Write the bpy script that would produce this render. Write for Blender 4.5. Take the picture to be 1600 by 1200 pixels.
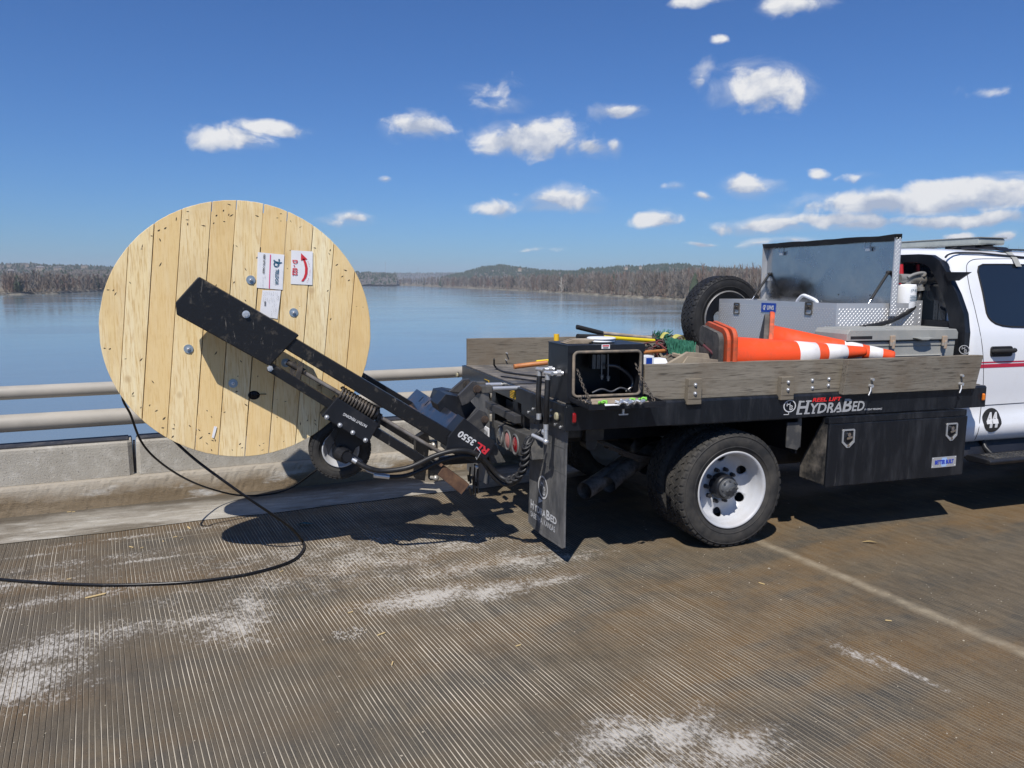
import bpy, bmesh, math, random
from mathutils import Vector, Matrix, noise
R = math.radians
rng = random.Random(7)
for o in list(bpy.data.objects): bpy.data.objects.remove(o)
S = bpy.context.scene
COL = S.collection

# ------------------------------------------------------------------ camera, sun, sky
CAMZ = 1.76; FPX = 1200.0
PITCH, ROLL, AT = R(7.5), R(0.45), R(71.2)     # truck axis is world X, deck is z = 0
fwd0 = Vector((math.cos(AT), math.sin(AT), 0)); rt0 = Vector((math.sin(AT), -math.cos(AT), 0)); ez = Vector((0, 0, 1))
FW = math.cos(PITCH)*fwd0 - math.sin(PITCH)*ez
UP0 = math.sin(PITCH)*fwd0 + math.cos(PITCH)*ez
RT = math.cos(ROLL)*rt0 + math.sin(ROLL)*UP0
UP = -math.sin(ROLL)*rt0 + math.cos(ROLL)*UP0
CAM = Vector((0, 0, CAMZ))
cd = bpy.data.cameras.new('camera'); cam = bpy.data.objects.new('camera', cd); COL.objects.link(cam)
cd.sensor_width = 36; cd.lens = 27; cd.clip_start = 0.05; cd.clip_end = 60000
M = Matrix((RT, UP, -FW)).transposed().to_4x4(); M.translation = CAM
cam.matrix_world = M
S.camera = cam
S.view_settings.view_transform = 'Standard'; S.view_settings.look = 'None'
S.view_settings.exposure = 0.0; S.view_settings.gamma = 1.0

def ray(x, y): return FW*FPX + RT*(x-800) + UP*(600-y)
def P(x, y, X=None, Y=None, Z=None):
    """measured point: where the sight line meets a plane of known X, Y or Z"""
    d = ray(x, y)
    if X is not None: t = (X-CAM.x)/d.x
    elif Y is not None: t = (Y-CAM.y)/d.y
    else: t = (Z-CAM.z)/d.z
    return CAM + d*t

LD = Vector((.43, .59, -1)).normalized()       # direction sunlight travels
sd = bpy.data.lights.new('sun', 'SUN'); sun = bpy.data.objects.new('sun', sd); COL.objects.link(sun)
sd.energy = 4.9; sd.angle = R(0.5); sd.color = (1, .955, .89)
sun.rotation_euler = LD.to_track_quat('-Z', 'Y').to_euler()
SUN_EL = math.asin(-LD.z); tosun = -LD

W = bpy.data.worlds.new('World'); S.world = W; W.use_nodes = True
nt = W.node_tree; nt.nodes.clear()
def N(t, ty, **kw):
    n = t.nodes.new(ty)
    for k, v in kw.items(): setattr(n, k, v)
    return n
def mth(t, op, a, b=None, c=None, clamp=False):
    n = N(t, 'ShaderNodeMath', operation=op, use_clamp=clamp)
    for i, v in enumerate((a, b, c)):
        if v is None: continue
        if isinstance(v, (int, float)): n.inputs[i].default_value = v
        else: t.links.new(v, n.inputs[i])
    return n.outputs[0]
def mixc(t, fac, a, b, blend='MIX'):
    n = N(t, 'ShaderNodeMix', data_type='RGBA', blend_type=blend)
    for sock, v in ((n.inputs[0], fac), (n.inputs[6], a), (n.inputs[7], b)):
        if isinstance(v, (int, float)): sock.default_value = v
        elif isinstance(v, tuple): sock.default_value = (*v[:3], 1)
        else: t.links.new(v, sock)
    return n.outputs[2]
def mrange(t, v, a, b, c=0, d=1, smooth=False):
    n = N(t, 'ShaderNodeMapRange', clamp=True)
    if smooth: n.interpolation_type = 'SMOOTHSTEP'
    t.links.new(v, n.inputs[0])
    for i, q in enumerate((a, b, c, d)): n.inputs[i+1].default_value = q
    return n.outputs[0]
def nz(t, vec, scale, detail=4, rough=.55, out=0, dist=0.0):
    n = N(t, 'ShaderNodeTexNoise'); n.inputs['Scale'].default_value = scale
    n.inputs['Detail'].default_value = detail; n.inputs['Roughness'].default_value = rough; n.inputs['Distortion'].default_value = dist
    if vec is not None: t.links.new(vec, n.inputs['Vector'])
    return n.outputs[out]
def vmath(t, op, a, b=None):
    n = N(t, 'ShaderNodeVectorMath', operation=op)
    for i, v in enumerate((a, b)):
        if v is None: continue
        if isinstance(v, tuple): n.inputs[i].default_value = v
        else: t.links.new(v, n.inputs[i])
    return n
sky = N(nt, 'ShaderNodeTexSky'); sky.sky_type = 'NISHITA'; sky.sun_disc = False
sky.sun_elevation = SUN_EL; sky.sun_rotation = math.atan2(tosun.x, tosun.y)
sky.air_density = 1.0; sky.dust_density = 0.3; sky.ozone_density = 3.0; sky.altitude = 100
tc = N(nt, 'ShaderNodeTexCoord'); sep = N(nt, 'ShaderNodeSeparateXYZ'); nt.links.new(tc.outputs['Generated'], sep.inputs[0])
az = mth(nt, 'ARCTAN2', sep.outputs[1], sep.outputs[0]); el = mth(nt, 'ARCSINE', sep.outputs[2])
cmb = N(nt, 'ShaderNodeCombineXYZ'); nt.links.new(az, cmb.inputs[0]); nt.links.new(el, cmb.inputs[1])
wn = nz(nt, tc.outputs['Generated'], 9, 3, .5, out=1)
warp = vmath(nt, 'MULTIPLY', vmath(nt, 'SUBTRACT', wn, (.5, .5, .5)).outputs[0], (.05, .03, 0)).outputs[0]
ae = vmath(nt, 'ADD', cmb.outputs[0], warp).outputs[0]
# every cloud: direction (from the photograph), angular half width and half height, strength
CL = [(350,218,62,24,1),(410,202,58,13,.9),(655,196,55,20,.95),(782,165,40,18,.5),(768,146,30,22,.35),(845,215,92,34,1.15),(775,222,36,20,.9),(925,228,38,16,.9),(965,226,12,14,.7),
      (968,168,36,13,.9),(1195,135,72,38,1.2),(1240,150,30,22,.9),(1092,115,14,18,.4),(780,324,38,13,1),(880,312,60,20,1.1),(1020,343,36,14,.95),(1158,284,42,16,1.05),
      (1052,288,18,8,.6),(1095,303,12,6,.8),(1278,272,16,10,.8),(1335,278,30,7,.4),(548,340,30,9,.8),(594,276,10,5,.9),(1090,3,45,10,.9),(1240,8,58,16,.95),(1125,62,14,6,.6),
      (1180,350,80,14,1.1),(1290,342,90,14,1.05),(1420,318,190,22,1.2),(1500,296,100,22,1.25),(1590,303,110,30,1.25),(1500,346,160,13,1.15),(1340,350,60,10,.9),(1090,380,28,5,.8),(1170,379,30,6,.8),(1235,376,35,6,.8),
      (1505,370,30,7,.9),(1585,375,20,8,.9),(1560,135,40,7,.25),(530,347,50,7,.3),(820,390,30,3,.3),(1700,330,90,30,1),(-120,330,100,18,1),(-250,120,120,40,1),(1900,180,120,50,1)]
field = None; wsum = None; ysum = None
for (cx, cy, rx, ry, s) in CL:
    d = ray(cx, cy).normalized(); a0 = math.atan2(d.y, d.x); e0 = math.asin(d.z)
    d2 = ray(cx+rx, cy).normalized(); ra = abs(math.atan2(d2.y, d2.x)-a0); 
    d3 = ray(cx, cy-ry).normalized(); re = abs(math.asin(d3.z)-e0)
    v = vmath(nt, 'SUBTRACT', ae, (a0, e0, 0)).outputs[0]
    v = vmath(nt, 'MULTIPLY', v, (1/ra, 1/re, 0)).outputs[0]
    q = mth(nt, 'MULTIPLY', mth(nt, 'SUBTRACT', 1.15, vmath(nt, 'LENGTH', v).outputs['Value']), s)
    field = q if field is None else mth(nt, 'MAXIMUM', field, q)
    w_ = mth(nt, 'MAXIMUM', mth(nt, 'ADD', q, .35), 0.0); sy = N(nt, 'ShaderNodeSeparateXYZ'); nt.links.new(v, sy.inputs[0]); y_ = mth(nt, 'MULTIPLY', w_, sy.outputs[1])
    wsum = w_ if wsum is None else mth(nt, 'ADD', wsum, w_); ysum = y_ if ysum is None else mth(nt, 'ADD', ysum, y_)
cn = nz(nt, vmath(nt, 'MULTIPLY', tc.outputs['Generated'], (1, 1, 1.35)).outputs[0], 23, 10, .56, dist=.3)
cn2 = nz(nt, vmath(nt, 'ADD', tc.outputs['Generated'], (.012, .004, .030)).outputs[0], 21, 4, .52, dist=.25)
dens = mth(nt, 'ADD', field, mth(nt, 'MULTIPLY', mth(nt, 'SUBTRACT', cn, .5), 2.3))
alpha = mrange(nt, dens, .06, .72, smooth=True)
wis = nz(nt, vmath(nt, 'MULTIPLY', tc.outputs['Generated'], (1, 1, 2.2)).outputs[0], 12, 8, .6, dist=.8)
wisp = mth(nt, 'MULTIPLY', mrange(nt, mth(nt, 'ADD', field, mth(nt, 'MULTIPLY', mth(nt, 'SUBTRACT', wis, .5), 2.6)), -.15, .95, smooth=True), .50)
alpha = mth(nt, 'MAXIMUM', alpha, wisp)
lit = mth(nt, 'SUBTRACT', cn, cn2)
hgt = mth(nt, 'DIVIDE', ysum, mth(nt, 'ADD', wsum, .01))
shade = mrange(nt, mth(nt, 'ADD', mth(nt, 'MULTIPLY', lit, 3.4), hgt), -.62, .38)
ccol = mixc(nt, shade, (6.0, 6.8, 8.6), (12.6, 12.5, 12.4))
thin = mixc(nt, mth(nt, 'MULTIPLY', alpha, .93), sky.outputs[0], ccol)
# slight deepening of the sky blue (real sky colour of that day)
skyc = mixc(nt, 1.0, sky.outputs[0], (.50, .87, 1.41), 'MULTIPLY')
fin = mixc(nt, mth(nt, 'MULTIPLY', alpha, .93), skyc, ccol)
bg = N(nt, 'ShaderNodeBackground'); nt.links.new(fin, bg.inputs[0]); bg.inputs[1].default_value = 0.072
wo = N(nt, 'ShaderNodeOutputWorld'); nt.links.new(bg.outputs[0], wo.inputs[0])

# ------------------------------------------------------------------ materials
MATS = {}
def mat(name, col, rough=.6, metal=0.0, col2=None, nscale=3, nlo=.45, nhi=.62, bump=0, bscale=60, dust=None, dscale=6, dlo=.5, dhi=.75, dmax=1.0,
        coat=0, spec=.5, trans=0, emit=None, stretch=None, rrough=None, scratch=None, ior=1.45):
    m = bpy.data.materials.new(name); m.use_nodes = True; t = m.node_tree
    b = t.nodes['Principled BSDF']; b.inputs['Roughness'].default_value = rough; b.inputs['Metallic'].default_value = metal
    b.inputs['Coat Weight'].default_value = coat; b.inputs['Specular IOR Level'].default_value = spec; b.inputs['IOR'].default_value = ior
    b.inputs['Transmission Weight'].default_value = trans
    c = N(t, 'ShaderNodeTexCoord').outputs['Object']
    if stretch:
        c = vmath(t, 'MULTIPLY', c, stretch).outputs[0]
    cc = (*col, 1)
    out = None
    if col2:
        f = mrange(t, nz(t, c, nscale, 5), nlo, nhi); out = mixc(t, f, col, col2)
    if scratch:
        s = nz(t, vmath(t, 'MULTIPLY', c, (1, 1, .25)).outputs[0], 34, 7, .75, dist=.8)
        f = mth(t, 'MULTIPLY', mrange(t, s, .60, .70), mrange(t, nz(t, c, 4.5, 4), .42, .62))
        out = mixc(t, mth(t, 'MULTIPLY', f, .8), out if out is not None else col, scratch)
    if dust:
        f = mrange(t, nz(t, c, dscale, 8, .7), dlo, dhi, 0, dmax); out = mixc(t, f, out if out is not None else col, dust)
        rr = mrange(t, f, 0, 1, rough, min(1, rough+.35)); t.links.new(rr, b.inputs['Roughness'])
    if rrough:
        rr = mrange(t, nz(t, c, rrough[2], 5, .6), .35, .65, rrough[0], rrough[1]); t.links.new(rr, b.inputs['Roughness'])
    if out is not None: t.links.new(out, b.inputs['Base Color'])
    else: b.inputs['Base Color'].default_value = cc
    if bump:
        bp = N(t, 'ShaderNodeBump'); bp.inputs['Strength'].default_value = bump; bp.inputs['Distance'].default_value = .004
        t.links.new(nz(t, c, bscale, 6, .65), bp.inputs['Height']); t.links.new(bp.outputs[0], b.inputs['Normal'])
    if emit:
        b.inputs['Emission Color'].default_value = (*emit, 1); b.inputs['Emission Strength'].default_value = 1
    MATS[name] = m; return m
BLK = mat('black_paint', (.009, .010, .013), .42, dust=(.085, .078, .068), dscale=9, dlo=.52, dhi=.80, dmax=.40, bump=.15, bscale=40, col2=(.013, .014, .018))
BLKW = mat('black_paint_worn', (.010, .010, .011), .40, dust=(.17, .145, .11), dscale=13, dlo=.56, dhi=.76, dmax=.7, bump=.3, bscale=55, scratch=(.42, .38, .32))
BLKB = mat('bed_paint', (.008, .010, .014), .30, dust=(.075, .076, .082), dscale=6, dlo=.48, dhi=.78, dmax=.40, stretch=(1.6, 1, .35), scratch=(.09, .09, .09), bump=.1, bscale=30)
GRY = mat('dusty_grey_paint', (.055, .055, .055), .55, dust=(.22, .20, .17), dscale=9, dlo=.45, dhi=.75, dmax=.6)
DECKM = mat('bed_deck_steel', (.10, .095, .09), .55, dust=(.24, .21, .17), dscale=5, dlo=.42, dhi=.65, scratch=(.3, .14, .06), bump=.3)
WHT = mat('white_truck_paint', (.80, .81, .83), .22, coat=.6, dust=(.60, .57, .52), dscale=3.5, dlo=.5, dhi=.9, dmax=.45)
WHR = mat('white_rim_paint', (.52, .53, .55), .4, dust=(.40, .37, .33), dscale=7, dlo=.42, dhi=.72, dmax=.6)
RUB = mat('tyre_rubber', (.022, .022, .022), .72, dust=(.13, .115, .095), dscale=5, dlo=.40, dhi=.72, dmax=.55, bump=.15, bscale=70)
RUB2 = mat('tyre_rubber_clean', (.014, .014, .015), .6, dust=(.07, .066, .06), dscale=6, dlo=.45, dhi=.8, dmax=.4)
HOSE = mat('black_hose_rubber', (.013, .013, .014), .45, dust=(.07, .065, .058), dscale=12, dlo=.5, dhi=.8, dmax=.5)
CABM = mat('black_cable_jacket', (.008, .008, .009), .3, dust=(.12, .11, .09), dscale=25, dlo=.55, dhi=.8, dmax=.4)
STL = mat('zinc_steel', (.66, .67, .68), .38, .7, dust=(.30, .26, .2), dscale=20, dlo=.5, dhi=.8, dmax=.4)
GALV = mat('galvanised_washer', (.36, .44, .50), .42, .6, dust=(.28, .34, .4), dscale=60, dlo=.4, dhi=.7, dmax=.5)
CHR = mat('chrome_rod', (.75, .76, .78), .12, 1)
DIRTY = mat('dirty_rod', (.07, .062, .055), .5, .5, dust=(.17, .14, .11), dscale=30, dlo=.45, dhi=.75)
ALU = mat('diamond_plate_aluminium', (.60, .60, .60), .38, .55, rrough=(.30, .5, 9))
ALUD = mat('polished_tread_lozenge', (.78, .78, .77), .5, .25)
ALUI = mat('brushed_lid_aluminium', (.46, .465, .475), .2, 1, rrough=(.13, .30, 5), scratch=(.7, .71, .73), bump=.5, bscale=2.2)
RST = mat('rusty_steel', (.085, .045, .028), .8, dust=(.20, .11, .06), dscale=15, dlo=.4, dhi=.7, bump=.4)
GLS = mat('dark_window_glass', (.012, .017, .024), .04, spec=.7, coat=.5)
GRYP = mat('cooler_plastic', (.30, .305, .285), .55, dust=(.42, .40, .35), dscale=4, dlo=.45, dhi=.7, dmax=.6, bump=.1)
ORG = mat('orange_cone_vinyl', (.88, .085, .018), .42, dust=(.45, .10, .05), dscale=9, dlo=.48, dhi=.75, dmax=.7, bump=.05)
ORD = mat('scuffed_orange_rim', (.62, .10, .035), .6, dust=(.16, .09, .06), dscale=14, dlo=.45, dhi=.7)
REF = mat('white_reflective_band', (.74, .72, .70), .35, dust=(.5, .45, .4), dscale=12, dlo=.5, dhi=.75, dmax=.6)
DKR = mat('grey_cone_base_rubber', (.06, .056, .052), .8, dust=(.17, .15, .13), dscale=10, dlo=.4, dhi=.7, bump=.4)
REDL = mat('red_lens', (.26, .008, .012), .15, coat=.8)
FADL = mat('faded_red_lens', (.42, .17, .16), .3, coat=.4)
CLRL = mat('clear_lens', (.42, .41, .38), .25, coat=.5)
AMBL = mat('amber_lens', (.75, .20, .02), .2, coat=.8)
YLD = mat('yellowed_lens', (.38, .34, .22), .4)
PAP = mat('white_paper', (.80, .80, .81), .7, bump=.15, bscale=25)
TXW = mat('white_lettering', (.62, .62, .62), .6)
TXB = mat('black_print', (.03, .03, .035), .6)
TXR = mat('red_print', (.62, .03, .045), .6)
TXT = mat('teal_print', (.012, .10, .17), .6)
TXP = mat('pink_line', (.75, .07, .22), .6)
TXG = mat('faint_grey_print', (.45, .46, .5), .6)
STRP = mat('red_stripe', (.50, .025, .06), .35)
YEL = mat('yellow_sticker', (.80, .48, .02), .5)
YELP = mat('yellow_fibreglass', (.80, .62, .02), .4)
BLU = mat('blue_badge', (.012, .055, .33), .35)
GRP = mat('black_grip', (.018, .018, .018), .8)
HDL = mat('worn_wood_handle', (.33, .26, .19), .7, col2=(.45, .38, .30), nscale=12)
HDO = mat('orange_wood_handle', (.50, .20, .06), .5, col2=(.42, .15, .05), nscale=12)
GRN = mat('green_bristles', (.03, .16, .10), .8, col2=(.06, .24, .16), nscale=30)
GRNL = mat('lime_rope', (.22, .55, .08), .6)
STRW = mat('yellow_straps', (.45, .42, .10), .8, col2=(.55, .5, .2), nscale=20)
CHN = mat('dark_chain', (.07, .065, .06), .45, .7, dust=(.2, .16, .12), dscale=40, dlo=.45, dhi=.7)
PALE = mat('dusty_tan_lining', (.30, .24, .17), .85, col2=(.40, .33, .25), nscale=14, bump=.3)
WPL = mat('white_plastic', (.78, .79, .80), .4)
TEAL = mat('teal_scrap_cloth', (.03, .14, .15), .8)
SPL = mat('fresh_wood_splinter', (.62, .46, .22), .7)
LEAF = mat('dry_leaf', (.40, .29, .13), .7)
PIP = mat('exhaust_steel', (.34, .31, .28), .5, .5, dust=(.10, .08, .065), dscale=9, dlo=.4, dhi=.65)
REDP = mat('red_pipe', (.45, .02, .03), .5)
RAILM = mat('railing_paint', (.37, .34, .29), .5, dust=(.46, .42, .36), dscale=3, dlo=.4, dhi=.7, dmax=.8, bump=.1)
LBAR = mat('light_bar_lens', (.40, .42, .38), .25, dust=(.30, .32, .30), dscale=10, dlo=.4, dhi=.7, coat=.3)

def wood_mat(name, cols, axis, ring=26, knots=True, old=False):
    """board material; axis = index of the grain direction"""
    m = bpy.data.materials.new(name); m.use_nodes = True; t = m.node_tree; b = t.nodes['Principled BSDF']
    c = N(t, 'ShaderNodeTexCoord').outputs['Object']
    at = N(t, 'ShaderNodeAttribute'); at.attribute_name = 'rnd'
    off = vmath(t, 'MULTIPLY', at.outputs['Color'], (9, 9, 9)).outputs[0]
    c = vmath(t, 'ADD', c, off).outputs[0]
    st = [1, 1, 1]; st[axis] = .07
    g = vmath(t, 'MULTIPLY', c, tuple(st)).outputs[0]
    g1 = nz(t, g, ring, 6, .6, dist=.6); g2 = nz(t, g, ring*5, 4, .6)
    f = mrange(t, g1, .35, .65)
    col = mixc(t, f, cols[0], cols[1])
    col = mixc(t, mrange(t, g2, .5, .66, 0, .7), col, cols[2])
    sep = N(t, 'ShaderNodeSeparateXYZ'); t.links.new(at.outputs['Color'], sep.inputs[0])
    col = mixc(t, mrange(t, sep.outputs[1], 0, 1, .0, .8), col, cols[3])
    if knots:
        vo = N(t, 'ShaderNodeTexVoronoi'); st2 = [1, 1, 1]; st2[axis] = .8
        t.links.new(vmath(t, 'MULTIPLY', c, tuple(st2)).outputs[0], vo.inputs['Vector']); vo.inputs['Scale'].default_value = 5.2
        k = mrange(t, vo.outputs['Distance'], .05, .13, 1, 0)
        kk = mth(t, 'MULTIPLY', k, .55)
        col = mixc(t, kk, col, (.42, .25, .10))
    if old:
        col = mixc(t, mrange(t, nz(t, c, 3.5, 6, .65), .46, .66, 0, .6), col, (.17, .13, .09))
        col = mixc(t, mrange(t, nz(t, g, 55, 3, .6), .58, .70, 0, .8), col, (.05, .043, .036))
    else:
        col = mixc(t, mrange(t, nz(t, c, 2.2, 5, .6), .52, .72, 0, .4), col, (.56, .36, .15))
    t.links.new(col, b.inputs['Base Color']); b.inputs['Roughness'].default_value = .75
    b.inputs['Specular IOR Level'].default_value = .25
    bp = N(t, 'ShaderNodeBump'); bp.inputs['Strength'].default_value = .5 if old else .25; bp.inputs['Distance'].default_value = .003
    t.links.new(mth(t, 'ADD', mth(t, 'MULTIPLY', g1, 1.2), nz(t, c, 40, 5)), bp.inputs['Height']); t.links.new(bp.outputs[0], b.inputs['Normal'])
    return m
PINE = wood_mat('fresh_pine_boards', [(.88, .70, .38), (.94, .82, .54), (.56, .35, .13), (.78, .53, .22)], 2)
OLDW = wood_mat('weathered_side_board', [(.20, .180, .145), (.28, .252, .205), (.085, .075, .058), (.18, .15, .11)], 0, ring=22, knots=False, old=True)
DARKEND = mat('nail_dark', (.05, .03, .02), .8)

def concrete(name, c0, c1, c2, sc=2.0, spots=True, stain=None, stretch=(1, 1, 1)):
    m = bpy.data.materials.new(name); m.use_nodes = True; t = m.node_tree; b = t.nodes['Principled BSDF']
    c = vmath(t, 'MULTIPLY', N(t, 'ShaderNodeTexCoord').outputs['Object'], stretch).outputs[0]
    col = mixc(t, mrange(t, nz(t, c, sc, 8, .65), .36, .64), c0, c1)
    col = mixc(t, mrange(t, nz(t, c, sc*7, 8, .7), .5, .68, 0, .8), col, c2)
    if stain: col = mixc(t, mrange(t, nz(t, vmath(t, 'ADD', c, (5, 3, 1)).outputs[0], sc*1.3, 6, .6), .56, .64, 0, .85), col, stain)
    if spots: col = mixc(t, mrange(t, nz(t, c, 90, 2, .5), .66, .72, 0, .8), col, (.09, .08, .07))
    t.links.new(col, b.inputs['Base Color']); b.inputs['Roughness'].default_value = .9; b.inputs['Specular IOR Level'].default_value = .2
    bp = N(t, 'ShaderNodeBump'); bp.inputs['Strength'].default_value = 1.0; bp.inputs['Distance'].default_value = .007
    t.links.new(nz(t, c, 75, 8, .75), bp.inputs['Height']); t.links.new(bp.outputs[0], b.inputs['Normal'])
    return m
CONC = concrete('parapet_concrete', (.44, .41, .35), (.34, .31, .26), (.53, .50, .44), 1.6)
SHLD = concrete('gutter_concrete', (.47, .44, .375), (.25, .215, .165), (.60, .57, .50), 2.2, stain=(.15, .125, .09), stretch=(.30, 1, 1))
def edge_dirt(m, v0, v1, col, amt, sc, z=False):
    t = m.node_tree; b = t.nodes['Principled BSDF']; src = b.inputs['Base Color'].links[0].from_socket
    g_ = N(t, 'ShaderNodeNewGeometry').outputs['Position']; mp_ = N(t, 'ShaderNodeMapping'); mp_.vector_type = 'TEXTURE'; mp_.inputs['Rotation'].default_value = (0, 0, R(7)); t.links.new(g_, mp_.inputs['Vector'])
    sp_ = N(t, 'ShaderNodeSeparateXYZ'); t.links.new(mp_.outputs[0], sp_.inputs[0]); n_ = nz(t, vmath(t, 'MULTIPLY', mp_.outputs[0], (.5, 1, 1.5)).outputs[0], sc, 7, .7)
    q_ = mth(t, 'ADD', sp_.outputs[2 if z else 1], mth(t, 'MULTIPLY', mth(t, 'SUBTRACT', n_, .5), (v1-v0)*2.2)); f_ = mrange(t, q_, v0, v1, 0, amt)
    t.links.new(mixc(t, f_, src, col), b.inputs['Base Color'])
edge_dirt(SHLD, 6.22, 6.50, (.085, .068, .047), .9, 3)
CURB = concrete('curb_concrete', (.185, .138, .086), (.25, .195, .13), (.13, .10, .065), 2.6, stain=(.50, .48, .44), stretch=(.45, 1, 1.6)); edge_dirt(CURB, .09, .19, (.42, .38, .315), .75, 5, z=True)

# ------------------------------------------------------------------ mesh builder
class MB:
    def __init__(s): s.v = []; s.f = []; s.sm = []; s.mi = []; s.col = None; s.rn = []
    def add(s, vs, fs, smooth=False, mi=0, rn=None):
        o = len(s.v); s.v += [Vector(v) for v in vs]
        for f in fs: s.f.append([o+i for i in f]); s.sm.append(smooth); s.mi.append(mi); s.rn.append(rn)
        return s
    def box(s, lo, hi, mi=0, rn=None):
        x0, y0, z0 = lo; x1, y1, z1 = hi
        return s.add([(x0,y0,z0),(x1,y0,z0),(x1,y1,z0),(x0,y1,z0),(x0,y0,z1),(x1,y0,z1),(x1,y1,z1),(x0,y1,z1)],
              [(0,3,2,1),(4,5,6,7),(0,1,5,4),(1,2,6,5),(2,3,7,6),(3,0,4,7)], mi=mi, rn=rn)
    def bar(s, a, b, w, h, up=(0,0,1), mi=0):
        """box beam from a to b, w wide sideways, h tall along up"""
        a = Vector(a); b = Vector(b); d = (b-a).normalized(); u = Vector(up); sd = d.cross(u)
        if sd.length < 1e-4: sd = d.cross(Vector((1, 0, 0)))
        sd.normalize(); u = sd.cross(d).normalized()
        vs = []
        for p in (a, b):
            for (i, j) in ((-1,-1),(1,-1),(1,1),(-1,1)): vs.append(p + sd*(w/2*i) + u*(h/2*j))
        return s.add(vs, [(0,1,2,3),(7,6,5,4),(0,4,5,1),(1,5,6,2),(2,6,7,3),(3,7,4,0)], mi=mi)
    def prism(s, pts, ax, lo, hi, mi=0, rn=None):
        """polygon in the plane normal to axis ax (0,1,2), extruded lo..hi. pts are the other two coords in x,y,z order"""
        def mk(p, q):
            r = list(p); r.insert(ax, q); return r
        n = len(pts); A = sum(pts[i][0]*pts[(i+1)%n][1]-pts[(i+1)%n][0]*pts[i][1] for i in range(n))
        if (A < 0) != (ax == 1): pts = pts[::-1]
        vs = [mk(p, lo) for p in pts]+[mk(p, hi) for p in pts]
        fs = [tuple(range(n))[::-1], tuple(range(n, 2*n))]+[(i, (i+1) % n, n+(i+1) % n, n+i) for i in range(n)]
        return s.add(vs, fs, mi=mi, rn=rn)
    def cyl(s, a, b, r, r2=None, n=16, caps=True, mi=0, smooth=True):
        a = Vector(a); b = Vector(b); d = (b-a).normalized(); u = d.orthogonal().normalized(); w = d.cross(u)
        r2 = r if r2 is None else r2; vs = []
        for (p, q) in ((a, r), (b, r2)):
            for i in range(n):
                t = 2*math.pi*i/n; vs.append(p+u*(q*math.cos(t))+w*(q*math.sin(t)))
        s.add(vs, [(i, (i+1) % n, n+(i+1) % n, n+i) for i in range(n)], smooth, mi)
        if caps: s.add(vs[:n], [tuple(range(n))[::-1]], False, mi); s.add(vs[n:], [tuple(range(n))], False, mi)
        return s
    def lathe(s, prof, c, axis=(0,1,0), n=48, mi=0, smooth=True, a0=0, a1=2*math.pi):
        """prof: list of (radius, offset along axis)"""
        c = Vector(c); d = Vector(axis).normalized(); u = Vector((0,0,1)) if abs(d.z) < .9 else Vector((1,0,0)); u = (u-d*u.dot(d)).normalized(); w = d.cross(u)
        vs = []; m = len(prof)
        for i in range(n):
            t = a0+(a1-a0)*i/n; e = u*math.cos(t)+w*math.sin(t)
            for (r, o) in prof: vs.append(c+e*r+d*o)
        fs = [(i*m+j, ((i+1) % n)*m+j, ((i+1) % n)*m+j+1, i*m+j+1) for i in range(n) for j in range(m-1)]
        return s.add(vs, fs, smooth, mi)
    def tube(s, pts, r, n=10, mi=0, caps=True, rf=None, sub=0):
        pts = [Vector(p) for p in pts]
        if sub: pts = spline(pts, sub)
        m = len(pts); vs = []; prev = None
        for i, p in enumerate(pts):
            d = (pts[min(i+1, m-1)]-pts[max(i-1, 0)]).normalized()
            u = d.orthogonal().normalized() if prev is None else (prev-d*prev.dot(d)).normalized()
            prev = u; w = d.cross(u); q = r if rf is None else r*rf(i/(m-1))
            for k in range(n):
                t = 2*math.pi*k/n; vs.append(p+u*(q*math.cos(t))+w*(q*math.sin(t)))
        fs = [(i*n+k, i*n+(k+1) % n, (i+1)*n+(k+1) % n, (i+1)*n+k) for i in range(m-1) for k in range(n)]
        s.add(vs, fs, True, mi)
        if caps: s.add(vs[:n], [tuple(range(n))[::-1]], False, mi); s.add(vs[-n:], [tuple(range(n))], False, mi)
        return s
    def ball(s, c, r, n=14, mi=0):
        k = n//2; prof = [(math.sin(math.pi*j/k)*r+1e-5, -math.cos(math.pi*j/k)*r) for j in range(k+1)]
        return s.lathe(prof, c, (0,0,1), n, mi)
    def quad(s, a, b, c, d, mi=0): return s.add([a, b, c, d], [(0,1,2,3)], mi=mi)
    def build(s, name, mats, parent=None, bevel=0, seg=2, flip=False):
        me = bpy.data.meshes.new(name)
        if not isinstance(mats, (list, tuple)): mats = [mats]
        lo = Vector([min(v[i] for v in s.v) for i in range(3)]); hi = Vector([max(v[i] for v in s.v) for i in range(3)])
        c = (lo+hi)/2
        if parent is None: c = Vector((c.x, c.y, lo.z))
        me.from_pydata([v-c for v in s.v], [], s.f)
        for m in mats: me.materials.append(m)
        me.polygons.foreach_set('use_smooth', s.sm); me.polygons.foreach_set('material_index', s.mi)
        if any(r is not None for r in s.rn):
            a = me.color_attributes.new('rnd', 'FLOAT_COLOR', 'CORNER')
            for p in me.polygons:
                r = s.rn[p.index] or (.5, .5, .5)
                for li in p.loop_indices: a.data[li].color = (*r, 1)
        me.update()
        o = bpy.data.objects.new(name, me); COL.objects.link(o)
        place(o, c, parent)
        if bevel:
            b = o.modifiers.new('bevel', 'BEVEL'); b.width = bevel; b.segments = seg; b.limit_method = 'ANGLE'; b.angle_limit = R(40); b.harden_normals = False
        return o
def wpos(o):
    p = Vector((0, 0, 0))
    while o is not None: p += o.location; o = o.parent
    return p
def place(o, c, parent):
    if parent is not None: o.parent = parent; o.location = Vector(c)-wpos(parent)
    else: o.location = c
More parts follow.
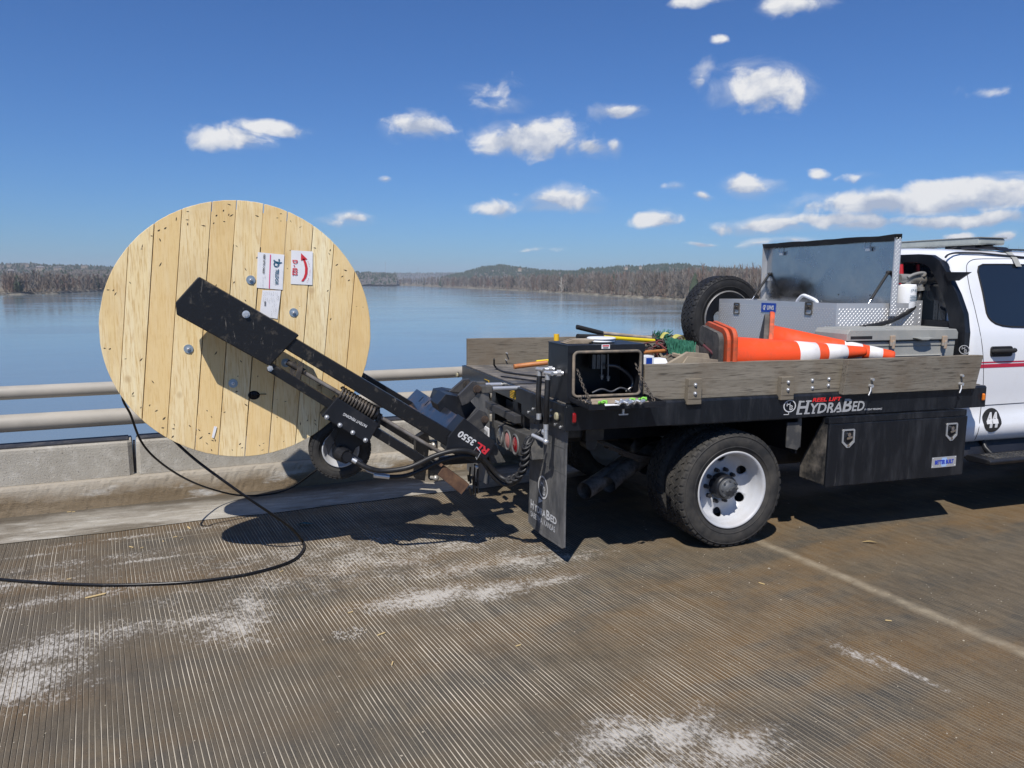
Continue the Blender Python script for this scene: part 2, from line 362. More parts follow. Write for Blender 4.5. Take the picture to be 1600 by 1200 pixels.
def spline(p, sub):
    out = []; n = len(p)
    for i in range(n-1):
        p0 = p[max(i-1, 0)]; p1 = p[i]; p2 = p[i+1]; p3 = p[min(i+2, n-1)]
        for k in range(sub):
            t = k/sub; out.append(.5*((2*p1)+(p2-p0)*t+(2*p0-5*p1+4*p2-p3)*t*t+(3*p1-p0-3*p2+p3)*t**3))
    out.append(p[-1]); return out
def tag(o, label=None, cat=None, group=None, kind=None):
    if label: o['label'] = label
    if cat: o['category'] = cat
    if group: o['group'] = group
    if kind: o['kind'] = kind
    return o
def thing(name, label, cat, loc, group=None):
    o = bpy.data.objects.new(name, None); o.empty_display_size = .1; COL.objects.link(o); o.location = loc
    return tag(o, label, cat, group)
def rrect(x0, y0, x1, y1, r, n=4):
    out = []
    for (cx, cy, a) in ((x1-r, y1-r, 0), (x0+r, y1-r, 90), (x0+r, y0+r, 180), (x1-r, y0+r, 270)):
        for k in range(n+1):
            t = R(a+90*k/n); out.append((cx+r*math.cos(t), cy+r*math.sin(t)))
    return out
def text_mesh(mb, s, org, u, v, size, mi=0, bold=0.0, shear=0, sx=1.0, align='LEFT', off=.0012, space=1.0):
    """lettering laid on a surface: org, reading direction u, letter-up direction v"""
    cu = bpy.data.curves.new('t', 'FONT'); cu.body = s; cu.size = 1; cu.offset = bold; cu.shear = shear; cu.align_x = align; cu.resolution_u = 3; cu.space_character = space
    ob = bpy.data.objects.new('t', cu); COL.objects.link(ob)
    dg = bpy.context.evaluated_depsgraph_get(); me = bpy.data.meshes.new_from_object(ob.evaluated_get(dg))
    u = Vector(u).normalized(); v = Vector(v).normalized(); n = u.cross(v).normalized(); org = Vector(org)
    vs = [org+u*(p.co.x*size*sx)+v*(p.co.y*size)+n*off for p in me.vertices]
    mb.add(vs, [tuple(p.vertices) for p in me.polygons], mi=mi)
    bpy.data.objects.remove(ob); bpy.data.curves.remove(cu); bpy.data.meshes.remove(me)
    return mb
def ring_flat(mb, c, u, v, r0, r1, n=28, mi=0, off=.0012, a0=0, a1=360):
    u = Vector(u).normalized(); v = Vector(v).normalized(); nn = u.cross(v); c = Vector(c)+nn*off
    vs = []; m = n if a1-a0 >= 360 else n+1
    for i in range(m):
        t = R(a0+(a1-a0)*i/n); e = u*math.cos(t)+v*math.sin(t); vs += [c+e*r0, c+e*r1]
    fs = [(2*i, 2*i+1, 2*((i+1) % m)+1, 2*((i+1) % m)) for i in range(n)]
    return mb.add(vs, fs, mi=mi)
def strip(mb, a, b, w, nrm, mi=0, off=.0012):
    a = Vector(a); b = Vector(b); nn = Vector(nrm).normalized(); sd = (b-a).normalized().cross(nn)*(w/2)
    return mb.add([a-sd+nn*off, a+sd+nn*off, b+sd+nn*off, b-sd+nn*off], [(0,1,2,3)], mi=mi)
BA = R(7.0); BX = Vector((math.cos(BA), math.sin(BA), 0)); BY = Vector((-math.sin(BA), math.cos(BA), 0))
def B(u, v, z=0): return BX*u+BY*v+Vector((0, 0, z))
#PART2
# ------------------------------------------------------------------ road deck
# worn patches of pale mineral scuffing: (u, v, half length u, half width v, strength) in bridge axes
PATCH = [(1.38,3.92,.34,.13,1.1),(1.72,3.86,.28,.10,1.05),(2.12,3.84,.18,.06,1),(2.2,4.22,.36,.16,.8),(1.25,4.60,.5,.28,.6),(1.7,4.25,.35,.12,.6),(.36,4.00,.16,.20,1),(.46,4.22,.09,.24,.9),(.2,4.15,.2,.09,.7),
         (-.52,4.06,.24,.14,1),(-.56,3.78,.22,.18,1.1),(-.3,4.2,.4,.10,.7),(-.5,4.75,.5,.07,.55),(-.75,5.1,.35,.09,.7),(-.4,5.35,.5,.05,.5),(1.62,2.34,.18,.11,1.0),(1.84,2.26,.20,.12,1.0),(1.95,2.08,.20,.12,1.0),(1.5,2.05,.25,.12,.9),(1.25,2.2,.2,.08,.6),(3.02,2.42,.04,.12,.9),(3.10,2.22,.02,.18,.8),
         (0,5.22,.24,.025,.9),(-.7,5.6,.2,.02,.5),(2.33,4.14,.2,.05,.8),(1.8,4.7,.35,.16,.55),(-.2,5.75,.6,.02,.5),(.9,4.95,.6,.14,.45),(.6,4.5,.4,.1,.45)]
def road_mat(name, groove=False):
    m = bpy.data.materials.new(name); m.use_nodes = True; t = m.node_tree; b = t.nodes['Principled BSDF']
    g = N(t, 'ShaderNodeNewGeometry').outputs['Position']
    mp = N(t, 'ShaderNodeMapping'); mp.vector_type = 'TEXTURE'; mp.inputs['Rotation'].default_value = (0, 0, BA); t.links.new(g, mp.inputs['Vector'])
    c = mp.outputs[0]
    mp2 = N(t, 'ShaderNodeMapping'); mp2.vector_type = 'TEXTURE'; mp2.inputs['Rotation'].default_value = (0, 0, R(9.7)); t.links.new(g, mp2.inputs['Vector'])
    ct = vmath(t, 'MULTIPLY', mp2.outputs[0], (1, .22, 1)).outputs[0]
    cx = vmath(t, 'MULTIPLY', c, (.4, 1, 1)).outputs[0]
    col = mixc(t, mrange(t, nz(t, cx, 1.3, 6, .6), .42, .58), (.086, .067, .043), (.142, .086, .036))
    col = mixc(t, mrange(t, nz(t, vmath(t, 'ADD', cx, (3, 7, 0)).outputs[0], 1.9, 7, .65), .47, .60, 0, .9), col, (.050, .049, .043))
    col = mixc(t, mrange(t, nz(t, ct, 20, 5, .7), .42, .66, 0, .5), col, (.205, .160, .102))
    col = mixc(t, mrange(t, nz(t, c, 60, 4, .7), .50, .66, 0, .55), col, (.055, .045, .033))
    col = mixc(t, mrange(t, nz(t, c, 210, 3, .6), .52, .68, 0, .5), col, (.26, .21, .14))
    # tyre-polished grey path nearer the gutter
    sp = N(t, 'ShaderNodeSeparateXYZ'); t.links.new(c, sp.inputs[0])
    lf = mth(t, 'MULTIPLY', mrange(t, sp.outputs[0], 2.6, .4), mrange(t, nz(t, c, .9, 4), .38, .6, .3, .9))
    col = mixc(t, mth(t, 'MULTIPLY', lf, .8), col, (.112, .096, .073))
    fld = None
    for (u, v, ru, rv, s) in PATCH:
        q = vmath(t, 'MULTIPLY', vmath(t, 'SUBTRACT', c, (u, v, 0)).outputs[0], (1/(ru*1.5), 1/(rv*1.5), 0)).outputs[0]
        q = mth(t, 'MULTIPLY', mth(t, 'SUBTRACT', 1.0, vmath(t, 'LENGTH', q).outputs['Value']), s)
        fld = q if fld is None else mth(t, 'MAXIMUM', fld, q)
    n1 = nz(t, vmath(t, 'MULTIPLY', mp2.outputs[0], (1, .45, 1)).outputs[0], 60, 8, .78); n2 = nz(t, c, 5.5, 8, .75)
    pm = mth(t, 'ADD', fld, mth(t, 'ADD', mth(t, 'MULTIPLY', mth(t, 'SUBTRACT', n1, .5), 5.0), mth(t, 'MULTIPLY', mth(t, 'SUBTRACT', n2, .5), 2.6)))
    pm = mth(t, 'MULTIPLY', mrange(t, pm, .28, 1.05), mrange(t, fld, -.55, -.1))
    col = mixc(t, mth(t, 'MULTIPLY', pm, .92), col, (.50, .47, .42))
    # dusty joint across the deck
    du = mth(t, 'ABSOLUTE', mth(t, 'ADD', mth(t, 'SUBTRACT', sp.outputs[0], 3.78), mth(t, 'MULTIPLY', mth(t, 'SUBTRACT', n2, .5), .10)))
    jm = mth(t, 'MULTIPLY', mrange(t, du, .065, .012, 0, .75), mrange(t, nz(t, c, 9, 6, .7), .30, .6, .2, 1))
    col = mixc(t, jm, col, (.37, .31, .215))
    # thin pale scrape lines parallel to the kerb
    for vv, w in ((5.62, .003), (5.22, .004)):
        dv = mth(t, 'ABSOLUTE', mth(t, 'SUBTRACT', sp.outputs[1], vv))
        col = mixc(t, mth(t, 'MULTIPLY', mrange(t, dv, w*1.6, w*.5, 0, .55), mrange(t, nz(t, vmath(t, 'MULTIPLY', c, (.5, 6, 1)).outputs[0], 3, 4), .46, .6)), col, (.45, .39, .29))
    sepn = mrange(t, nz(t, c, 150, 2, .5), .70, .74)
    col = mixc(t, mth(t, 'MULTIPLY', sepn, .6), col, (.5, .42, .3))
    if groove:  # sunlit look of the far groove wall mixed into the colour
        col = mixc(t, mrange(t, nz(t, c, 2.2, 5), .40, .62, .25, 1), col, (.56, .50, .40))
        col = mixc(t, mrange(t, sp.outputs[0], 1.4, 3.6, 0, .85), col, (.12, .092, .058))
    t.links.new(col, b.inputs['Base Color']); b.inputs['Roughness'].default_value = .82; b.inputs['Specular IOR Level'].default_value = .3
    rr = mrange(t, nz(t, cx, 2.4, 5), .4, .65, .58, .9); t.links.new(rr, b.inputs['Roughness'])
    bp = N(t, 'ShaderNodeBump'); bp.inputs['Strength'].default_value = .55; bp.inputs['Distance'].default_value = .003
    t.links.new(mth(t, 'ADD', nz(t, ct, 45, 6, .7), nz(t, c, 160, 4, .6)), bp.inputs['Height']); t.links.new(bp.outputs[0], b.inputs['Normal'])
    return m
GRV_SHADE = mat('groove_dirt_shade', (.040, .033, .026), .95, col2=(.085, .070, .052), nscale=5)  # dirt tone darkened to paint shade on groove floor and near wall
ROAD = road_mat('deck_surface'); GRV_LIT = road_mat('deck_groove_lit', True)  # pale second copy paints sunlight on each groove's far wall
TA = R(9.7); TQ = Vector((math.cos(TA), math.sin(TA), 0)); TD = Vector((-math.sin(TA), math.cos(TA), 0))
mb = MB(); q = -3.6; r2 = random.Random(3)
VS = 5.97; q1 = 10.4
def send(q, v): return (v-(TQ*q).dot(BY))/TD.dot(BY)
while q < q1:
    pitch = .0216*(1+r2.uniform(-.13, .13)); sc_ = 1-.62*max(0, min(1, (q-.9)/2.6)); gw = r2.uniform(.0036, .0056)*(.45+.55*sc_); gd = r2.uniform(.0022, .0036)*sc_
    e = q+pitch-gw; xs = [(q, 0, 0), (e, 0, 0), (e+.0010, -gd, 1), (q+pitch-.0022, -gd, 1), (q+pitch, 0, 1)]
    s0 = send(q, -.6); s1 = send(q, VS+.012*math.sin(q*3)+r2.uniform(-.006, .006)); ns = 22; base = len(mb.v)
    jit = [0]+[r2.uniform(-.0012, .0012) for _ in range(ns-1)]+[0]
    vs = []
    for k in range(ns+1):
        s = s0+(s1-s0)*k/ns
        for (x, z, g) in xs:
            xx = x if x in (q, q+pitch) else x+jit[k]
            xx += .006*noise.noise(Vector((x*.35, s*.9, 0)))+.0022*noise.noise(Vector((x*1.5, s*4, 3)))
            vs.append(TQ*xx+TD*s+Vector((0, 0, z)))
    m5 = 5
    tf = [(k*m5+j, k*m5+j+1, (k+1)*m5+j+1, (k+1)*m5+j) for k in range(ns) for j in (0,)]
    gf = [(k*m5+j, k*m5+j+1, (k+1)*m5+j+1, (k+1)*m5+j) for k in range(ns) for j in (1, 2, 3)]
    mb.add(vs, tf, mi=0)
    o = len(mb.v)-len(vs)
    for j_, f in enumerate(gf): mb.f.append([o+i for i in f]); mb.sm.append(False); mb.mi.append(1 if j_ % 3 == 2 else 2); mb.rn.append(None)  # far wall takes the painted light, floor and near wall the painted shade
    q += pitch
qe = q
tag(mb.build('road_deck', [ROAD, GRV_LIT, GRV_SHADE]), kind='structure')
mb = MB()   # rest of the deck around the grooved piece
def gp(q_, v, z=0): return TQ*q_+TD*send(q_, v)+Vector((0, 0, z))
mb.quad(gp(-60, -9), gp(-3.6, -9), gp(-3.6, 5.97), gp(-60, 5.97)); mb.quad(gp(-3.6, -9), gp(qe, -9), gp(qe, -.6), gp(-3.6, -.6)); mb.quad(gp(qe, -9), gp(90, -9), gp(90, 5.97), gp(qe, 5.97))
tag(mb.build('road', ROAD), kind='structure')
mb = MB(); n = 260; vs = []
for i in range(n+1):
    u = -12+26*i/n; w = 5.925+.030*noise.noise(Vector((u*1.7, 0, 0)))+.016*noise.noise(Vector((u*9, 4, 0)))+.008*noise.noise(Vector((u*31, 4, 0)))
    vs += [B(u, w, .0045), B(u, 6.62, .0045)]
mb.add(vs, [(2*i, 2*i+2, 2*i+3, 2*i+1) for i in range(n)])
mb.quad(B(-60, 5.97, .0045), B(-12, 5.97, .0045), B(-12, 6.62, .0045), B(-60, 6.62, .0045)); mb.quad(B(14, 5.97, .0045), B(90, 5.97, .0045), B(90, 6.62, .0045), B(14, 6.62, .0045))
tag(mb.build('gutter', SHLD), kind='structure')
# kerb, eroded along its top edge
mb = MB(); prof = [(6.590, 0), (6.603, .05), (6.612, .10), (6.622, .15), (6.632, .185), (6.645, .207), (6.665, .214), (6.76, .216), (6.76, -.6), (6.59, -.6)]
n = 700; vs = []; m = len(prof)
for i in range(n+1):
    u = -7+18*i/n
    for (v, z) in prof:
        dv = dz = 0
        if 0 < z < .216:
            dv = .0015*noise.noise(Vector((u*5, z*22, 1)))+.004*noise.noise(Vector((u*37, z*90, 3)))
            if z > .14: dv += .014*max(0, noise.noise(Vector((u*30, z*80, 7)))-.15); dz = -.005*max(0, noise.noise(Vector((u*25, 2, 7))))
        vs.append(B(u, v+dv, z+dz))
mb.add(vs, [(i*m+j, (i+1)*m+j, (i+1)*m+j+1, i*m+j+1) for i in range(n) for j in range(m-1)], smooth=False)
for (a, b) in ((-60, -7), (11, 90)):
    mb.add([B(u, v, z) for u in (a, b) for (v, z) in prof], [(j, m+j, m+j+1, j+1) for j in range(m-1)])
tag(mb.build('kerb', CURB), kind='structure')
mb = MB(); mb.add([B(u, v, z) for u in (-60, 90) for (v, z) in ((6.76, -.02), (7.05, -.02), (7.05, -1.1), (-9, -1.1), (-9, -.02))], [(0,5,6,1),(1,6,7,2),(2,7,8,3),(3,8,9,4)])
tag(mb.build('bridge_slab', CONC), kind='structure')
# parapet blocks
TOPM = mat('dark_parapet_cap', (.035, .035, .04), .7, dust=(.16, .15, .14), dscale=8, dlo=.5, dhi=.7, dmax=.5)
secs = [(-9.1, -4.62), (-4.59, -.108), (-.088, 4.40), (4.43, 8.9), (8.93, 13.4)]
plab = ['concrete parapet block beyond the left end of the nearest railing', 'long concrete parapet block left of the open joint, above the stained kerb', 'concrete parapet block right of the open joint, behind the wooden reel',
        'concrete parapet block behind the truck bed', 'concrete parapet block beyond the truck cab']
for (a, b), lb in zip(secs, plab):
    t = thing('parapet_block', lb, 'concrete barrier', B((a+b)/2, 6.83, .216), 'parapet blocks along the bridge edge')
    mb = MB()
    c = .03
    out = [(a+c, 6.70), (a, 6.70+c), (a, 6.97), (b, 6.97), (b, 6.70+c), (b-c, 6.70)]
    lay = []
    for (z, s) in ((.216, 0), (.455, .012), (.478, .016), (.490, .030)):
        for (u, v) in out: lay.append(B(u+(s*.35 if u < (a+b)/2 else -s*.35), min(v+s, 6.96), z))
    k = len(out)
    mb.add(lay, [(l*k+i, l*k+(i+1) % k, (l+1)*k+(i+1) % k, (l+1)*k+i) for l in range(3) for i in range(k)]+[tuple(range(3*k, 4*k))])
    mb.build('block', CONC, t)
    mb = MB(); mb.add([B(u, v, z) for z in (.491, .503) for (u, v) in ((a+.03, 6.745), (b-.03, 6.745), (b-.03, 6.93), (a+.03, 6.93))], [(0,1,5,4),(1,2,6,5),(2,3,7,6),(3,0,4,7),(4,5,6,7)])
    mb.build('cap', TOPM, t)
    mb = MB(); mb.add([B(u, v, z) for z in (.217, .455) for (u, v) in ((b+.001, 6.76), (b+.019, 6.76), (b+.019, 6.94), (b+.001, 6.94))], [(0,1,5,4),(1,2,6,5),(2,3,7,6),(3,0,4,7),(4,5,6,7)]); mb.build('joint_filler', TOPM, t)
t = thing('bridge_railing', 'grey painted two-pipe bridge railing running behind the reel and truck', 'railing', B(0, 6.86, .5))
for (z, r) in ((.902, .053), (.668, .068)):
    mb = MB(); mb.cyl(B(-40, 6.86, z), B(60, 6.86, z), r, n=24)
    for uu in (-4.2, 4.9): mb.cyl(B(uu, 6.86, z), B(uu+.03, 6.86, z), r*1.03, n=24)
    mb.build('rail', RAILM, t)
for k in range(-3, 6):
    u = .62+2.4*k; mb = MB()
    mb.prism([(6.80, .50), (6.95, .50), (6.96, .98), (6.91, 1.0), (6.90, .60)], 0, -.03, .03)
    vs = [B(u+v.x, v.y, v.z) for v in mb.v]; mb.v = vs
    mb.build('post', RAILM, t, bevel=.004)

# ------------------------------------------------------------------ river, banks, hills
WZ = -11.5
m = bpy.data.materials.new('river_water'); m.use_nodes = True; tt = m.node_tree; b = tt.nodes['Principled BSDF']
b.inputs['Base Color'].default_value = (.185, .225, .235, 1); b.inputs['Roughness'].default_value = .09; b.inputs['IOR'].default_value = 1.33
g = N(tt, 'ShaderNodeNewGeometry').outputs['Position']
bp = N(tt, 'ShaderNodeBump'); bp.inputs['Strength'].default_value = .25; bp.inputs['Distance'].default_value = .04
hh = mth(tt, 'ADD', nz(tt, vmath(tt, 'MULTIPLY', g, (1, 1.6, 1)).outputs[0], .8, 5, .55), mth(tt, 'MULTIPLY', nz(tt, g, .12, 3), 2.0))
tt.links.new(mrange(tt, nz(tt, vmath(tt, 'MULTIPLY', g, (1, 2.5, 1)).outputs[0], .012, 5, .6), .4, .62, .05, .13), b.inputs['Roughness']); tt.links.new(hh, bp.inputs['Height']); tt.links.new(bp.outputs[0], b.inputs['Normal'])
mb = MB(); mb.lathe([(.01, 0), (300, 0), (3000, 0), (9000, 0)], (0, 0, WZ), (0, 0, 1), 64, smooth=False)
tag(mb.build('river', m), kind='structure')
def hor(x): return CAM+Vector((ray(x, 440).x, ray(x, 440).y, 0))
def dirx(x):
    d = ray(x, 442+.00785*(x-800)); d.z = 0; return d.normalized()
def pz(x, y, dist):
    """height (z) of something seen at pixel row y, dist metres off in direction x"""
    d = ray(x, y); return CAM.z+d.z/math.hypot(d.x, d.y)*dist
SH = [(-900,520),(-500,482),(-200,468),(0,461),(87,459),(160,455),(300,451),(420,447.5),(500,445.6),(570,445),(640,446.6),(687,448.4),(755,451.5),(825,455),(928,461),(1065,469),(1200,478),(1400,492),(1700,520),(2200,570)]
def shore(x):
    for i in range(len(SH)-1):
        (xa, ya), (xb, yb) = SH[i], SH[i+1]
        if xa <= x <= xb:
            p = P(xa, ya, Z=WZ); q = P(xb, yb, Z=WZ); da = math.hypot(p.x, p.y); db = math.hypot(q.x, q.y); t = (x-xa)/(xb-xa)
            return 1/((1-t)/da+t/db)
GND = mat('winter_ground', (.20, .165, .115), .95, col2=(.12, .105, .08), nscale=.01)
GND2 = mat('riprap_bank', (.24, .215, .165), .95, col2=(.10, .085, .06), nscale=.08, nlo=.4, nhi=.6)
OFF = [(0, -.4), (6, 1.2), (14, 2.0), (60, 3.0), (300, 6), (900, 9), (3000, 12), (5000, 12)]
mb = MB(); xs = list(range(-900, 2201, 10)); m_ = len(OFF); vs = []
for x in xs:
    d = dirx(x); r0 = shore(x)*(1+.012*noise.noise(Vector((x*.05, 0, 0))))
    for (o, h) in OFF: 
        p = CAM+d*(r0+o+ (1.5*noise.noise(Vector((x*.4, o, 1))) if o else 0)); vs.append((p.x, p.y, WZ+h+(.5*noise.noise(Vector((x*.3, o*.1, 5))) if o else 0)))
nx = len(xs)
mb.add(vs, [(i*m_+j, (i+1)*m_+j, (i+1)*m_+j+1, i*m_+j+1) for i in range(nx-1) for j in range(2, m_-1)], mi=0)
mb.add(vs, [(i*m_+j, (i+1)*m_+j, (i+1)*m_+j+1, i*m_+j+1) for i in range(nx-1) for j in range(0, 2)], mi=1)
tag(mb.build('river_bank', [GND, GND2]), kind='structure')
def ground_h(o):
    for i in range(len(OFF)-1):
        if OFF[i][0] <= o <= OFF[i+1][0]:
            t = (o-OFF[i][0])/(OFF[i+1][0]-OFF[i][0]); return OFF[i][1]*(1-t)+OFF[i+1][1]*t
    return OFF[-1][1]
BRK = mat('bare_branches', (.20, .165, .135), .95, col2=(.13, .11, .09), nscale=.05)
BRK2 = mat('grey_bare_branches', (.25, .22, .19), .95, col2=(.17, .15, .13), nscale=.05)
BRK3 = mat('reddish_bare_branches', (.20, .14, .11), .95)
PINEM = mat('pine_foliage', (.032, .052, .030), .95, col2=(.055, .072, .042), nscale=.03)
PALEB = mat('pale_sycamore_bark', (.55, .50, .43), .9)
def bare_tree(mb, base, h, w, rr, k=46, mi=0, thick=.30):
    base = Vector(base); mb.cyl(base-Vector((0, 0, 1)), base+Vector((0, 0, h*.7)), .016*h, .006*h, n=4, caps=False, mi=mi, smooth=False)
    for i in range(k):
        t = rr.random(); zz = h*(.18+.72*t); a = rr.uniform(0, 6.283); rad = w*(.15+.85*rr.random())*math.sin(math.pi*min(1, .22+.70*t))
        tip = base+Vector((math.cos(a)*rad, math.sin(a)*rad, zz+h*rr.uniform(.02, .13)))
        root = base+Vector((math.cos(a)*rad*.25, math.sin(a)*rad*.25, zz-h*rr.uniform(.08, .2)))
        d = (tip-root).normalized(); s = d.cross(Vector((rr.uniform(-1, 1), rr.uniform(-1, 1), .3))).normalized()*thick*rr.uniform(.5, 1.6)
        mid = (root+tip)/2+Vector((0, 0, h*.02))
        mb.add([root-s*.4, root+s*.4, mid+s, tip, mid-s], [(0, 1, 2, 3), (0, 3, 4)], mi=mi)
        # twigs
        for _ in range(2):
            e = tip+Vector((rr.uniform(-1, 1), rr.uniform(-1, 1), rr.uniform(-.2, 1.1)))*h*.075
            mb.add([mid-s*.5, mid+s*.5, e], [(0, 1, 2)], mi=mi)
def blob(mb, c, r, h, rr, mi=0, n=6, pts=3):
    """small conifer crown: ragged stacked cones"""
    c = Vector(c); rows = [(1.0, .12), (.75, .45), (.35, .78)]; vs = []
    for (q, z) in rows:
        for i in range(n):
            a = 6.283*i/n+rr.random()*.5; e = r*q*rr.uniform(.7, 1.2); vs.append(c+Vector((math.cos(a)*e, math.sin(a)*e, h*z*rr.uniform(.9, 1.1))))
    vs.append(c+Vector((0, 0, h))); vs.append(c)
    fs = [(j*n+i, j*n+(i+1) % n, (j+1)*n+(i+1) % n, (j+1)*n+i) for j in range(2) for i in range(n)]+[(2*n+i, 2*n+(i+1) % n, 3*n) for i in range(n)]+[((i+1) % n, i, 3*n+1) for i in range(n)]
    mb.add(vs, fs, mi=mi)
# woods on the banks
rt_ = random.Random(11)
def wood(name, label, x0, x1, count, hb, depth, mats, pine=.04):
    mb = MB()
    for i in range(count):
        x = rt_.uniform(x0, x1); o = 9+depth*rt_.random()**1.4; r0 = shore(x)+o; d = dirx(x); p = CAM+d*r0
        h = hb*rt_.uniform(.72, 1.12)*(1+.12*noise.noise(Vector((x*.03, o*.02, 0)))); k = 40 if o < 60 else 20
        if rt_.random() < pine: blob(mb, (p.x, p.y, WZ+ground_h(o)), h*.22, h*.85, rt_, mi=3)
        else:
            sc = max(1, r0/900); bare_tree(mb, (p.x, p.y, WZ+ground_h(o)), h, h*.27, rt_, k, mi=rt_.choice((0, 0, 1, 1, 2)), thick=.26*sc)
    # low brush at the waterline
    for i in range(count//2):
        x = rt_.uniform(x0, x1); o = rt_.uniform(5, 14); p = CAM+dirx(x)*(shore(x)+o)
        bare_tree(mb, (p.x, p.y, WZ+ground_h(o)), rt_.uniform(2, 5), 2.2, rt_, 8, mi=rt_.choice((0, 1, 2)), thick=.3)
    return tag(mb.build(name, mats), label, 'woodland', kind='stuff')
WM = [BRK, BRK2, BRK3, PINEM]
wood('bare_woodland', 'grey-brown leafless woods on the near left river bank', 4, 330, 420, 17, 130, WM, .02)
wood('bare_woodland', 'distant leafless woods behind the small cream building', 330, 700, 420, 26, 500, WM, .14)
wood('bare_woodland', 'long band of leafless woods along the right river bank', 690, 1230, 950, 25, 330, WM, .02)
wood('bare_woodland', 'leafless woods on the bank hidden behind the truck cab', 1230, 1800, 300, 24, 90, WM, .02)
wood('bare_woodland', 'leafless woods on the bank beyond the left edge', -420, -40, 260, 16, 160, WM, .02)
# individual front-row trees on the right bank
protos = []
for j in range(3):
    mb = MB(); bare_tree(mb, (0, 0, 0), 22, 6.5, rt_, 90, mi=0, thick=.17); me = mb.build('bare_tree', [(BRK, BRK2, BRK)[j]]); protos.append(me)
for i in range(44):
    x = 700+(1078-700)*((i+rt_.random()*.8)/44)**.8; o = rt_.uniform(7, 12); p = CAM+dirx(x)*(shore(x)+o)
    t = protos[i % 3] if i < 3 else protos[i % 3].copy()
    if i >= 3: COL.objects.link(t)
    t.location = (p.x, p.y, WZ+ground_h(o)-.3); s = rt_.uniform(.7, 1.12); t.scale = (s*rt_.uniform(.8, 1.2), s, s); t.rotation_euler.z = rt_.uniform(0, 6)
    tag(t, 'leafless tree in the front row at the waterline of the right bank', 'tree', 'leafless trees along the right waterline')
mb = MB(); bare_tree(mb, (0, 0, 0), 21, 6, random.Random(4), 60, thick=.20); t = mb.build('sycamore_tree', PALEB); p = CAM+dirx(878)*(shore(878)+8); t.location = (p.x, p.y, WZ+1)
tag(t, 'pale-barked leafless tree standing out on the right river bank', 'tree')
# hills
HLM = mat('wooded_hill', (.065, .075, .055), .95, col2=(.15, .135, .11), nscale=.012, nlo=.42, nhi=.58)
HLG = mat('bare_wooded_hill', (.125, .112, .10), .95, col2=(.075, .078, .065), nscale=.015)
def ridge(name, label, crest, dist, mi, dens=1.2, ph=13, conif=.8):
    mb = MB(); xs = []; x = crest[0][0]
    def cy(x):
        for i in range(len(crest)-1):
            if crest[i][0] <= x <= crest[i+1][0]:
                t = (x-crest[i][0])/(crest[i+1][0]-crest[i][0]); t = t*t*(3-2*t)*.6+t*.4; return crest[i][1]*(1-t)+crest[i+1][1]*t
        return crest[-1][1]
    st = 4
    while x <= crest[-1][0]: xs.append(x); x += st
    vs = []; K = [(-.30, 0), (-.2, .45), (-.1, .8), (0, 1), (.25, .6), (.5, 0)]
    for x in xs:
        d = dirx(x); zc = pz(x, cy(x), dist)-ph*.75; z0 = WZ+4
        for (o, f) in K: p = CAM+d*(dist*(1+o*.55)); vs.append((p.x, p.y, z0+(zc-z0)*f+4*noise.noise(Vector((x*.06, o*9, dist)))))
    k = len(K); mb.add(vs, [(i*k+j, (i+1)*k+j, (i+1)*k+j+1, i*k+j+1) for i in range(len(xs)-1) for j in range(k-1)], smooth=True)
    tag(mb.build(name, mi), kind='structure')
    mb = MB(); n = int((crest[-1][0]-crest[0][0])*dens*4)
    for i in range(n):
        x = rt_.uniform(crest[0][0], crest[-1][0]-1); f = rt_.random()**1.6; o = -.30*f; 
        g = 1-f*f*.9 if f < 1 else 0
        zc = pz(x, cy(x), dist)-ph*.75; z0 = WZ+4
        # follow the slope profile
        ff = (1 if o > -.001 else (.8+(o+.1)/.1*.2 if o > -.1 else (.45+(o+.2)/.1*.35 if o > -.2 else (o+.3)/.1*.45)))
        p = CAM+dirx(x)*(dist*(1+o*.55)); z = z0+(zc-z0)*ff-1
        if rt_.random() < conif: blob(mb, (p.x, p.y, z), ph*.42, ph*rt_.uniform(.8, 1.3), rt_, mi=0, n=5)
        else: blob(mb, (p.x, p.y, z), ph*.6, ph*rt_.uniform(.6, .95), rt_, mi=1, n=6)
    tag(mb.build('hill_forest', [PINEM, HLG]), label, 'forest', kind='stuff')
ridge('hill', 'dark pines crowning the low round hill in the middle distance', [(690, 432), (720, 426), (735, 422), (756, 416), (784, 413), (811, 417), (842, 421), (900, 428), (930, 432)], 3300, HLM, 1.5, 13, .9)
ridge('hill', 'dark pines on the long hill behind the right bank', [(800, 430), (859, 422), (894, 423), (914, 418.5), (945, 418), (962, 415), (993, 415), (1031, 412.5), (1065, 411.5), (1089, 414), (1121, 418.5), (1180, 420), (1300, 422), (1500, 425), (1700, 430)], 2500, HLM, 1.3, 11, .85)
ridge('hill', 'mixed dark trees along the left hilltop with houses', [(-400, 424), (-200, 414), (0, 411), (30, 410.5), (50, 410), (75, 413), (104, 413), (147, 414), (175, 416), (230, 419), (320, 422), (450, 426), (560, 424), (620, 427)], 3000, HLG, 1.1, 10, .5)
ridge('hill', 'grey leafless trees on the lower slope behind the left bank', [(-400, 436), (-100, 424), (0, 426), (20, 428), (60, 422), (120, 420), (180, 421), (260, 424), (330, 428)], 1700, HLG, 1.0, 9, .06)
ridge('hill', 'faint far-off wooded ridge along the horizon', [(440, 430), (520, 424), (575, 424.5), (640, 425.5), (700, 425), (760, 427), (900, 430)], 6500, HLG, .7, 14, .5)
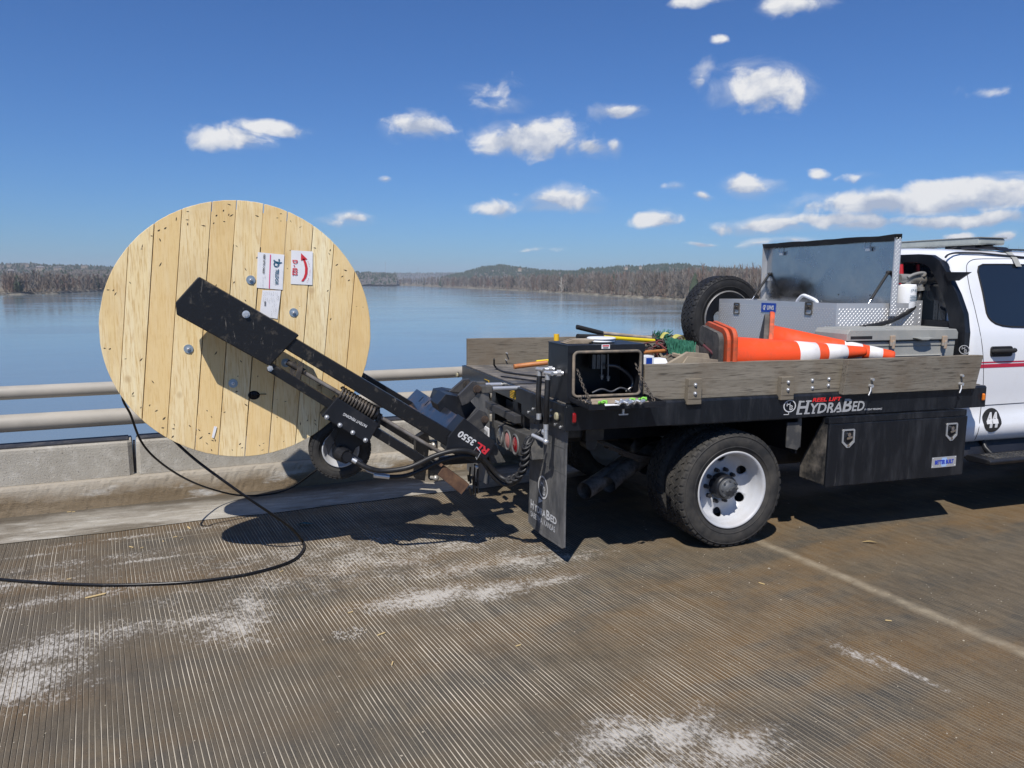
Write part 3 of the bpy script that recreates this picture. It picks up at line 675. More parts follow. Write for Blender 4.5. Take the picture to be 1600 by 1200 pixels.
# small buildings and masts far away
HW = mat('house_wall_tan', (.36, .30, .23), .8); HR = mat('house_roof_grey', (.20, .19, .19), .8); HB = mat('house_window_dark', (.05, .06, .08), .3); CRM = mat('cream_wall', (.70, .62, .45), .8)
def house(px, py, dist, w, h, lab, wall=HW, roof=HR, hip=True):
    d = dirx(px); p = CAM+d*dist; z = pz(px, py, dist); sx = Vector((d.y, -d.x, 0))
    t = thing('house', lab, 'house', (p.x, p.y, z))
    def q(a, b_, c): return (p.x+sx.x*a+d.x*b_, p.y+sx.y*a+d.y*b_, z+c)
    dd = w*.5
    mb = MB(); mb.add([q(-w/2, 0, -6), q(w/2, 0, -6), q(w/2, dd, -6), q(-w/2, dd, -6), q(-w/2, 0, h), q(w/2, 0, h), q(w/2, dd, h), q(-w/2, dd, h)], [(0,1,5,4),(1,2,6,5),(2,3,7,6),(3,0,4,7),(4,5,6,7)]); mb.build('wall', wall, t)
    mb = MB(); e = .6; i = dd*.4 if hip else 0
    mb.add([q(-w/2-e, -e, h+.02), q(w/2+e, -e, h+.02), q(w/2+e, dd+e, h+.02), q(-w/2-e, dd+e, h+.02), q(-w/2+i, dd/2, h*1.5), q(w/2-i, dd/2, h*1.5)], [(0,1,5,4),(1,2,5),(2,3,4,5),(3,0,4),(3,2,1,0)]); mb.build('roof', roof, t)
    for k in range(3):
        a = -w*.32+k*w*.32; mb = MB(); mb.add([q(a-.8, -.05, h*.3), q(a+.8, -.05, h*.3), q(a+.8, -.05, h*.8), q(a-.8, -.05, h*.8), q(a-.8, .1, h*.3), q(a+.8, .1, h*.3), q(a+.8, .1, h*.8), q(a-.8, .1, h*.8)], [(0,1,2,3),(7,6,5,4),(0,4,5,1),(3,2,6,7),(0,3,7,4),(1,5,6,2)]); mb.build('window', HB, t)
house(64, 421.5, 2450, 21, 7, 'largest tan house midway up the left hillside')
house(18, 428.5, 1600, 11, 6, 'tan house lowest on the left hillside by the dark trees')
house(15, 414.5, 2800, 10, 4, 'leftmost small house near the top of the left hill')
house(44, 414.0, 2800, 9, 4, 'small pale house on the crest of the left hill')
house(88, 420.0, 2600, 9, 4, 'left one of the two small houses right of the large tan house')
house(95, 419.3, 2650, 8, 4, 'right one of the two small houses right of the large tan house')
house(133, 416.5, 2800, 17, 3.5, 'wide low house on the left ridge nearest the wooden reel')
house(597, 443.3, shore(597)+25, 26, 9, 'cream building alone on the far shore right of the reel', CRM, HR)
house(812, 421.5, 2700, 12, 3.5, 'brown roofed house beside the round hill', HW, mat('brown_roof', (.30, .16, .10), .8))
house(978, 418.5, 2300, 9, 3.5, 'left one of two pale houses on the right hilltop')
house(1000, 417.6, 2300, 8, 3.5, 'right one of two pale houses on the right hilltop')
MSTM = mat('mast_steel', (.35, .33, .34), .6)
for (px, y0, y1, w, lab) in ((602.5, 436, 409, .8, 'tall radio mast on the horizon right of the reel'), (653.5, 434, 418, .7, 'shorter faint radio mast farther right on the horizon')):
    d = dirx(px); dist = 5200; p = CAM+d*dist; t = thing('radio_mast', lab, 'mast', (p.x, p.y, pz(px, y0, dist)-20))
    mb = MB(); mb.cyl((p.x, p.y, pz(px, y0, dist)-20), (p.x, p.y, pz(px, y1, dist)), w*1.6, w*.9, n=4, smooth=False); mb.build('mast', MSTM, t)
    mb = MB(); z = pz(px, y1, dist)
    for k in (0, 9, 20): mb.bar((p.x-3, p.y, z-k), (p.x+3, p.y, z-k), 1, 1)
    mb.build('antenna', MSTM, t)
#PART3
def text_fit(mb, s, p0, p1, v, cap, mi=0, bold=.01, shear=0, off=.0014, space=1.0):
    """one line of lettering from p0 to p1 along its baseline, capitals cap metres tall"""
    p0 = Vector(p0); p1 = Vector(p1); u = (p1-p0); L = u.length; u = u.normalized(); v = Vector(v); v = (v-u*v.dot(u)).normalized()
    k = MB(); text_mesh(k, s, (0,0,0), (1,0,0), (0,1,0), 1, 0, bold, shear, space=space, off=0)
    x0 = min(q.x for q in k.v); x1 = max(q.x for q in k.v); n = u.cross(v)
    vs = [p0+u*((q.x-x0)/(x1-x0)*L)+v*(q.y/.70*cap)+n*off for q in k.v]
    return mb.add(vs, k.f, mi=mi)

# ------------------------------------------------------------------ cable reel
RC = Vector((-.05, 0, 1.465)); RR = .757; FY = 4.82
reel = thing('cable_reel', 'big round pine cable reel held in the air by black lift arms', 'cable reel', (RC.x, 5.15, RC.z-RR))
def flange(y0, y1, seed):
    r_ = random.Random(seed); mb = MB(); a = P(375/2.609+140, 75/2.609+300, Y=FY); b_ = P(315/2.609+140, 990/2.609+300, Y=FY)
    ph = math.atan2(a.x-b_.x, a.z-b_.z)
    ss = [-RR]
    for px in (193, 231, 272, 317.5, 355.4, 397.6, 435, 476.5, 511, 547): 
        p = P(px, 514, Y=FY)-RC; ss.append(p.x*math.cos(ph)-p.z*math.sin(ph))
    ss.append(RR)
    def W2(s, t): return (RC.x+s*math.cos(ph)+t*math.sin(ph), RC.z-s*math.sin(ph)+t*math.cos(ph))
    for i in range(len(ss)-1):
        g0 = .0005 if i == 0 else r_.uniform(.0010, .0030); g1 = .0005 if i == len(ss)-2 else r_.uniform(.0008, .0024)
        a, b_ = ss[i]+g0, ss[i+1]-g1; n = 10; top = []; bot = []
        for k in range(n+1):
            s = a+(b_-a)*k/n; h = math.sqrt(max(1e-5, RR*RR-s*s))+r_.uniform(-.0008, .0008); top.append(W2(s, h)); bot.append(W2(s, -h))
        dy = r_.uniform(-.0015, .0012)
        mb.prism(bot+top[::-1], 1, y0+dy, y1+dy, rn=(r_.random(), r_.random(), r_.random()))
    if seed == 1:   # nail heads and torn fibres, in rings
        for i in range(len(ss)-1):
            w = ss[i+1]-ss[i]
            for rho in (.72, .69, .655, .56, .50, .45, .36, .28, .20, .12):
                for fr in (.2, .5, .8):
                    if r_.random() < (.62 if rho > .6 else .30):
                        s = ss[i]+w*(fr+r_.uniform(-.12, .12)); q_ = rho+r_.uniform(-.02, .02)
                        if abs(s) >= q_: continue
                        for sg in (1, -1):
                            if r_.random() < .25: continue
                            t = sg*math.sqrt(q_*q_-s*s); x, z = W2(s, t); an = r_.uniform(-1, 1)+(.0 if r_.random() < .6 else 1.5); L = r_.uniform(.006, .015); ww = r_.uniform(.0018, .0036)
                            c, sn = math.cos(an), math.sin(an); pts = [(x+c*l-sn*m_, z+sn*l+c*m_) for (l, m_) in ((-L, 0), (0, -ww), (L, 0), (0, ww))]
                            mb.prism(pts, 1, y0-.0022, y0+.004, mi=1, rn=(.5, .5, .5))
    return mb
flange(FY, FY+.052, 1).build('flange', [PINE, DARKEND], reel, bevel=.0022, seg=1)
flange(5.46, 5.512, 2).build('flange', [PINE, DARKEND], reel)
mb = MB()
for k in range(28): mb.lathe([(.50+.009*math.cos(j*math.pi/3), .01*math.sin(j*math.pi/3)) for j in range(7)], (RC.x, FY+.062+.0212*k, RC.z), (0,1,0), 56)
mb.lathe([(.495, FY+.052-5), (.495, 5.46-5)], (RC.x, 5, RC.z), (0,1,0), 56)
mb.build('wound_cable', CABM, reel)
for (x, y) in ((391.8, 437.2), (458.9, 488.2), (294.5, 545), (364.2, 599), (446.5, 567)):
    p = P(x, y, Y=FY-.002); mb = MB(); mb.cyl(p+Vector((0,.004,0)), p+Vector((0,-.003,0)), .026, n=24); w = mb.build('washer', GALV, reel, bevel=.001)
    mb = MB(); mb.cyl(p+Vector((0,-.003,0)), p+Vector((0,-.012,0)), .011, n=6, smooth=False); mb.ball(p+Vector((0,-.013,0)), .006, 8); mb.build('bolt', STL, w)
p = P(396.8, 617.4, Y=FY); mb = MB()
mb.prism([(p.x+.034*math.cos(t/20*6.283), p.z+.027*math.sin(t/20*6.283)) for t in range(20)], 1, FY-.0025, FY+.002)
mb.build('cable_hole', mat('dark_hole', (.006, .005, .005), .9), reel)
mb = MB(); 
for k in range(4): mb.tube([(p.x-.014+.008*k, FY+.0, p.z-.016), (p.x-.012+.008*k, FY-.010, p.z), (p.x-.010+.008*k, FY-.004, p.z+.017)], .0035, 6)
mb.tube([(p.x+.01, FY-.004, p.z+.004), (p.x+.04, FY-.010, p.z+.006), (p.x+.07, FY-.005, p.z+.004)], .0025, 6)
mb.build('cable_end', CABM, reel)
NV = Vector((0, -1, 0))
def L1(x, y, o=0): return P(380+x/7.5, 360+y/7.5, Y=FY-.0035-o)
def sheet(name, cs, parent, m=PAP, th=.0016):
    mb = MB(); a = [Vector(c) for c in cs]; n = (a[1]-a[0]).cross(a[2]-a[0]).normalized()*th
    if n.y > 0: n = -n
    # slightly curled paper, 8 x 8
    K = 8; vs = []
    for i in range(K+1):
        for j in range(K+1):
            s, t = i/K, j/K; q = a[0]*(1-s)*(1-t)+a[1]*s*(1-t)+a[2]*s*t+a[3]*(1-s)*t; e = max(abs(s-.5), abs(t-.5))*2
            vs.append(q+n*(1+1.2*max(0, e-.8)*5*noise.noise(Vector((s*3, t*3, th*900)))))
    mb.add(vs, [(i*(K+1)+j, (i+1)*(K+1)+j, (i+1)*(K+1)+j+1, i*(K+1)+j+1) for i in range(K) for j in range(K)], smooth=True)
    return mb.build(name, m, parent)
# first paper: logo, name, line, title (turned a quarter)
s1 = sheet('paper_label', [L1(170,255), L1(482,285), L1(462,697), L1(157,672)], reel); s1['label'] = 'white paper label with teal logo and pink line'
DN = (L1(300,680)-L1(320,285)).normalized(); RTv = Vector((1, 0, .03))
mb = MB(); O = .004
text_fit(mb, 'TELDOR', L1(380,450,O), L1(372,635,O), RTv, (L1(415,500)-L1(378,500)).length, bold=.03); mb.build('lettering', TXT, s1)
mb = MB(); cc = L1(388, 395, O); ring_flat(mb, cc, RTv, -DN, .0105, .0165, 24, a0=0, a1=360)
mb.add([L1(360,340,O), L1(372,352,O), L1(400,372,O), L1(452,372,O), L1(458,380,O), L1(425,390,O), L1(395,392,O), L1(352,356,O)], [(0,1,2,6,7),(2,3,4,5,6)]); mb.add([L1(412,335,O), L1(428,335,O), L1(430,350,O), L1(414,385,O)], [(0,1,2,3)])
mb.build('logo', TXT, s1)
mb = MB(); mb.add([L1(314,283,O), L1(324,283,O), L1(309,680,O), L1(300,680,O)], [(0,1,2,3)]); mb.build('line', TXP, s1)
mb = MB(); text_fit(mb, 'FIBER OPTIC CABLES', L1(237,280,O), L1(228,503,O), RTv, (L1(258,300)-L1(237,300)).length, bold=.03); mb.build('lettering', TXB, s1)
mb = MB(); text_fit(mb, 'Cables for Demanding Use', L1(355,450,O), L1(350,632,O), RTv, .0016*1, bold=.0)
for (x, y0, y1, h) in ((455, 460, 575, .0018), (192, 325, 430, .0018), (252, 530, 560, .006), (228, 545, 668, .004), (205, 610, 660, .002)): text_fit(mb, 'www. no 55 211' if h < .003 else 'G.652D', L1(x, y0, O), L1(x-4, y1, O), RTv, h, bold=0)
mb.build('small_print', TXG, s1)
s2 = sheet('paper_label', [L1(562,232), L1(815,247), L1(810,640), L1(556,628)], reel); s2['label'] = 'white paper label with red curved arrow'
mb = MB(); text_fit(mb, 'D - 022', L1(580,345,O), L1(578,525,O), RTv, (L1(636,400)-L1(580,400)).length, bold=.03); mb.build('lettering', TXR, s2)
mb = MB(); pts = [(708,335,26),(728,385,27),(740,440,28),(738,500,28),(722,550,28),(692,592,26)]; vs = []
for (x, y, w) in pts:
    dx = 1; ang = math.atan2((y-450), 260); vs += [L1(x-w*.55*math.cos(ang*.5), y-w*.3*math.sin(-ang*.9), O), L1(x+w*.55*math.cos(ang*.5), y+w*.3*math.sin(-ang*.9)*-1, O)]
mb.add(vs, [(2*i, 2*i+1, 2*i+3, 2*i+2) for i in range(len(pts)-1)]); mb.add([L1(678,266,O), L1(752,338,O), L1(676,352,O)], [(0,1,2)]); mb.build('arrow', TXR, s2)
mb = MB(); word = 'ROLL THIS WAY'
for i, ch in enumerate(word):
    if ch == ' ': continue
    t = i/12; y = 362+t*238; x = 752+30*math.sin(t*math.pi)**.8-10*t; sl = math.cos(t*math.pi)*-.35
    p0 = L1(x, y, O); u = (DN+Vector((-1, 0, 0))*sl*1.0).normalized(); v = NV.cross(u)
    text_mesh(mb, ch, p0, u, Vector((1,0,0)), .0060*1.25, bold=.02, off=.0003)
mb.build('lettering', TXR, s2)
mb = MB(); text_fit(mb, '---  - -', L1(675,370,O), L1(673,495,O), RTv, .002, bold=0); mb.build('small_print', TXG, s2)
s3 = sheet('paper_label', [L1(226,700), L1(442,705), L1(402,1036), L1(190,1003)], reel, th=.0012); s3['label'] = 'smaller creased white document'
mb = MB(); rr3 = random.Random(5)
for k in range(8):
    x = 398-k*22; y0 = 722+rr3.uniform(-4, 4)
    while y0 < (980 if k < 3 else 860):
        L = rr3.uniform(18, 60); text_fit(mb, ''.join(rr3.choice('ABEHINORST0123456789') for _ in range(max(2, int(L/8)))), L1(x-(y0-720)*.09, y0, O), L1(x-(y0+L-720)*.09, y0+L, O), RTv, .0016, bold=0); y0 += L+rr3.uniform(8, 60)
text_fit(mb, 'TELDOR', L1(412,765,O), L1(405,822,O), RTv, .0022, bold=.02)
for k in range(9): mb.add([L1(247+(k % 2), 830+k*6.5, O), L1(268, 830+k*6.5, O), L1(267, 833+k*6.5, O), L1(246, 833+k*6.5, O)], [(0,1,2,3)])
mb.build('small_print', TXB, s3)
def Z1(x, y, o=0): return P(140+x/2.609, 300+y/2.609, Y=FY-.003-o)
s4 = sheet('paper_sticker', [Z1(508,954), Z1(519,957), Z1(507,1004), Z1(498,1000)], reel)
# dangling cable from the reel to the deck, two runs
mb = MB(); g = lambda x, y: P(x, y, Z=.012)
c1 = [Vector((-.548, 5.2, 1.50)), Vector((-.56, 5.2, 1.30)), P(193, 610, Y=5.2), P(205, 650, Y=5.25), P(222, 692, Y=5.4), P(250, 722, Y=5.6), P(290, 748, Y=5.9), P(330, 764, Y=6.2), P(375, 774, Y=6.42), P(420, 772, Y=6.50), P(455, 762, Y=6.50), P(490, 738, Y=6.3), P(520, 715, Y=5.9), P(545, 690, Y=5.6), Vector((.45, 5.3, 1.2))]
mb.tube(c1, .0075, 8, sub=8)
c2 = [Vector((-.52, 5.10, 1.60)), Vector((-.548, 5.08, 1.42)), Vector((-.54, 5.07, 1.20)), P(256, 668, Y=5.05), P(274, 690, Y=5.03), P(305, 718, Y=4.98), P(345, 748, Y=4.93), P(390, 780, Y=4.95), P(430, 807, Y=5.02), P(458, 828, Y=5.10), g(474, 848), g(474, 858), g(465, 870), g(452, 878), g(430, 886), g(400, 894), g(370, 900), g(310, 908), g(250, 912), g(170, 914), g(100, 912), g(50, 909), g(0, 905), g(-60, 898), g(-200, 880), g(-420, 850)]
mb.tube(c2, .0085, 8, sub=8)
cab = tag(mb.build('cable', CABM), 'thin black cable trailing from the reel and curving left across the deck', 'cable')

# ------------------------------------------------------------------ reel lift
AY0, AY1 = 4.57, 4.69
lift = thing('reel_lift', 'black steel reel lift with two arms, coil spring and red and white number', 'reel lift', (1.15, 5.2, .35))
def A(x, y, Y=AY0): p = P(x, y, Y=Y); return (p.x, p.z)
def armplate(y0, y1, name='arm_head'):
    mb = MB(); mb.prism([(-.262, 1.781), (-.385, 1.640), (-.381, 1.573), (.083, 1.283), (.100, 1.285), (.262, 1.452), (.246, 1.462)], 1, y0, y1)
    return mb.build(name, BLKW, lift, bevel=.006)
h1 = armplate(AY0, AY1)
p = P(384.5, 491, Y=AY0); mb = MB(); mb.cyl(p+Vector((0, .01, 0)), p+Vector((0, -.004, 0)), .021, n=20); mb.cyl(p, p+Vector((0, -.018, 0)), .014, n=6, smooth=False); mb.build('bolt', STL, h1, bevel=.001)
p = P(422, 575.5, Y=AY0); mb = MB(); mb.cyl(p+Vector((0, .01, 0)), p+Vector((0, -.018, 0)), .017, n=6, smooth=False); mb.cyl(p+Vector((0,.01,0)), p+Vector((0,-.024,0)), .009, n=12); mb.build('bolt', STL, h1, bevel=.001)
mb = MB(); mb.cyl((RC.x, AY1, RC.z), (RC.x, 5.84, RC.z), .032, n=20); mb.build('spindle', STL, lift)
def upper(y0, y1):
    mb = MB(); mb.prism([A(446, 519.4), A(433.6, 538.4), A(700, 699), A(722, 684)], 1, y0, y1); return mb.build('upper_arm', BLKW, lift, bevel=.006)
upper(AY0+.01, AY1-.008); h2 = armplate(5.82, 5.94); upper(5.83, 5.93)
def lower(y0, y1):
    mb = MB(); a = P(421, 574, Y=AY0); b = P(716, 755, Y=AY0); d = (b-a).normalized(); n = Vector((-d.z, 0, d.x)); w = .027
    mb.prism([((a+n*w).x, (a+n*w).z), ((a-n*w).x, (a-n*w).z), ((b-n*w).x, (b-n*w).z), ((b+n*w).x, (b+n*w).z)], 1, y0, y1); return mb
lower(AY0+.02, AY0+.10).build('lower_arm', BLKW, lift, bevel=.004); lower(5.84, 5.92).build('lower_arm', BLKW, lift, bevel=.004)
mb = MB(); a = P(690, 731, Y=AY0); b = P(727, 768, Y=AY0); mb.bar(P(686, 728, Y=AY0+.05), P(729, 769, Y=AY0+.05), .10, .082, up=(0,0,1)) if False else mb.prism([(lambda p: (p.x, p.z))(P(*k_, Y=AY0+.015)) for k_ in ((694, 728), (734, 757), (721, 773), (684, 742))], 1, AY0+.015, AY0+.105); mb.build('rusty_foot', RST, lift, bevel=.003)
SY = AY0-.012
mb = MB(); mb.prism([A(527, 621, SY), A(592.5, 663, SY), A(575, 693.6, SY), A(502.4, 650.5, SY)], 1, SY, AY0+.12); slv = mb.build('sliding_sleeve', BLK, lift, bevel=.004)
for (x, y) in ((510.5, 651.6), (531, 664), (551, 675.6), (570.8, 687.6)):
    p = P(x, y, Y=SY); mb = MB(); mb.cyl(p+Vector((0, .005, 0)), p+Vector((0, -.008, 0)), .0135, n=14); mb.ball(p+Vector((0, -.008, 0)), .0105, 10); mb.build('bolt', STL, slv)
mb = MB(); text_fit(mb, 'PATENT PENDING', P(574, 664.5, Y=SY-.003), P(537.5, 645, Y=SY-.003), (-.4, 0, -1), .016, bold=.02); mb.build('lettering', TXW, slv)
RY = AY0+.055; ra = P(452, 568.5, Y=RY); rb = P(690, 708, Y=RY); rd = (rb-ra).normalized()
mb = MB(); mb.cyl(ra, rb, .0125, n=14); mb.build('spring_rod', PIP, lift)
sa = P(529, 616, Y=RY); sb = P(583, 647.5, Y=RY); sa = ra+rd*(sa-ra).dot(rd); sb = ra+rd*(sb-ra).dot(rd)
mb = MB(); u = rd.orthogonal().normalized(); w = rd.cross(u); turns = 12; pts = [sa+(sb-sa)*(k/(turns*14))+u*(.041*math.cos(k/14*6.283))+w*(.041*math.sin(k/14*6.283)) for k in range(turns*14+1)]
mb.tube(pts, .0082, 8); mb.build('coil_spring', DIRTY, lift)
mb = MB(); mb.cyl(sb, sb+rd*.014, .048, n=18); mb.cyl(sb+rd*.014, sb+rd*.05, .022, n=12); mb.bar(sb+rd*.03+Vector((0,0,.04)), sb+rd*.03-Vector((0,0,.07)), .05, .02, up=(1,0,0)); mb.build('spring_stop', BLKW, lift, bevel=.002)
mb = MB(); c = P(463, 574, Y=RY); mb.cyl(c-rd*.06, c+rd*.005, .017, n=14); mb.cyl(c+rd*.02, c+rd*.055, .020, n=6, smooth=False); mb.bar(c+Vector((-.012,0,.035)), c+Vector((-.03,0,-.075)), .012, .03, up=(1,0,0)); mb.bar(c+Vector((.03,-.02,.03)), c+Vector((.0,-.02,-.075)), .014, .03, up=(1,0,0)); mb.build('clevis', DIRTY, lift, bevel=.002)
# drive wheel with hub motor
DC = Vector((.51, 0, .712)); DRr = .192
def tyre(mb, c, Rr, w, rim, tread=True, n=56, lugs=44, rows=5, mi=0, rot=0, groove=.006, rot0=0):
    """carcass by lathe plus raised tread blocks; axis Y, c = centre, w = width"""
    h = w/2; sh = Rr*.965
    prof = [(rim, -h*.62), (rim+.012, -h*.80), (rim+(Rr-rim)*.35, -h*.99), (rim+(Rr-rim)*.62, -h*1.0), (sh-.012, -h*.93), (sh+.001, -h*.84), (Rr-groove, -h*.74), (Rr-groove, 0), (Rr-groove, h*.74), (sh+.001, h*.84), (sh-.012, h*.93), (rim+(Rr-rim)*.62, h), (rim+(Rr-rim)*.35, h*.99), (rim+.012, h*.80), (rim, h*.62)]
    mb.lathe(prof, c, (0,1,0), n, mi)
    mb.lathe([(rim+(Rr-rim)*.30, -h*.985), (rim+(Rr-rim)*.32, -h*1.012), (rim+(Rr-rim)*.345, -h*1.012), (rim+(Rr-rim)*.36, -h*.992)], c, (0,1,0), n, mi)
    mb.lathe([(rim+(Rr-rim)*.78, -h*.975), (rim+(Rr-rim)*.795, -h*.99), (rim+(Rr-rim)*.815, -h*.985), (rim+(Rr-rim)*.83, -h*.95)], c, (0,1,0), n, mi)
    if tread:
        W_ = 2*h*.76
        for row in range(rows):
            y0 = -W_/2+W_*row/rows+.0022; y1 = -W_/2+W_*(row+1)/rows-.0022
            for k in range(lugs):
                a0 = 6.2832*(k+.5*(row % 2))/lugs; da = 6.2832/lugs*.86; sk = (.35 if row % 2 else -.35)*6.2832/lugs
                vs = []
                for (rr_, ins) in ((Rr-groove-.001, 0), (Rr, .0012)):
                    for (yy, aa) in ((y0+ins, a0+ins/Rr-sk*.5), (y1-ins, a0+ins/Rr+sk*.5), (y1-ins, a0+da-ins/Rr+sk*.5), (y0+ins, a0+da-ins/Rr-sk*.5)):
                        vs.append(c+Vector((math.cos(aa)*rr_, yy, math.sin(aa)*rr_)))
                mb.add(vs, [(0,3,2,1)[::-1], (4,5,6,7), (0,1,5,4), (1,2,6,5), (2,3,7,6), (3,0,4,7)], mi=mi)
        for sgn in (-1, 1):   # shoulder lugs
            for k in range(lugs):
                a0 = 6.2832*(k+.25)/lugs; da = 6.2832/lugs*.62; vs = []
                for aa in (a0, a0+da):
                    for (r_, y_) in ((Rr-.001, h*.72), (Rr-.004, h*.80), (sh+.004, h*.90), (sh-.028, h*.965), (sh-.03, h*.90), (sh-.005, h*.80)):
                        vs.append(c+Vector((math.cos(aa)*r_, sgn*y_, math.sin(aa)*r_)))
                mb.add(vs, [(0,1,7,6), (1,2,8,7), (2,3,9,8), (3,4,10,9), (0,5,4,3,2,1), (6,7,8,9,10,11)], mi=mi)
    return mb
dw = thing('drive_wheel', None, None, (DC.x, 4.88, DC.z)); dw.parent = lift; dw.location = Vector((DC.x, 4.88, DC.z))-lift.location
cw = Vector((DC.x, 4.885, DC.z))
tyre(MB(), cw, DRr, .13, .114, lugs=40, rows=3, groove=.004, n=48).build('tyre', RUB, dw)
mb = MB(); mb.lathe([(.117, -.050), (.114, -.057), (.107, -.053), (.102, -.03), (.07, -.008), (.02, -.008), (.02, .02), (.10, .03), (.115, .05)], cw, (0,1,0), 40); mb.build('rim', WHR, dw)
mb = MB(); mo = P(541, 712, Y=4.66); mb.cyl(cw+Vector((0, -.01, 0)), mo+Vector((-.03, .03, .012)), .052, n=20); mb.cyl(mo+Vector((-.03, .03, .012)), mo+Vector((0, -.03, 0)), .048, .044, n=20); mb.cyl(mo+Vector((0, -.03, 0)), mo+Vector((.002, -.045, 0)), .030, n=16)
for k in range(6): t = k*1.047; e = Vector((math.cos(t)*.037, 0, math.sin(t)*.037)); mb.cyl(mo+e+Vector((0, -.028, 0)), mo+e+Vector((0, -.042, 0)), .006, n=6, smooth=False)
mb.bar(mo+Vector((.01, 0, 0)), mo+Vector((.085, -.01, -.055)), .035, .045)
mb.build('hub_motor', BLK, lift, bevel=.003)
mb = MB(); mb.prism([A(519, 655, 4.70), A(573, 690, 4.70), A(556, 700, 4.70), A(548, 716, 4.70), A(530, 714, 4.70), A(523, 694, 4.70)], 1, 4.70, 4.712); mb.prism([A(507, 690, 4.68), A(524, 668, 4.68), A(529, 672, 4.68), A(513, 712, 4.68)], 1, 4.68, 4.69); mb.build('motor_bracket', BLK, lift, bevel=.002)
# head box with number, cross beam
HY = AY0-.01
mb = MB(); mb.prism([A(725, 653, HY), A(775, 691, HY), A(761, 717, HY), A(748, 725, HY), A(697, 705, HY), A(700, 683, HY)], 1, HY, HY+.16); hd = mb.build('lift_head', BLK, lift, bevel=.004)
mb = MB(); d0 = P(765.0, 702.5, Y=HY-.003); d1 = P(744.5, 688.8, Y=HY-.003); d2 = P(719.5, 672.5, Y=HY-.003)
text_fit(mb, 'RL', d0, d1+(d0-d1)*.12, (-.55, 0, -.9), .042, bold=.035, shear=.1); mb.build('lettering', TXR, hd)['label'] = 'red letters RL'
mb = MB(); text_fit(mb, '3550', d1, d2, (-.55, 0, -.9), .040, bold=.03, shear=.1); mb.build('lettering', TXW, hd)['label'] = 'white digits 3550'
BEAM = mat('glossy_blue_black_beam', (.020, .022, .028), .32, metal=.2, dust=(.17, .12, .09), dscale=6, dlo=.5, dhi=.72, coat=.4, scratch=(.3, .28, .25))
n1 = Vector((1.249, 4.6, .908)); n2 = Vector((1.150, 4.6, .812)); ax = (n2-n1).normalized(); pr = Vector((-ax.z, 0, ax.x))*-1
mb = MB(); dpt = Vector((.13, 0, -.10)); f_ = Vector((1.212, 6.05, .908)); vs = []
for y in (4.6, 6.05):
    for q_ in (n1, n2, n2+dpt, n1+dpt): vs.append((q_.x, y, q_.z))
mb.add(vs, [(0,1,2,3),(7,6,5,4),(0,4,5,1),(1,5,6,2),(2,6,7,3),(3,7,4,0)]); mb.build('cross_beam', BEAM, lift, bevel=.004)
mb = MB(); e = (n2-n1).normalized(); o_ = Vector((-.012, 0, .012))
for y in (5.62, 5.42): mb.bar(Vector((n1.x-.012, y, n1.z-.0))+e*.02+o_, Vector((n1.x-.012, y, n1.z))+e*.07+o_, .012, .004, up=(-.7,0,.7))
mb.build('slot', BLK, lift)
mb = MB(); mb.bar(n2+Vector((-.004, .03, -.002)), Vector((n2.x-.004, 6.03, n2.z-.002)), .012, .010); mb.build('rusty_edge', RST, lift)
RST2 = mat('dark_rusty_pin', (.05, .035, .028), .7, dust=(.13, .085, .055), dscale=20, dlo=.45, dhi=.7)
# knuckle boxes, pins, links between lift and bed
K1 = mat('knuckle_grey', (.045, .045, .048), .5, dust=(.22, .20, .17), dscale=8, dlo=.5, dhi=.8, dmax=.5)
def pr_(pts, Y0, Y1, name, m_, par=None, bv=.003):
    mb = MB(); mb.prism([A(x, y, Y0) for (x, y) in pts], 1, Y0, Y1); return mb.build(name, m_, par or lift, bevel=bv)
pr_([(697, 616), (731, 622), (744, 637), (724, 662), (688, 645), (683, 632)], 5.10, 5.32, 'knuckle_box', BLK)
pr_([(686, 612), (700, 610), (724, 614), (728, 622), (690, 634), (676, 640)], 5.55, 5.75, 'knuckle_box', BLK)
pr_([(716, 618), (738, 596), (744, 596), (752, 606), (744, 618), (732, 630), (722, 634)], 5.02, 5.05, 'pivot_plate', K1)
pr_([(702, 612), (724, 593), (733, 592), (738, 600), (720, 614)], 5.36, 5.39, 'pivot_plate', K1)
pr_([(722, 665), (748, 640), (760, 645), (765, 656), (757, 668), (735, 680)], 4.98, 5.02, 'link_plate', K1)
for (x, y, Y, r_, l, m_) in ((746.5, 608.5, 5.0, .025, .12, RST), (730, 601, 5.34, .023, .10, GRY), (758.5, 656, 4.96, .022, .14, RST), (719, 690, 5.0, .02, .1, GRY)):
    p = P(x, y, Y=Y); mb = MB(); mb.cyl(p, p+Vector((0, l, 0)), r_*1.15, n=20); mb.cyl(p+Vector((0, -.008, 0)), p+Vector((0, .01, 0)), r_*.8, n=20); mb.build('pivot_pin', DIRTY if m_ is GRY else RST2, lift, bevel=.002)
for (xa, ya, Ya, xb, yb) in ((752, 608, 5.08, 800, 607, ), (742, 602, 5.42, 792, 601)):
    a = P(xa, ya, Y=Ya); b = Vector((1.95, a.y, P(xb, yb, Y=Ya).z)); mb = MB(); mb.cyl(a+Vector((.02, 0, 0)), b, .017, n=14); c_ = mb.build('cylinder_rod', STL, lift)
    mb = MB(); mb.bar(a-Vector((.02, 0, 0)), a+Vector((.075, 0, 0)), .06, .055); mb.build('rod_end', GRY, lift, bevel=.006)
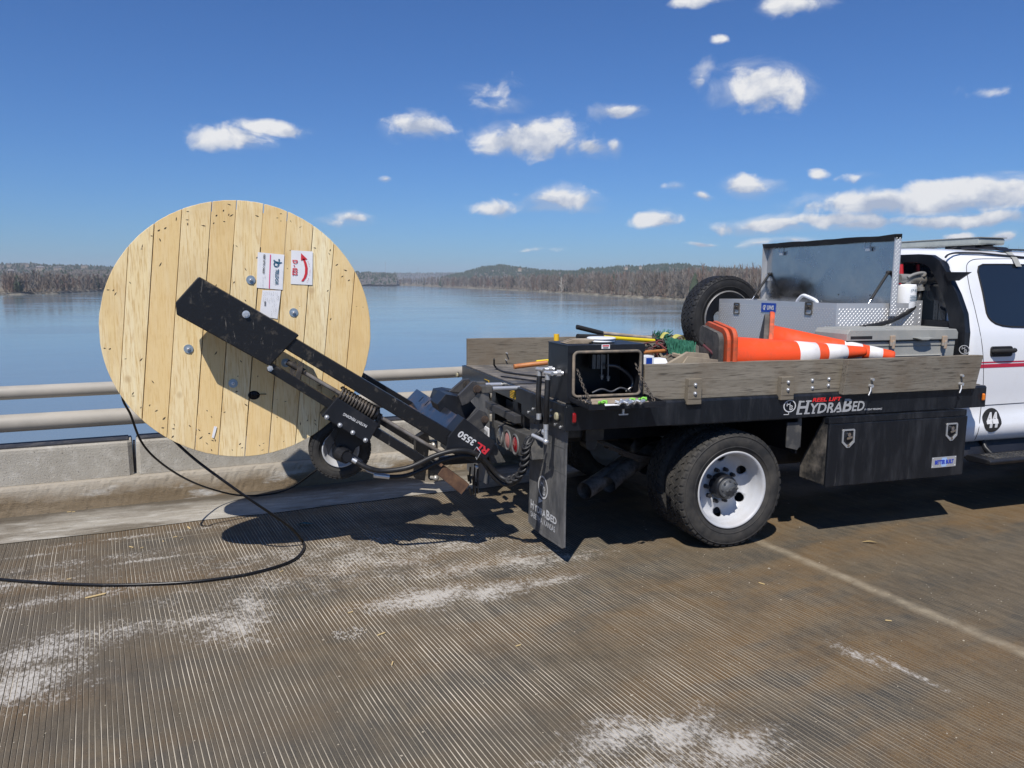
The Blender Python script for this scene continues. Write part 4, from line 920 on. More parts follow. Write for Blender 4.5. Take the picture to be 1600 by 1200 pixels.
# ball hitch under the beam
hx = Vector((1.17, 5.36, .55))
mb = MB(); mb.prism([A(650, 684, 5.36), A(668, 672, 5.36), A(672, 690, 5.36), A(664, 752, 5.36), A(649, 748, 5.36)], 1, 5.36, 5.44)
mb.bar((1.18, 5.40, .46), (1.75, 5.40, .46), .06, .06); mb.bar((1.20, 5.40, .58), (1.26, 5.40, .58), .07, .07); mb.bar((1.20, 5.40, .37), (1.26, 5.40, .37), .07, .09); mb.build('hitch_bracket', BLKW, lift, bevel=.004)
for (x, y, r_) in ((678, 696, .026), (681, 747, .023), (682, 716, .020)):
    p = P(x, y, Y=5.33); mb = MB(); mb.ball(p, r_, 16); mb.cyl(p+Vector((-.03, .03, 0)), p, .014, n=10); mb.build('hitch_ball', mat('worn_ball', (.50, .47, .42), .35, .6) if x == 678 else MATS['worn_ball'], lift)
# clutter of small brackets and cut ends at the foot
mb = MB(); r5 = random.Random(2)
for k in range(9):
    a = P(735+r5.uniform(-4, 10), 742+r5.uniform(0, 22), Y=4.72); mb.bar(a, a+Vector((r5.uniform(-.01, .03), r5.uniform(0, .05), -r5.uniform(.03, .07))), .012, .008)
for (x, y0, y1) in ((742, 725, 772), (747, 728, 770), (735, 730, 755)): mb.tube([P(x, y0, Y=4.66), P(x-1, (y0+y1)/2, Y=4.68), P(x+1, y1, Y=4.66)], .006, 6)
mb.build('foot_linkage', BLKW, lift)
p = P(745, 729.5, Y=4.62); mb = MB(); mb.ball(p, .014, 12); mb.build('bolt', STL, lift)
mb = MB(); mb.prism([A(762, 702, 5.3), A(774, 694, 5.3), A(790, 722, 5.3), A(768, 724, 5.3)], 1, 5.3, 5.34); mb.build('gusset', GRY, lift)
# hoses from the motor to the truck
hoses = [([(557,722,4.62),(575,731,4.6),(600,736,4.6),(640,730,4.58),(680,712,4.55),(712,704,4.53),(738,707,4.53),(760,722,4.55),(778,742,4.55),(795,750,4.5),(812,742,4.45),(820,722,4.42),(822,700,4.42),(828,686,4.44),(842,679,4.46)], .016),
         ([(605,745,4.64),(630,744,4.62),(655,736,4.60),(685,722,4.58),(715,713,4.57),(740,714,4.56),(756,724,4.58),(770,744,4.58),(788,757,4.56),(806,753,4.50),(818,735,4.47),(822,712,4.46),(826,692,4.47),(846,672,4.47)], .014)]
for pts, r_ in hoses:
    mb = MB(); mb.tube([P(x, y, Y=Y) for (x, y, Y) in pts], r_, 10, sub=6); mb.build('hydraulic_hose', HOSE, lift)
mb = MB(); pth = spline([P(x, y, Y=Y-.004) for (x, y, Y) in hoses[0][0][9:14]], 24)
for i in range(len(pth)-1):   # spiral wrap over the hoses
    pass
cnt = len(pth); wr = [pth[i]+Vector((math.cos(i*.62)*.026, math.sin(i*.62)*.022, math.sin(i*.62+.8)*.018)) for i in range(cnt)]; mb.tube(wr, .0095, 6); mb.build('spiral_wrap', HOSE, lift)
mb = MB()
for (a, b) in (((548, 716, 4.64), (566, 727, 4.61)), ((584, 742, 4.63), (608, 745, 4.63))): mb.cyl(P(a[0], a[1], Y=a[2]), P(b[0], b[1], Y=b[2]), .017, .015, n=10)
mb.tube([P(560, 727, Y=4.62), P(575, 737, Y=4.64), P(590, 742, Y=4.63)], .005, 6); mb.build('hose_fitting', STL, lift)
mb = MB(); p = P(745, 706, Y=4.52); mb.tube([p+Vector((0, .0, .03)), p+Vector((.02, -.02, 0)), p+Vector((.0, .0, -.05)), p+Vector((-.012, .03, 0)), p+Vector((0, 0, .03))], .003, 6); mb.build('wire_loop', STL, lift)
#PART4
# ------------------------------------------------------------------ truck
BYN, BYF, BX0, BX1 = 4.20, 6.56, 1.775, 5.14; DZ = 1.035; RZ = .875; CY = 5.38
truck = thing('flatbed_truck', 'white crew cab pickup with black flatbed, wooden side boards and number 44', 'truck', (3.0, CY, 0))
# bed
mb = MB(); mb.box((BX0+.01, BYN+.05, DZ-.012), (BX1-.01, BYF-.05, DZ+.004))
for k in range(1, 8): mb.box((BX0+.03, BYN+.06+k*.28, DZ+.004), (BX1-.2, BYN+.068+k*.28, DZ+.007))
mb.build('bed_deck', DECKM, truck)
mb = MB(); mb.prism([(BYN, RZ), (BYN, DZ-.012), (BYN+.012, DZ), (BYN+.07, DZ), (BYN+.07, DZ-.02), (BYN+.03, DZ-.02), (BYN+.03, RZ+.012), (BYN+.06, RZ+.012), (BYN+.06, RZ)], 0, BX0, BX1)
rail = mb.build('bed_side_rail', BLKB, truck, bevel=.003)
mb = MB(); mb.prism([(BYF, RZ), (BYF, DZ-.012), (BYF-.012, DZ), (BYF-.07, DZ), (BYF-.07, DZ-.02), (BYF-.03, DZ-.02), (BYF-.03, RZ+.012), (BYF-.06, RZ+.012), (BYF-.06, RZ)], 0, BX0, BX1); mb.build('bed_side_rail', BLKB, truck, bevel=.003)
mb = MB(); yz = [(BYN+.002, RZ), (BYN+.002, DZ-.002), (BYF-.002, DZ-.002), (BYF-.002, RZ), (6.10, RZ), (6.02, .93), (4.98, .925), (4.90, RZ-.01)]
mb.prism(yz, 0, BX0-.012, BX0+.012); mb.prism([(4.74, RZ-.01), (4.98, RZ+.05), (4.98, RZ-.02), (4.80, RZ-.03)], 0, BX0-.010, BX0+.008)
mb.build('tail_skirt', BLKB, truck, bevel=.003)
mb = MB(); mb.box((BX1-.03, BYN+.06, RZ), (BX1, BYF-.06, DZ-.013)); mb.build('front_skirt', BLKB, truck)
mb = MB()
for k in range(9): x = BX0+.3+k*.37; mb.box((x, BYN+.07, RZ+.03), (x+.05, BYF-.07, DZ-.014))
mb.build('cross_member', BLK, truck)
# rail lettering
def RL(x, y, o=.002): return P(x, y, Y=BYN-o)
ZU = (0, 0, 1)
mb = MB()
for s, xa, ya, xb, yb, cap in (('H', 1243.7, 646.8, 1264, 645.6, .088), ('YDRA', 1265.5, 645.6, 1315, 642.9, .066), ('B', 1315.5, 643.2, 1330, 642.2, .088), ('ED', 1330.5, 642.0, 1350, 641.0, .066)):
    text_fit(mb, s, RL(xa, ya), RL(xb, yb), ZU, cap, bold=.022, shear=.18)
# slab serifs under and over the big letters
for (x, y, w) in ((1244, 647, 9), (1256, 646.3, 9), (1268, 645.8, 5), (1277, 645.2, 5), (1297, 644.1, 5), (1307, 643.6, 5)): strip(mb, RL(x, y-.2), RL(x+w, y-.6), .010, NV)
for (x, y, w) in ((1248, 627.8, 9), (1259, 627, 9)): strip(mb, RL(x, y), RL(x+w, y-.4), .010, NV)
mb.build('lettering', mat('grey_lettering', (.38, .385, .39), .6), rail)['label'] = 'grey slab lettering'
mb = MB(); text_fit(mb, 'REEL LIFT', RL(1269, 627.8), RL(1315, 625.6), ZU, .025, bold=.035, shear=.2); mb.build('lettering', mat('bright_red_print', (.75, .03, .03), .5), rail)['label'] = 'small red lettering'
mb = MB(); text_fit(mb, 'PATENT PENDING', RL(1350.5, 641.2), RL(1378, 639.8), ZU, .012, bold=.01, shear=.2); mb.build('lettering', TXW, rail)
def hb_logo(c, u, v, ru, rv, parent, m_=TXW, tail=True):
    """round H over B cattle-brand mark; u, v scaled radii"""
    u = Vector(u).normalized(); v = Vector(v).normalized(); mb = MB(); c = Vector(c); n_ = u.cross(v)*.0016; vs = []
    for i in range(36):
        t = 6.2832*i/36; vs += [c+u*(math.cos(t)*ru)+v*(math.sin(t)*rv)+n_, c+u*(math.cos(t)*ru*.84)+v*(math.sin(t)*rv*.84)+n_]
    mb.add(vs, [(2*i, 2*((i+1) % 36), 2*((i+1) % 36)+1, 2*i+1) for i in range(36)])
    q_ = lambda a, b: c+u*(ru*a)+v*(rv*b)
    def ln(a, b, w=.10): 
        A_, B_ = q_(*a), q_(*b); d = (B_-A_).normalized(); s_ = n_.normalized().cross(d)*(w*(ru+rv)/2); mb.add([A_-s_/2+n_, A_+s_/2+n_, B_+s_/2+n_, B_-s_/2+n_], [(0,1,2,3)])
    for a, b in (((-.42,.62),(-.42,.0)), ((.05,.62),(.05,-.62)), ((-.42,.30),(.05,.30)), ((.05,.08),(.38,.02)), ((.38,.02),(.42,-.2)), ((.42,-.2),(.05,-.28)), ((.42,-.3),(.46,-.5)), ((.46,-.5),(.05,-.62)), ((.05,-.28),(.42,-.3))): ln(a, b, .13)
    if tail: ln((-.15, -.95), (-.1, -1.35), .12); ln((-.1, -1.35), (-.9, -1.32), .10)
    return mb.build('emblem', m_, parent)
hb_logo(RL(1233.7, 634.5), (1,0,0), ZU, .050, .042, rail)
# lamps on the bed edge
def lamp(c, n_, w, h, m_, parent, name='marker_lamp', base=BLK):
    c = Vector(c); n_ = Vector(n_); u = Vector((0,0,1)).cross(n_)
    t = MB(); pts = rrect(-w/2, -h/2, w/2, h/2, min(w, h)*.4, 5); k = len(pts)
    vs = [c+u*x*1.35+Vector((0,0,z*1.22))+n_*o for o in (0, .006) for (x, z) in pts]; t.add(vs, [tuple(range(k, 2*k))]+[(i, (i+1) % k, k+(i+1) % k, k+i) for i in range(k)]); b_ = t.build(name, base, parent)
    t = MB(); vs = [c+u*x*s+Vector((0,0,z*s))+n_*o for (o, s) in ((.005, 1), (.013, .95), (.018, .7)) for (x, z) in pts]
    t.add(vs, [tuple(range(2*k, 3*k))]+[(j*k+i, j*k+(i+1) % k, (j+1)*k+(i+1) % k, (j+1)*k+i) for j in range(2) for i in range(k)], smooth=False); t.build('lens', m_, b_)
lamp(P(896.5, 653, Y=BYN), (0,-1,0), .024, .064, REDL, truck); lamp(P(1535, 620, Y=BYN), (0,-1,0), .022, .055, AMBL, truck)
lamp(P(871.5, 650.5, X=BX0-.012), (-1,0,0), .050, .050, YLD, truck, 'plate_lamp'); lamp(P(716, 585.5, X=BX0-.012), (-1,0,0), .05, .04, YLD, truck, 'plate_lamp')
mb = MB()
for (x, y) in ((868, 663), (876, 667.5), (862, 641), (861, 650), (833, 639), (826, 644)): p = P(x, y, X=BX0-.012); mb.cyl(p+Vector((.004,0,0)), p+Vector((-.008,0,0)), .009, n=6, smooth=False)
mb.build('skirt_bolts', STL, truck)
for k, (x0, y0, x1, y1) in enumerate(((757, 592, 764, 600), (797, 608, 805, 624))):
    a, b_ = P(x0, y0, X=BX0-.0135), P(x1, y1, X=BX0-.0135); mb = MB(); mb.box((BX0-.0145, min(a.y, b_.y), min(a.z, b_.z)), (BX0-.012, max(a.y, b_.y), max(a.z, b_.z))); st_ = mb.build('warning_sticker', YEL, truck)
    mb = MB(); ya, yb, za, zb = max(a.y, b_.y)-.004, min(a.y, b_.y)+.004, min(a.z, b_.z), max(a.z, b_.z)
    for j in range(4): strip(mb, (BX0-.0145, ya, za+(zb-za)*(.2+.2*j)), (BX0-.0145, yb+(.01 if j % 2 else 0), za+(zb-za)*(.2+.2*j)), .004, (-1,0,0))
    mb.build('small_print', TXB, st_)
# wooden side boards
def board(name, x0, x1, yc, z0, z1, th, lean=0, seed=0, topslant=0):
    r_ = random.Random(seed); mb = MB(); n = 24; rn = (r_.random(), r_.random()*.7, r_.random()); vs = []
    for i in range(n+1):
        x = x0+(x1-x0)*i/n; dz = .004*noise.noise(Vector((x*3, seed, 0))); dx = topslant*(i/n)
        vs += [(x, yc-th/2, z0), (x, yc+th/2, z0), (x+dx, yc+th/2+lean, z1+dz), (x+dx, yc-th/2+lean, z1+dz)]
    mb.add(vs, [(4*i+a, 4*i+(a+1) % 4, 4*i+4+(a+1) % 4, 4*i+4+a)[::-1] for i in range(n) for a in range(4)]+[(0,1,2,3), (4*n+3, 4*n+2, 4*n+1, 4*n)], rn=rn)
    return mb.build(name, OLDW, truck, bevel=.003)
b1 = board('side_board', 2.31, 3.84, BYN+.045, DZ+.001, 1.262, .042, 0, 3)
b1['label'] = 'long grey plank, near side'
b2 = board('side_board', 3.795, 4.985, BYN-.012, 1.022, 1.268, .045, -.028, 9, topslant=.022)
b2['label'] = 'front plank leaning outward'
board('side_board', BX0+.02, BX1-.05, BYF-.05, DZ+.001, 1.273, .042, 0, 5)['label'] = 'plank along the far side'
for (x0, x1, y0, y1) in ((1071, 1094, 591, 624), (1216, 1238, 588, 617)):
    a = P(x0, y1, Y=BYN+.004); b_ = P(x1, y0, Y=BYN+.004); mb = MB(); mb.prism([(a.x, DZ-.03), (b_.x, DZ-.03), (b_.x, b_.z), (a.x+.006, b_.z)], 1, BYN-.022, BYN+.022, rn=(.3, .9, .6)); st_ = mb.build('stake', OLDW, truck, bevel=.003)
    for f in (.3, .72): p = Vector(((a.x+b_.x)/2, BYN-.022, a.z+(b_.z-a.z)*f)); mb = MB(); mb.cyl(p, p+Vector((0, -.006, 0)), .012, n=12); mb.ball(p+Vector((0,-.006,0)), .009, 10); mb.build('bolt', STL, st_)
for (x, y, b_) in ((1269, 594, b1), (1269, 606, b1), (1295, 592, b1), (1294, 602, b1)):
    p = P(x, y, Y=BYN+.024); mb = MB(); mb.cyl(p, p+Vector((0, -.004, 0)), .013, n=14); mb.ball(p+Vector((0,-.004,0)), .009, 10); mb.build('bolt', STL, b_)
for (pts) in (((1363, 593), (1361, 603)), ((1503, 587), (1502, 600))):
    mb = MB(); y_ = BYN-.055; p = P(*pts[0], Y=y_); q_ = P(*pts[1], Y=y_)
    mb.cyl(p+Vector((0,.02,0)), p+Vector((0,-.012,0)), .010, n=8); mb.cyl(q_+Vector((0,.02,0)), q_+Vector((0,-.015,0)), .012, n=8); mb.tube([q_, q_+Vector((-.02,-.02,-.03)), q_+Vector((-.045,-.03,-.06))], .005, 6); mb.build('pin', STL, b2)
for (x, y) in ((791, 551.5), (790, 562)):
    mb = MB(); p = P(x, y, Y=BYF-.073); mb.cyl(p+Vector((0,.02,0)), p+Vector((0,-.03,0)), .007, n=8); mb.build('pin', STL, truck)
# mud flap
FX = 1.80; mb = MB()
fl = [P(x, y, X=FX) for (x, y) in ((884.5, 672), (884, 700), (882, 780), (881, 856), (878, 857.5), (864, 848), (848, 838), (836, 828), (825, 815.5), (827, 760), (830, 667))]
fl = [(p.y, p.z) for p in fl]; fl[0] = (4.24, .873); fl[-1] = (4.90, .873)
mb.prism(fl, 0, FX, FX+.012)
RBF = mat('mud_flap_rubber', (.075, .077, .08), .5, dust=(.26, .25, .235), dscale=4, dlo=.40, dhi=.72, dmax=.75, bump=.15, stretch=(1, 2.2, 1))
flap = mb.build('mud_flap', RBF, truck, bevel=.002)
mb = MB(); F = lambda x, y: P(x, y, X=FX-.001)
for (a, b_) in (((830, 680), (883, 701)), ((831, 715), (884, 742)), ((838, 673), (838, 718)), ((850, 673), (849, 722)), ((866, 690), (864, 732)), ((829, 815), (875, 849)),):
    strip(mb, F(*a), F(*b_), .005, (-1,0,0))
mb.build('moulded_ribs', mat('flap_rib_grey', (.16, .16, .15), .6), flap)
hb_logo(F(848.6, 761.5), (0,-1,0), ZU, .088, .078, flap, tail=False)
mb = MB(); mb.add([F(842, 776), F(848, 783), F(841, 786)], [(0,1,2)])
for s, a, b_, cap in (('H', (829.5, 792.5), (834, 796), .058), ('YDRA', (835.2, 797), (853, 809.5), .045), ('B', (854, 810.5), (859.5, 814), .060), ('ED', (860.3, 814), (870, 820.5), .045)): text_fit(mb, s, F(*a), F(*b_), ZU, cap, bold=.03)
text_fit(mb, 'SABETHA, KANSAS', F(829.5, 806), F(867.5, 832.5), ZU, .038, bold=.005)
mb.build('lettering', TXW, flap)
mb = MB(); mb.prism([(y+1.62, z) for (y, z) in fl], 0, FX, FX+.012); mb.build('mud_flap', RBF, truck)
# tail light box
TX = 1.72; mb = MB(); a = P(773, 655, X=TX); b_ = P(833, 683, X=TX)
tl = [(P(x, y, X=TX).y, P(x, y, X=TX).z) for (x, y) in ((771, 657), (828, 682), (832, 719), (810, 712), (776, 694))]
mb.prism(tl, 0, TX, TX+.14); tb = mb.build('tail_light_box', GRY, truck, bevel=.004)
mb = MB(); mb.add([P(784, 660, X=TX)+Vector((.01,0,.004)), P(800, 665, X=TX)+Vector((.01,0,.005)), P(800, 665, X=TX)+Vector((.09,0,.005)), P(784, 660, X=TX)+Vector((.09,0,.004))], [(0,1,2,3)]); mb.build('peeling_sticker', PALE, tb)
for (x, y, m_) in ((781.8, 680.5, CLRL), (793.4, 687.7, FADL), (805.4, 694.6, REDL)):
    p = P(x, y, X=TX); mb = MB(); mb.lathe([(.076, .004), (.076, -.006), (.066, -.010), (.060, -.002), (.058, .01)], p, (1,0,0), 30); r_ = mb.build('tail_light', RBF, tb)
    mb = MB(); mb.lathe([(.058, -.001), (.050, -.006), (.03, -.010), (.001, -.012)], p, (1,0,0), 26); mb.build('lens', m_, r_)
mb = MB(); p = P(823, 701, X=1.80); mb.ball(p, .028, 12); mb.build('side_lamp', REDL, truck)
mb = MB(); mb.box((1.72, 4.99, .785), (1.77, 5.70, .842)); mb.build('rear_cross_bar', K1, truck, bevel=.004)
mb = MB()
for y in (5.04, 5.70): mb.box((1.80, y, .62), (8.6, y+.08, .845))
for x in (1.9, 2.6, 3.8, 4.9, 6.2): mb.box((x, 5.12, .66), (x+.08, 5.70, .80))
for y in (5.10, 5.62): mb.box((1.78, y, .76), (1.98, y+.10, .93)); 
mb.box((1.84, 5.25, .80), (1.95, 5.55, .875)); mb.box((1.95, 5.15, .845), (5.05, 5.70, .872)); mb.build('chassis_frame', BLK, truck)
# plate sticker, small plate
mb = MB(); p = P(763, 671, X=1.68); mb.box((1.66, p.y-.06, p.z-.05), (1.67, p.y+.04, p.z+.02)); pl = mb.build('number_plate', PAP, truck)
mb = MB(); text_fit(mb, '770 241', (1.658, p.y+.03, p.z-.035), (1.658, p.y-.05, p.z-.035), ZU, .03, bold=.02); mb.build('lettering', TXB, pl)
# control box with chained door
KX0, KX1, KY0, KY1, KZ0, KZ1 = 1.79, 2.300, 4.225, 4.545, DZ+.004, 1.387
o0 = P(896, 619, Y=KY0); o1 = P(1000, 549, Y=KY0); OX0, OX1, OZ0, OZ1 = o0.x, o1.x, o0.z, o1.z
mb = MB(); ow = rrect(KX0, KZ0, KX1, KZ1, .004, 4); iw = rrect(OX0, OZ0, OX1, OZ1, .022, 4); k = len(ow)
vs = [(x, y, z) for (pp, y) in ((ow, KY0), (iw, KY0), (iw, KY0+.02), (ow, KY1)) for (x, z) in pp]
mb.add(vs, [(i, (i+1) % k, k+(i+1) % k, k+i) for i in range(k)]+[(k+i, k+(i+1) % k, 2*k+(i+1) % k, 2*k+i) for i in range(k)]+[(i, 3*k+i, 3*k+(i+1) % k, (i+1) % k) for i in range(k)]+[tuple(range(3*k, 4*k))[::-1]])
mb.box((KX0+.012, KY1-.02, KZ0+.01), (KX1-.01, KY1-.012, KZ1-.01))
kb = mb.build('control_box', BLK, truck, bevel=.003); kb['label'] = 'black steel control box with open door'
mb = MB(); mb.box((KX0-.004, KY0-.006, KZ1-.042), (KX1+.004, KY0-.0005, KZ1)); mb.box((KX0-.004, KY0-.006, KZ1), (KX1+.004, KY1, KZ1+.006)); mb.build('top_cap', BLK, kb)
mb = MB(); pts = rrect(OX0-.004, OZ0-.004, OX1+.004, OZ1+.004, .028, 6); pts.append(pts[0]); mb.tube([(x, KY0-.006, z) for (x, z) in pts], .0095, 8, caps=False); mb.build('gasket', mat('worn_gasket', (.13, .115, .095), .7, dust=(.32, .25, .18), dscale=12, dlo=.4, dhi=.65), kb)
mb = MB(); a = P(940, 543, Y=KY0-.007); mb.box((a.x-.0, KY0-.0075, a.z-.008), (a.x+.055, KY0-.006, a.z+.018)); sk = mb.build('maker_sticker', PAP, kb)
mb = MB(); mb.box((a.x+.006, KY0-.0085, a.z+.006), (a.x+.049, KY0-.0076, a.z+.014)); mb.build('print', TXR, sk); mb = MB(); mb.box((a.x+.010, KY0-.0085, a.z-.005), (a.x+.045, KY0-.0076, a.z+.001)); mb.build('print', TXB, sk)
mb = MB()   # valves and lines inside
for (x, z0, z1) in ((940, 553, 590), (950, 553, 592)): a = P(x, z0, Y=4.33); b_ = P(x, z1, Y=4.33); mb.cyl(a, b_, .006, n=8); mb.cyl(b_, b_+Vector((0,0,.018)), .015, n=8); mb.cyl(b_+Vector((0,0,-.012)), b_+Vector((0,0,0)), .010, n=8)
mb.tube([P(x, y, Y=4.36) for (x, y) in ((948, 571), (965, 573), (985, 588), (988, 602), (978, 612))], .011, 8, sub=5); mb.tube([P(x, y, Y=4.30) for (x, y) in ((925, 614), (940, 608), (955, 612), (970, 606), (985, 612))], .007, 6, sub=5)
for x in (926, 933, 941): a = P(x, 566, Y=4.42); mb.box((a.x-.012, 4.40, a.z-.04), (a.x+.012, 4.46, a.z+.05))
mb.build('valve_levers', mat('valve_metal', (.16, .16, .165), .35, .7), kb)
fa = P(925, 637.0, Y=3.945); fb = P(1038.7, 632.0, Y=3.93); dz = fa.z; hx0, hx1, hz = KX0+.012, KX1-.002, 1.068
dr = MB(); dr.add([(hx0, KY0-.01, hz), (hx1, KY0-.01, hz), (hx1+.002, 3.94, dz), (hx0+.002, 3.94, dz), (hx0, KY0-.01, hz-.016), (hx1, KY0-.01, hz-.016), (hx1+.002, 3.94, dz-.016), (hx0+.002, 3.94, dz-.016)], [(0,3,2,1),(4,5,6,7),(0,1,5,4),(1,2,6,5),(2,3,7,6),(3,0,4,7)])
door = dr.build('box_door', BLK, kb, bevel=.002)
mb = MB()
for (a, b_) in (((hx0, KY0-.02, hz+.006), (hx0+.002, 3.945, dz+.006)), ((hx1, KY0-.02, hz+.006), (hx1+.002, 3.945, dz+.006)), ((hx0, 3.945, dz+.006), (hx1, 3.945, dz+.006))): mb.bar(a, b_, .010, .022)
mb.add([(hx0+.04, KY0-.05, hz-.001+.003), (hx0+.04, 3.99, dz+.003), (hx1-.05, 3.99, dz+.003), (hx1-.05, KY0-.05, hz+.002)], [(0,1,2,3)])
mb.build('door_rim', BLK, door)
mb = MB(); pts = [(hx0+.03, 3.985), (hx1-.09, 3.98), (hx1-.07, 4.06), (hx1-.10, 4.16), (hx0+.10, 4.17), (hx0+.02, 4.12)]; mb.prism(pts, 2, max(hz, dz)+.001, max(hz, dz)+.005); mb.build('dust_layer', PALE, door)
mb = MB(); p = P(974, 639, Y=4.0); mb.cyl(p, p+Vector((0,0,-.03)), .008, n=8); mb.bar(p+Vector((-.03,0,-.032)), p+Vector((.03,0,-.032)), .012, .008); mb.build('turn_latch', STL, door)
def chain(mb, a, b, sag, link=.030, r=.0036):
    a = Vector(a); b = Vector(b); n = max(3, int((b-a).length/(link*.72)))
    for i in range(n):
        t = (i+.5)/n; c = a.lerp(b, t)+Vector((0, 0, -sag*4*t*(1-t))); t2 = min(1, t+.02); c2 = a.lerp(b, t2)+Vector((0, 0, -sag*4*t2*(1-t2))); d = (c2-c).normalized() if (c2-c).length > 0 else (b-a).normalized()
        u = d.orthogonal().normalized(); w = d.cross(u); s = u if i % 2 else w; pts = [c+d*(math.cos(k/10*6.283)*link*.5)+s*(math.sin(k/10*6.283)*link*.27) for k in range(11)]; mb.tube(pts, r, 5, caps=False)
    return mb
mb = MB(); chain(mb, P(902, 577, Y=KY0-.01), P(923, 631, Y=3.97)+Vector((0,0,.01)), .015); chain(mb, P(921,631,Y=3.97), P(905, 622, Y=4.10), .01); mb.build('door_chain', CHN, kb)
mb = MB(); chain(mb, P(993, 568, Y=KY0-.01), P(1022, 629, Y=3.97)+Vector((0,0,.01)), .01); mb.build('door_chain', CHN, kb)
# hose pair rising on the box end
mb = MB(); mb2 = MB()
for (x0, y0, x1, y1, x2, y2, Y) in ((843, 577, 841, 622, 842, 655, 4.57), (856, 583, 854, 630, 853, 672, 4.50)):
    a, b_, c = P(x0, y0+3, X=1.70), P(x1, y1, X=1.69), P(x2, y2, X=1.70)
    mb.tube([a+Vector((0,0,-.03)), b_, c+Vector((0,0,.04))], .017, 10, sub=5)
    mb2.cyl(a, a+Vector((0,0,-.07)), .018, .015, n=10); mb2.cyl(c, c+Vector((0,0,.05)), .017, n=10); mb2.tube([a+Vector((0,0,-.01)), a+Vector((0,0,.012)), Vector((KX0-.0, a.y-.03, a.z+.012))], .014, 10)
    mb2.cyl((KX0-.04, a.y-.02, a.z+.012), (KX0-.015, a.y-.024, a.z+.012), .022, n=6, smooth=False)
    mb2.cyl((1.69, a.y+.02, a.z+.012), (1.71, a.y-.05, a.z+.012), .013, n=8)
c = P(853, 690, X=1.70); mb2.cyl(P(853, 660, X=1.70), c, .015, n=10); mb2.ball(c, .020, 10); mb2.cyl(c, P(832, 680, Y=4.44), .013, n=10); mb2.ball(P(851, 675, X=1.70), .022, 10)
mb.build('hydraulic_hose', HOSE, truck); mb2.build('hose_fitting', STL, truck)
mb = MB(); p = P(836, 656, X=1.72); mb.box((1.70, p.y-.03, p.z-.022), (1.76, p.y+.05, p.z+.02)); mb.cyl(p+Vector((0,-.03,0)), p+Vector((0,-.045,0)), .02, n=14); mb.build('valve_block', BLK, truck, bevel=.003)
# underbody tool box
TY, TX0, TX1, TZ0, TZ1 = 4.165, 3.700, 4.925, .390, .868
mb = MB(); mb.prism([(TY+.022, TZ0+.004), (TY+.022, TZ1-.0), (TY+.06, TZ1), (4.44, .50), (4.44, TZ0+.004)], 0, TX0, TX1); 
ub = mb.build('side_tool_box', mat('dusty_box_side', (.03, .03, .03), .5, dust=(.23, .20, .165), dscale=7, dlo=.40, dhi=.68, dmax=.8, bump=.15), truck, bevel=.003)
mb = MB(); mb.prism([(TX0-.006, TZ0-.004), (TX1+.006, TZ0-.004), (TX1+.012, TZ1-.045), (TX0-.002, TZ1-.045)], 1, TY, TY+.020); dd_ = mb.build('box_door', BLKB, ub, bevel=.004)
mb = MB(); mb.box((TX0-.004, TY+.004, TZ1-.043), (TX1+.004, TY+.05, TZ1+.002)); mb.build('top_lip', BLKB, ub, bevel=.003)
def latch(x, y, parent, w=.105, h=.13):
    c = P(x, y, Y=TY); mb = MB(); o_ = [(-w/2, h/2-.008), (-w/2+.008, h/2), (w/2-.008, h/2), (w/2, h/2-.008), (w/2, -h*.22), (.012, -h/2), (-.012, -h/2), (-w/2, -h*.22)]
    i_ = [(a*.80, b*.78+.004) for (a, b) in o_]; k = 8; vs = [(c.x+a, TY-y_, c.z+b) for (pp, y_) in ((o_, 0), (o_, .006), (i_, .006), (i_, -.006)) for (a, b) in pp]
    mb.add(vs, [(j*k+i, j*k+(i+1) % k, (j+1)*k+(i+1) % k, (j+1)*k+i) for j in range(3) for i in range(k)]+[tuple(range(3*k, 4*k))])
    l_ = mb.build('latch', STL, parent)
    mb = MB(); mb.cyl((c.x, TY+.0, c.z+.028), (c.x, TY-.012, c.z+.028), .014, n=14); mb.bar((c.x-.022, TY-.010, c.z+.002), (c.x+.024, TY-.010, c.z+.012), .012, .016); mb.bar((c.x, TY-.008, c.z+.028), (c.x, TY-.008, c.z-.004), .012, .012, up=(1,0,0)); mb.cyl((c.x, TY, c.z-.048), (c.x, TY-.010, c.z-.048), .010, n=12)
    mb.build('latch_handle', CHR, l_)
latch(1325, 685, dd_); latch(1486.5, 674.5, dd_)
a = P(1455, 731.5, Y=TY-.001); b_ = P(1494, 712, Y=TY-.001); mb = MB(); mb.box((a.x, TY-.004, a.z+.0), (b_.x, TY-.0005, b_.z)); npl = mb.build('name_plate', ALU, dd_, bevel=.001)
mb = MB(); text_fit(mb, 'BETTER BUILT', (a.x+.026, TY-.005, a.z+.027), (b_.x-.026, TY-.005, a.z+.027), ZU, (b_.z-a.z)*.36, bold=.045); mb.build('lettering', mat('blue_lettering', (.02, .05, .45), .4), npl)
mb = MB(); cx_, cz_ = (a.x+b_.x)/2, (a.z+b_.z)/2; ring_flat(mb, (cx_, TY-.0042, cz_), (1,0,0), ZU, 0.0, .038, 6, off=0); mb.build('medallion', mat('pale_blue_enamel', (.35, .5, .75), .4), npl)
for (dx, dz) in ((.008, .008), (-.008, .008), (.008, -.008), (-.008, -.008)):
    mb = MB(); px = a.x+dx if dx > 0 else b_.x+dx; pz_ = a.z+dz if dz > 0 else b_.z+dz; mb.ball((px, TY-.004, pz_), .004, 8); mb.build('rivet', STL, npl)
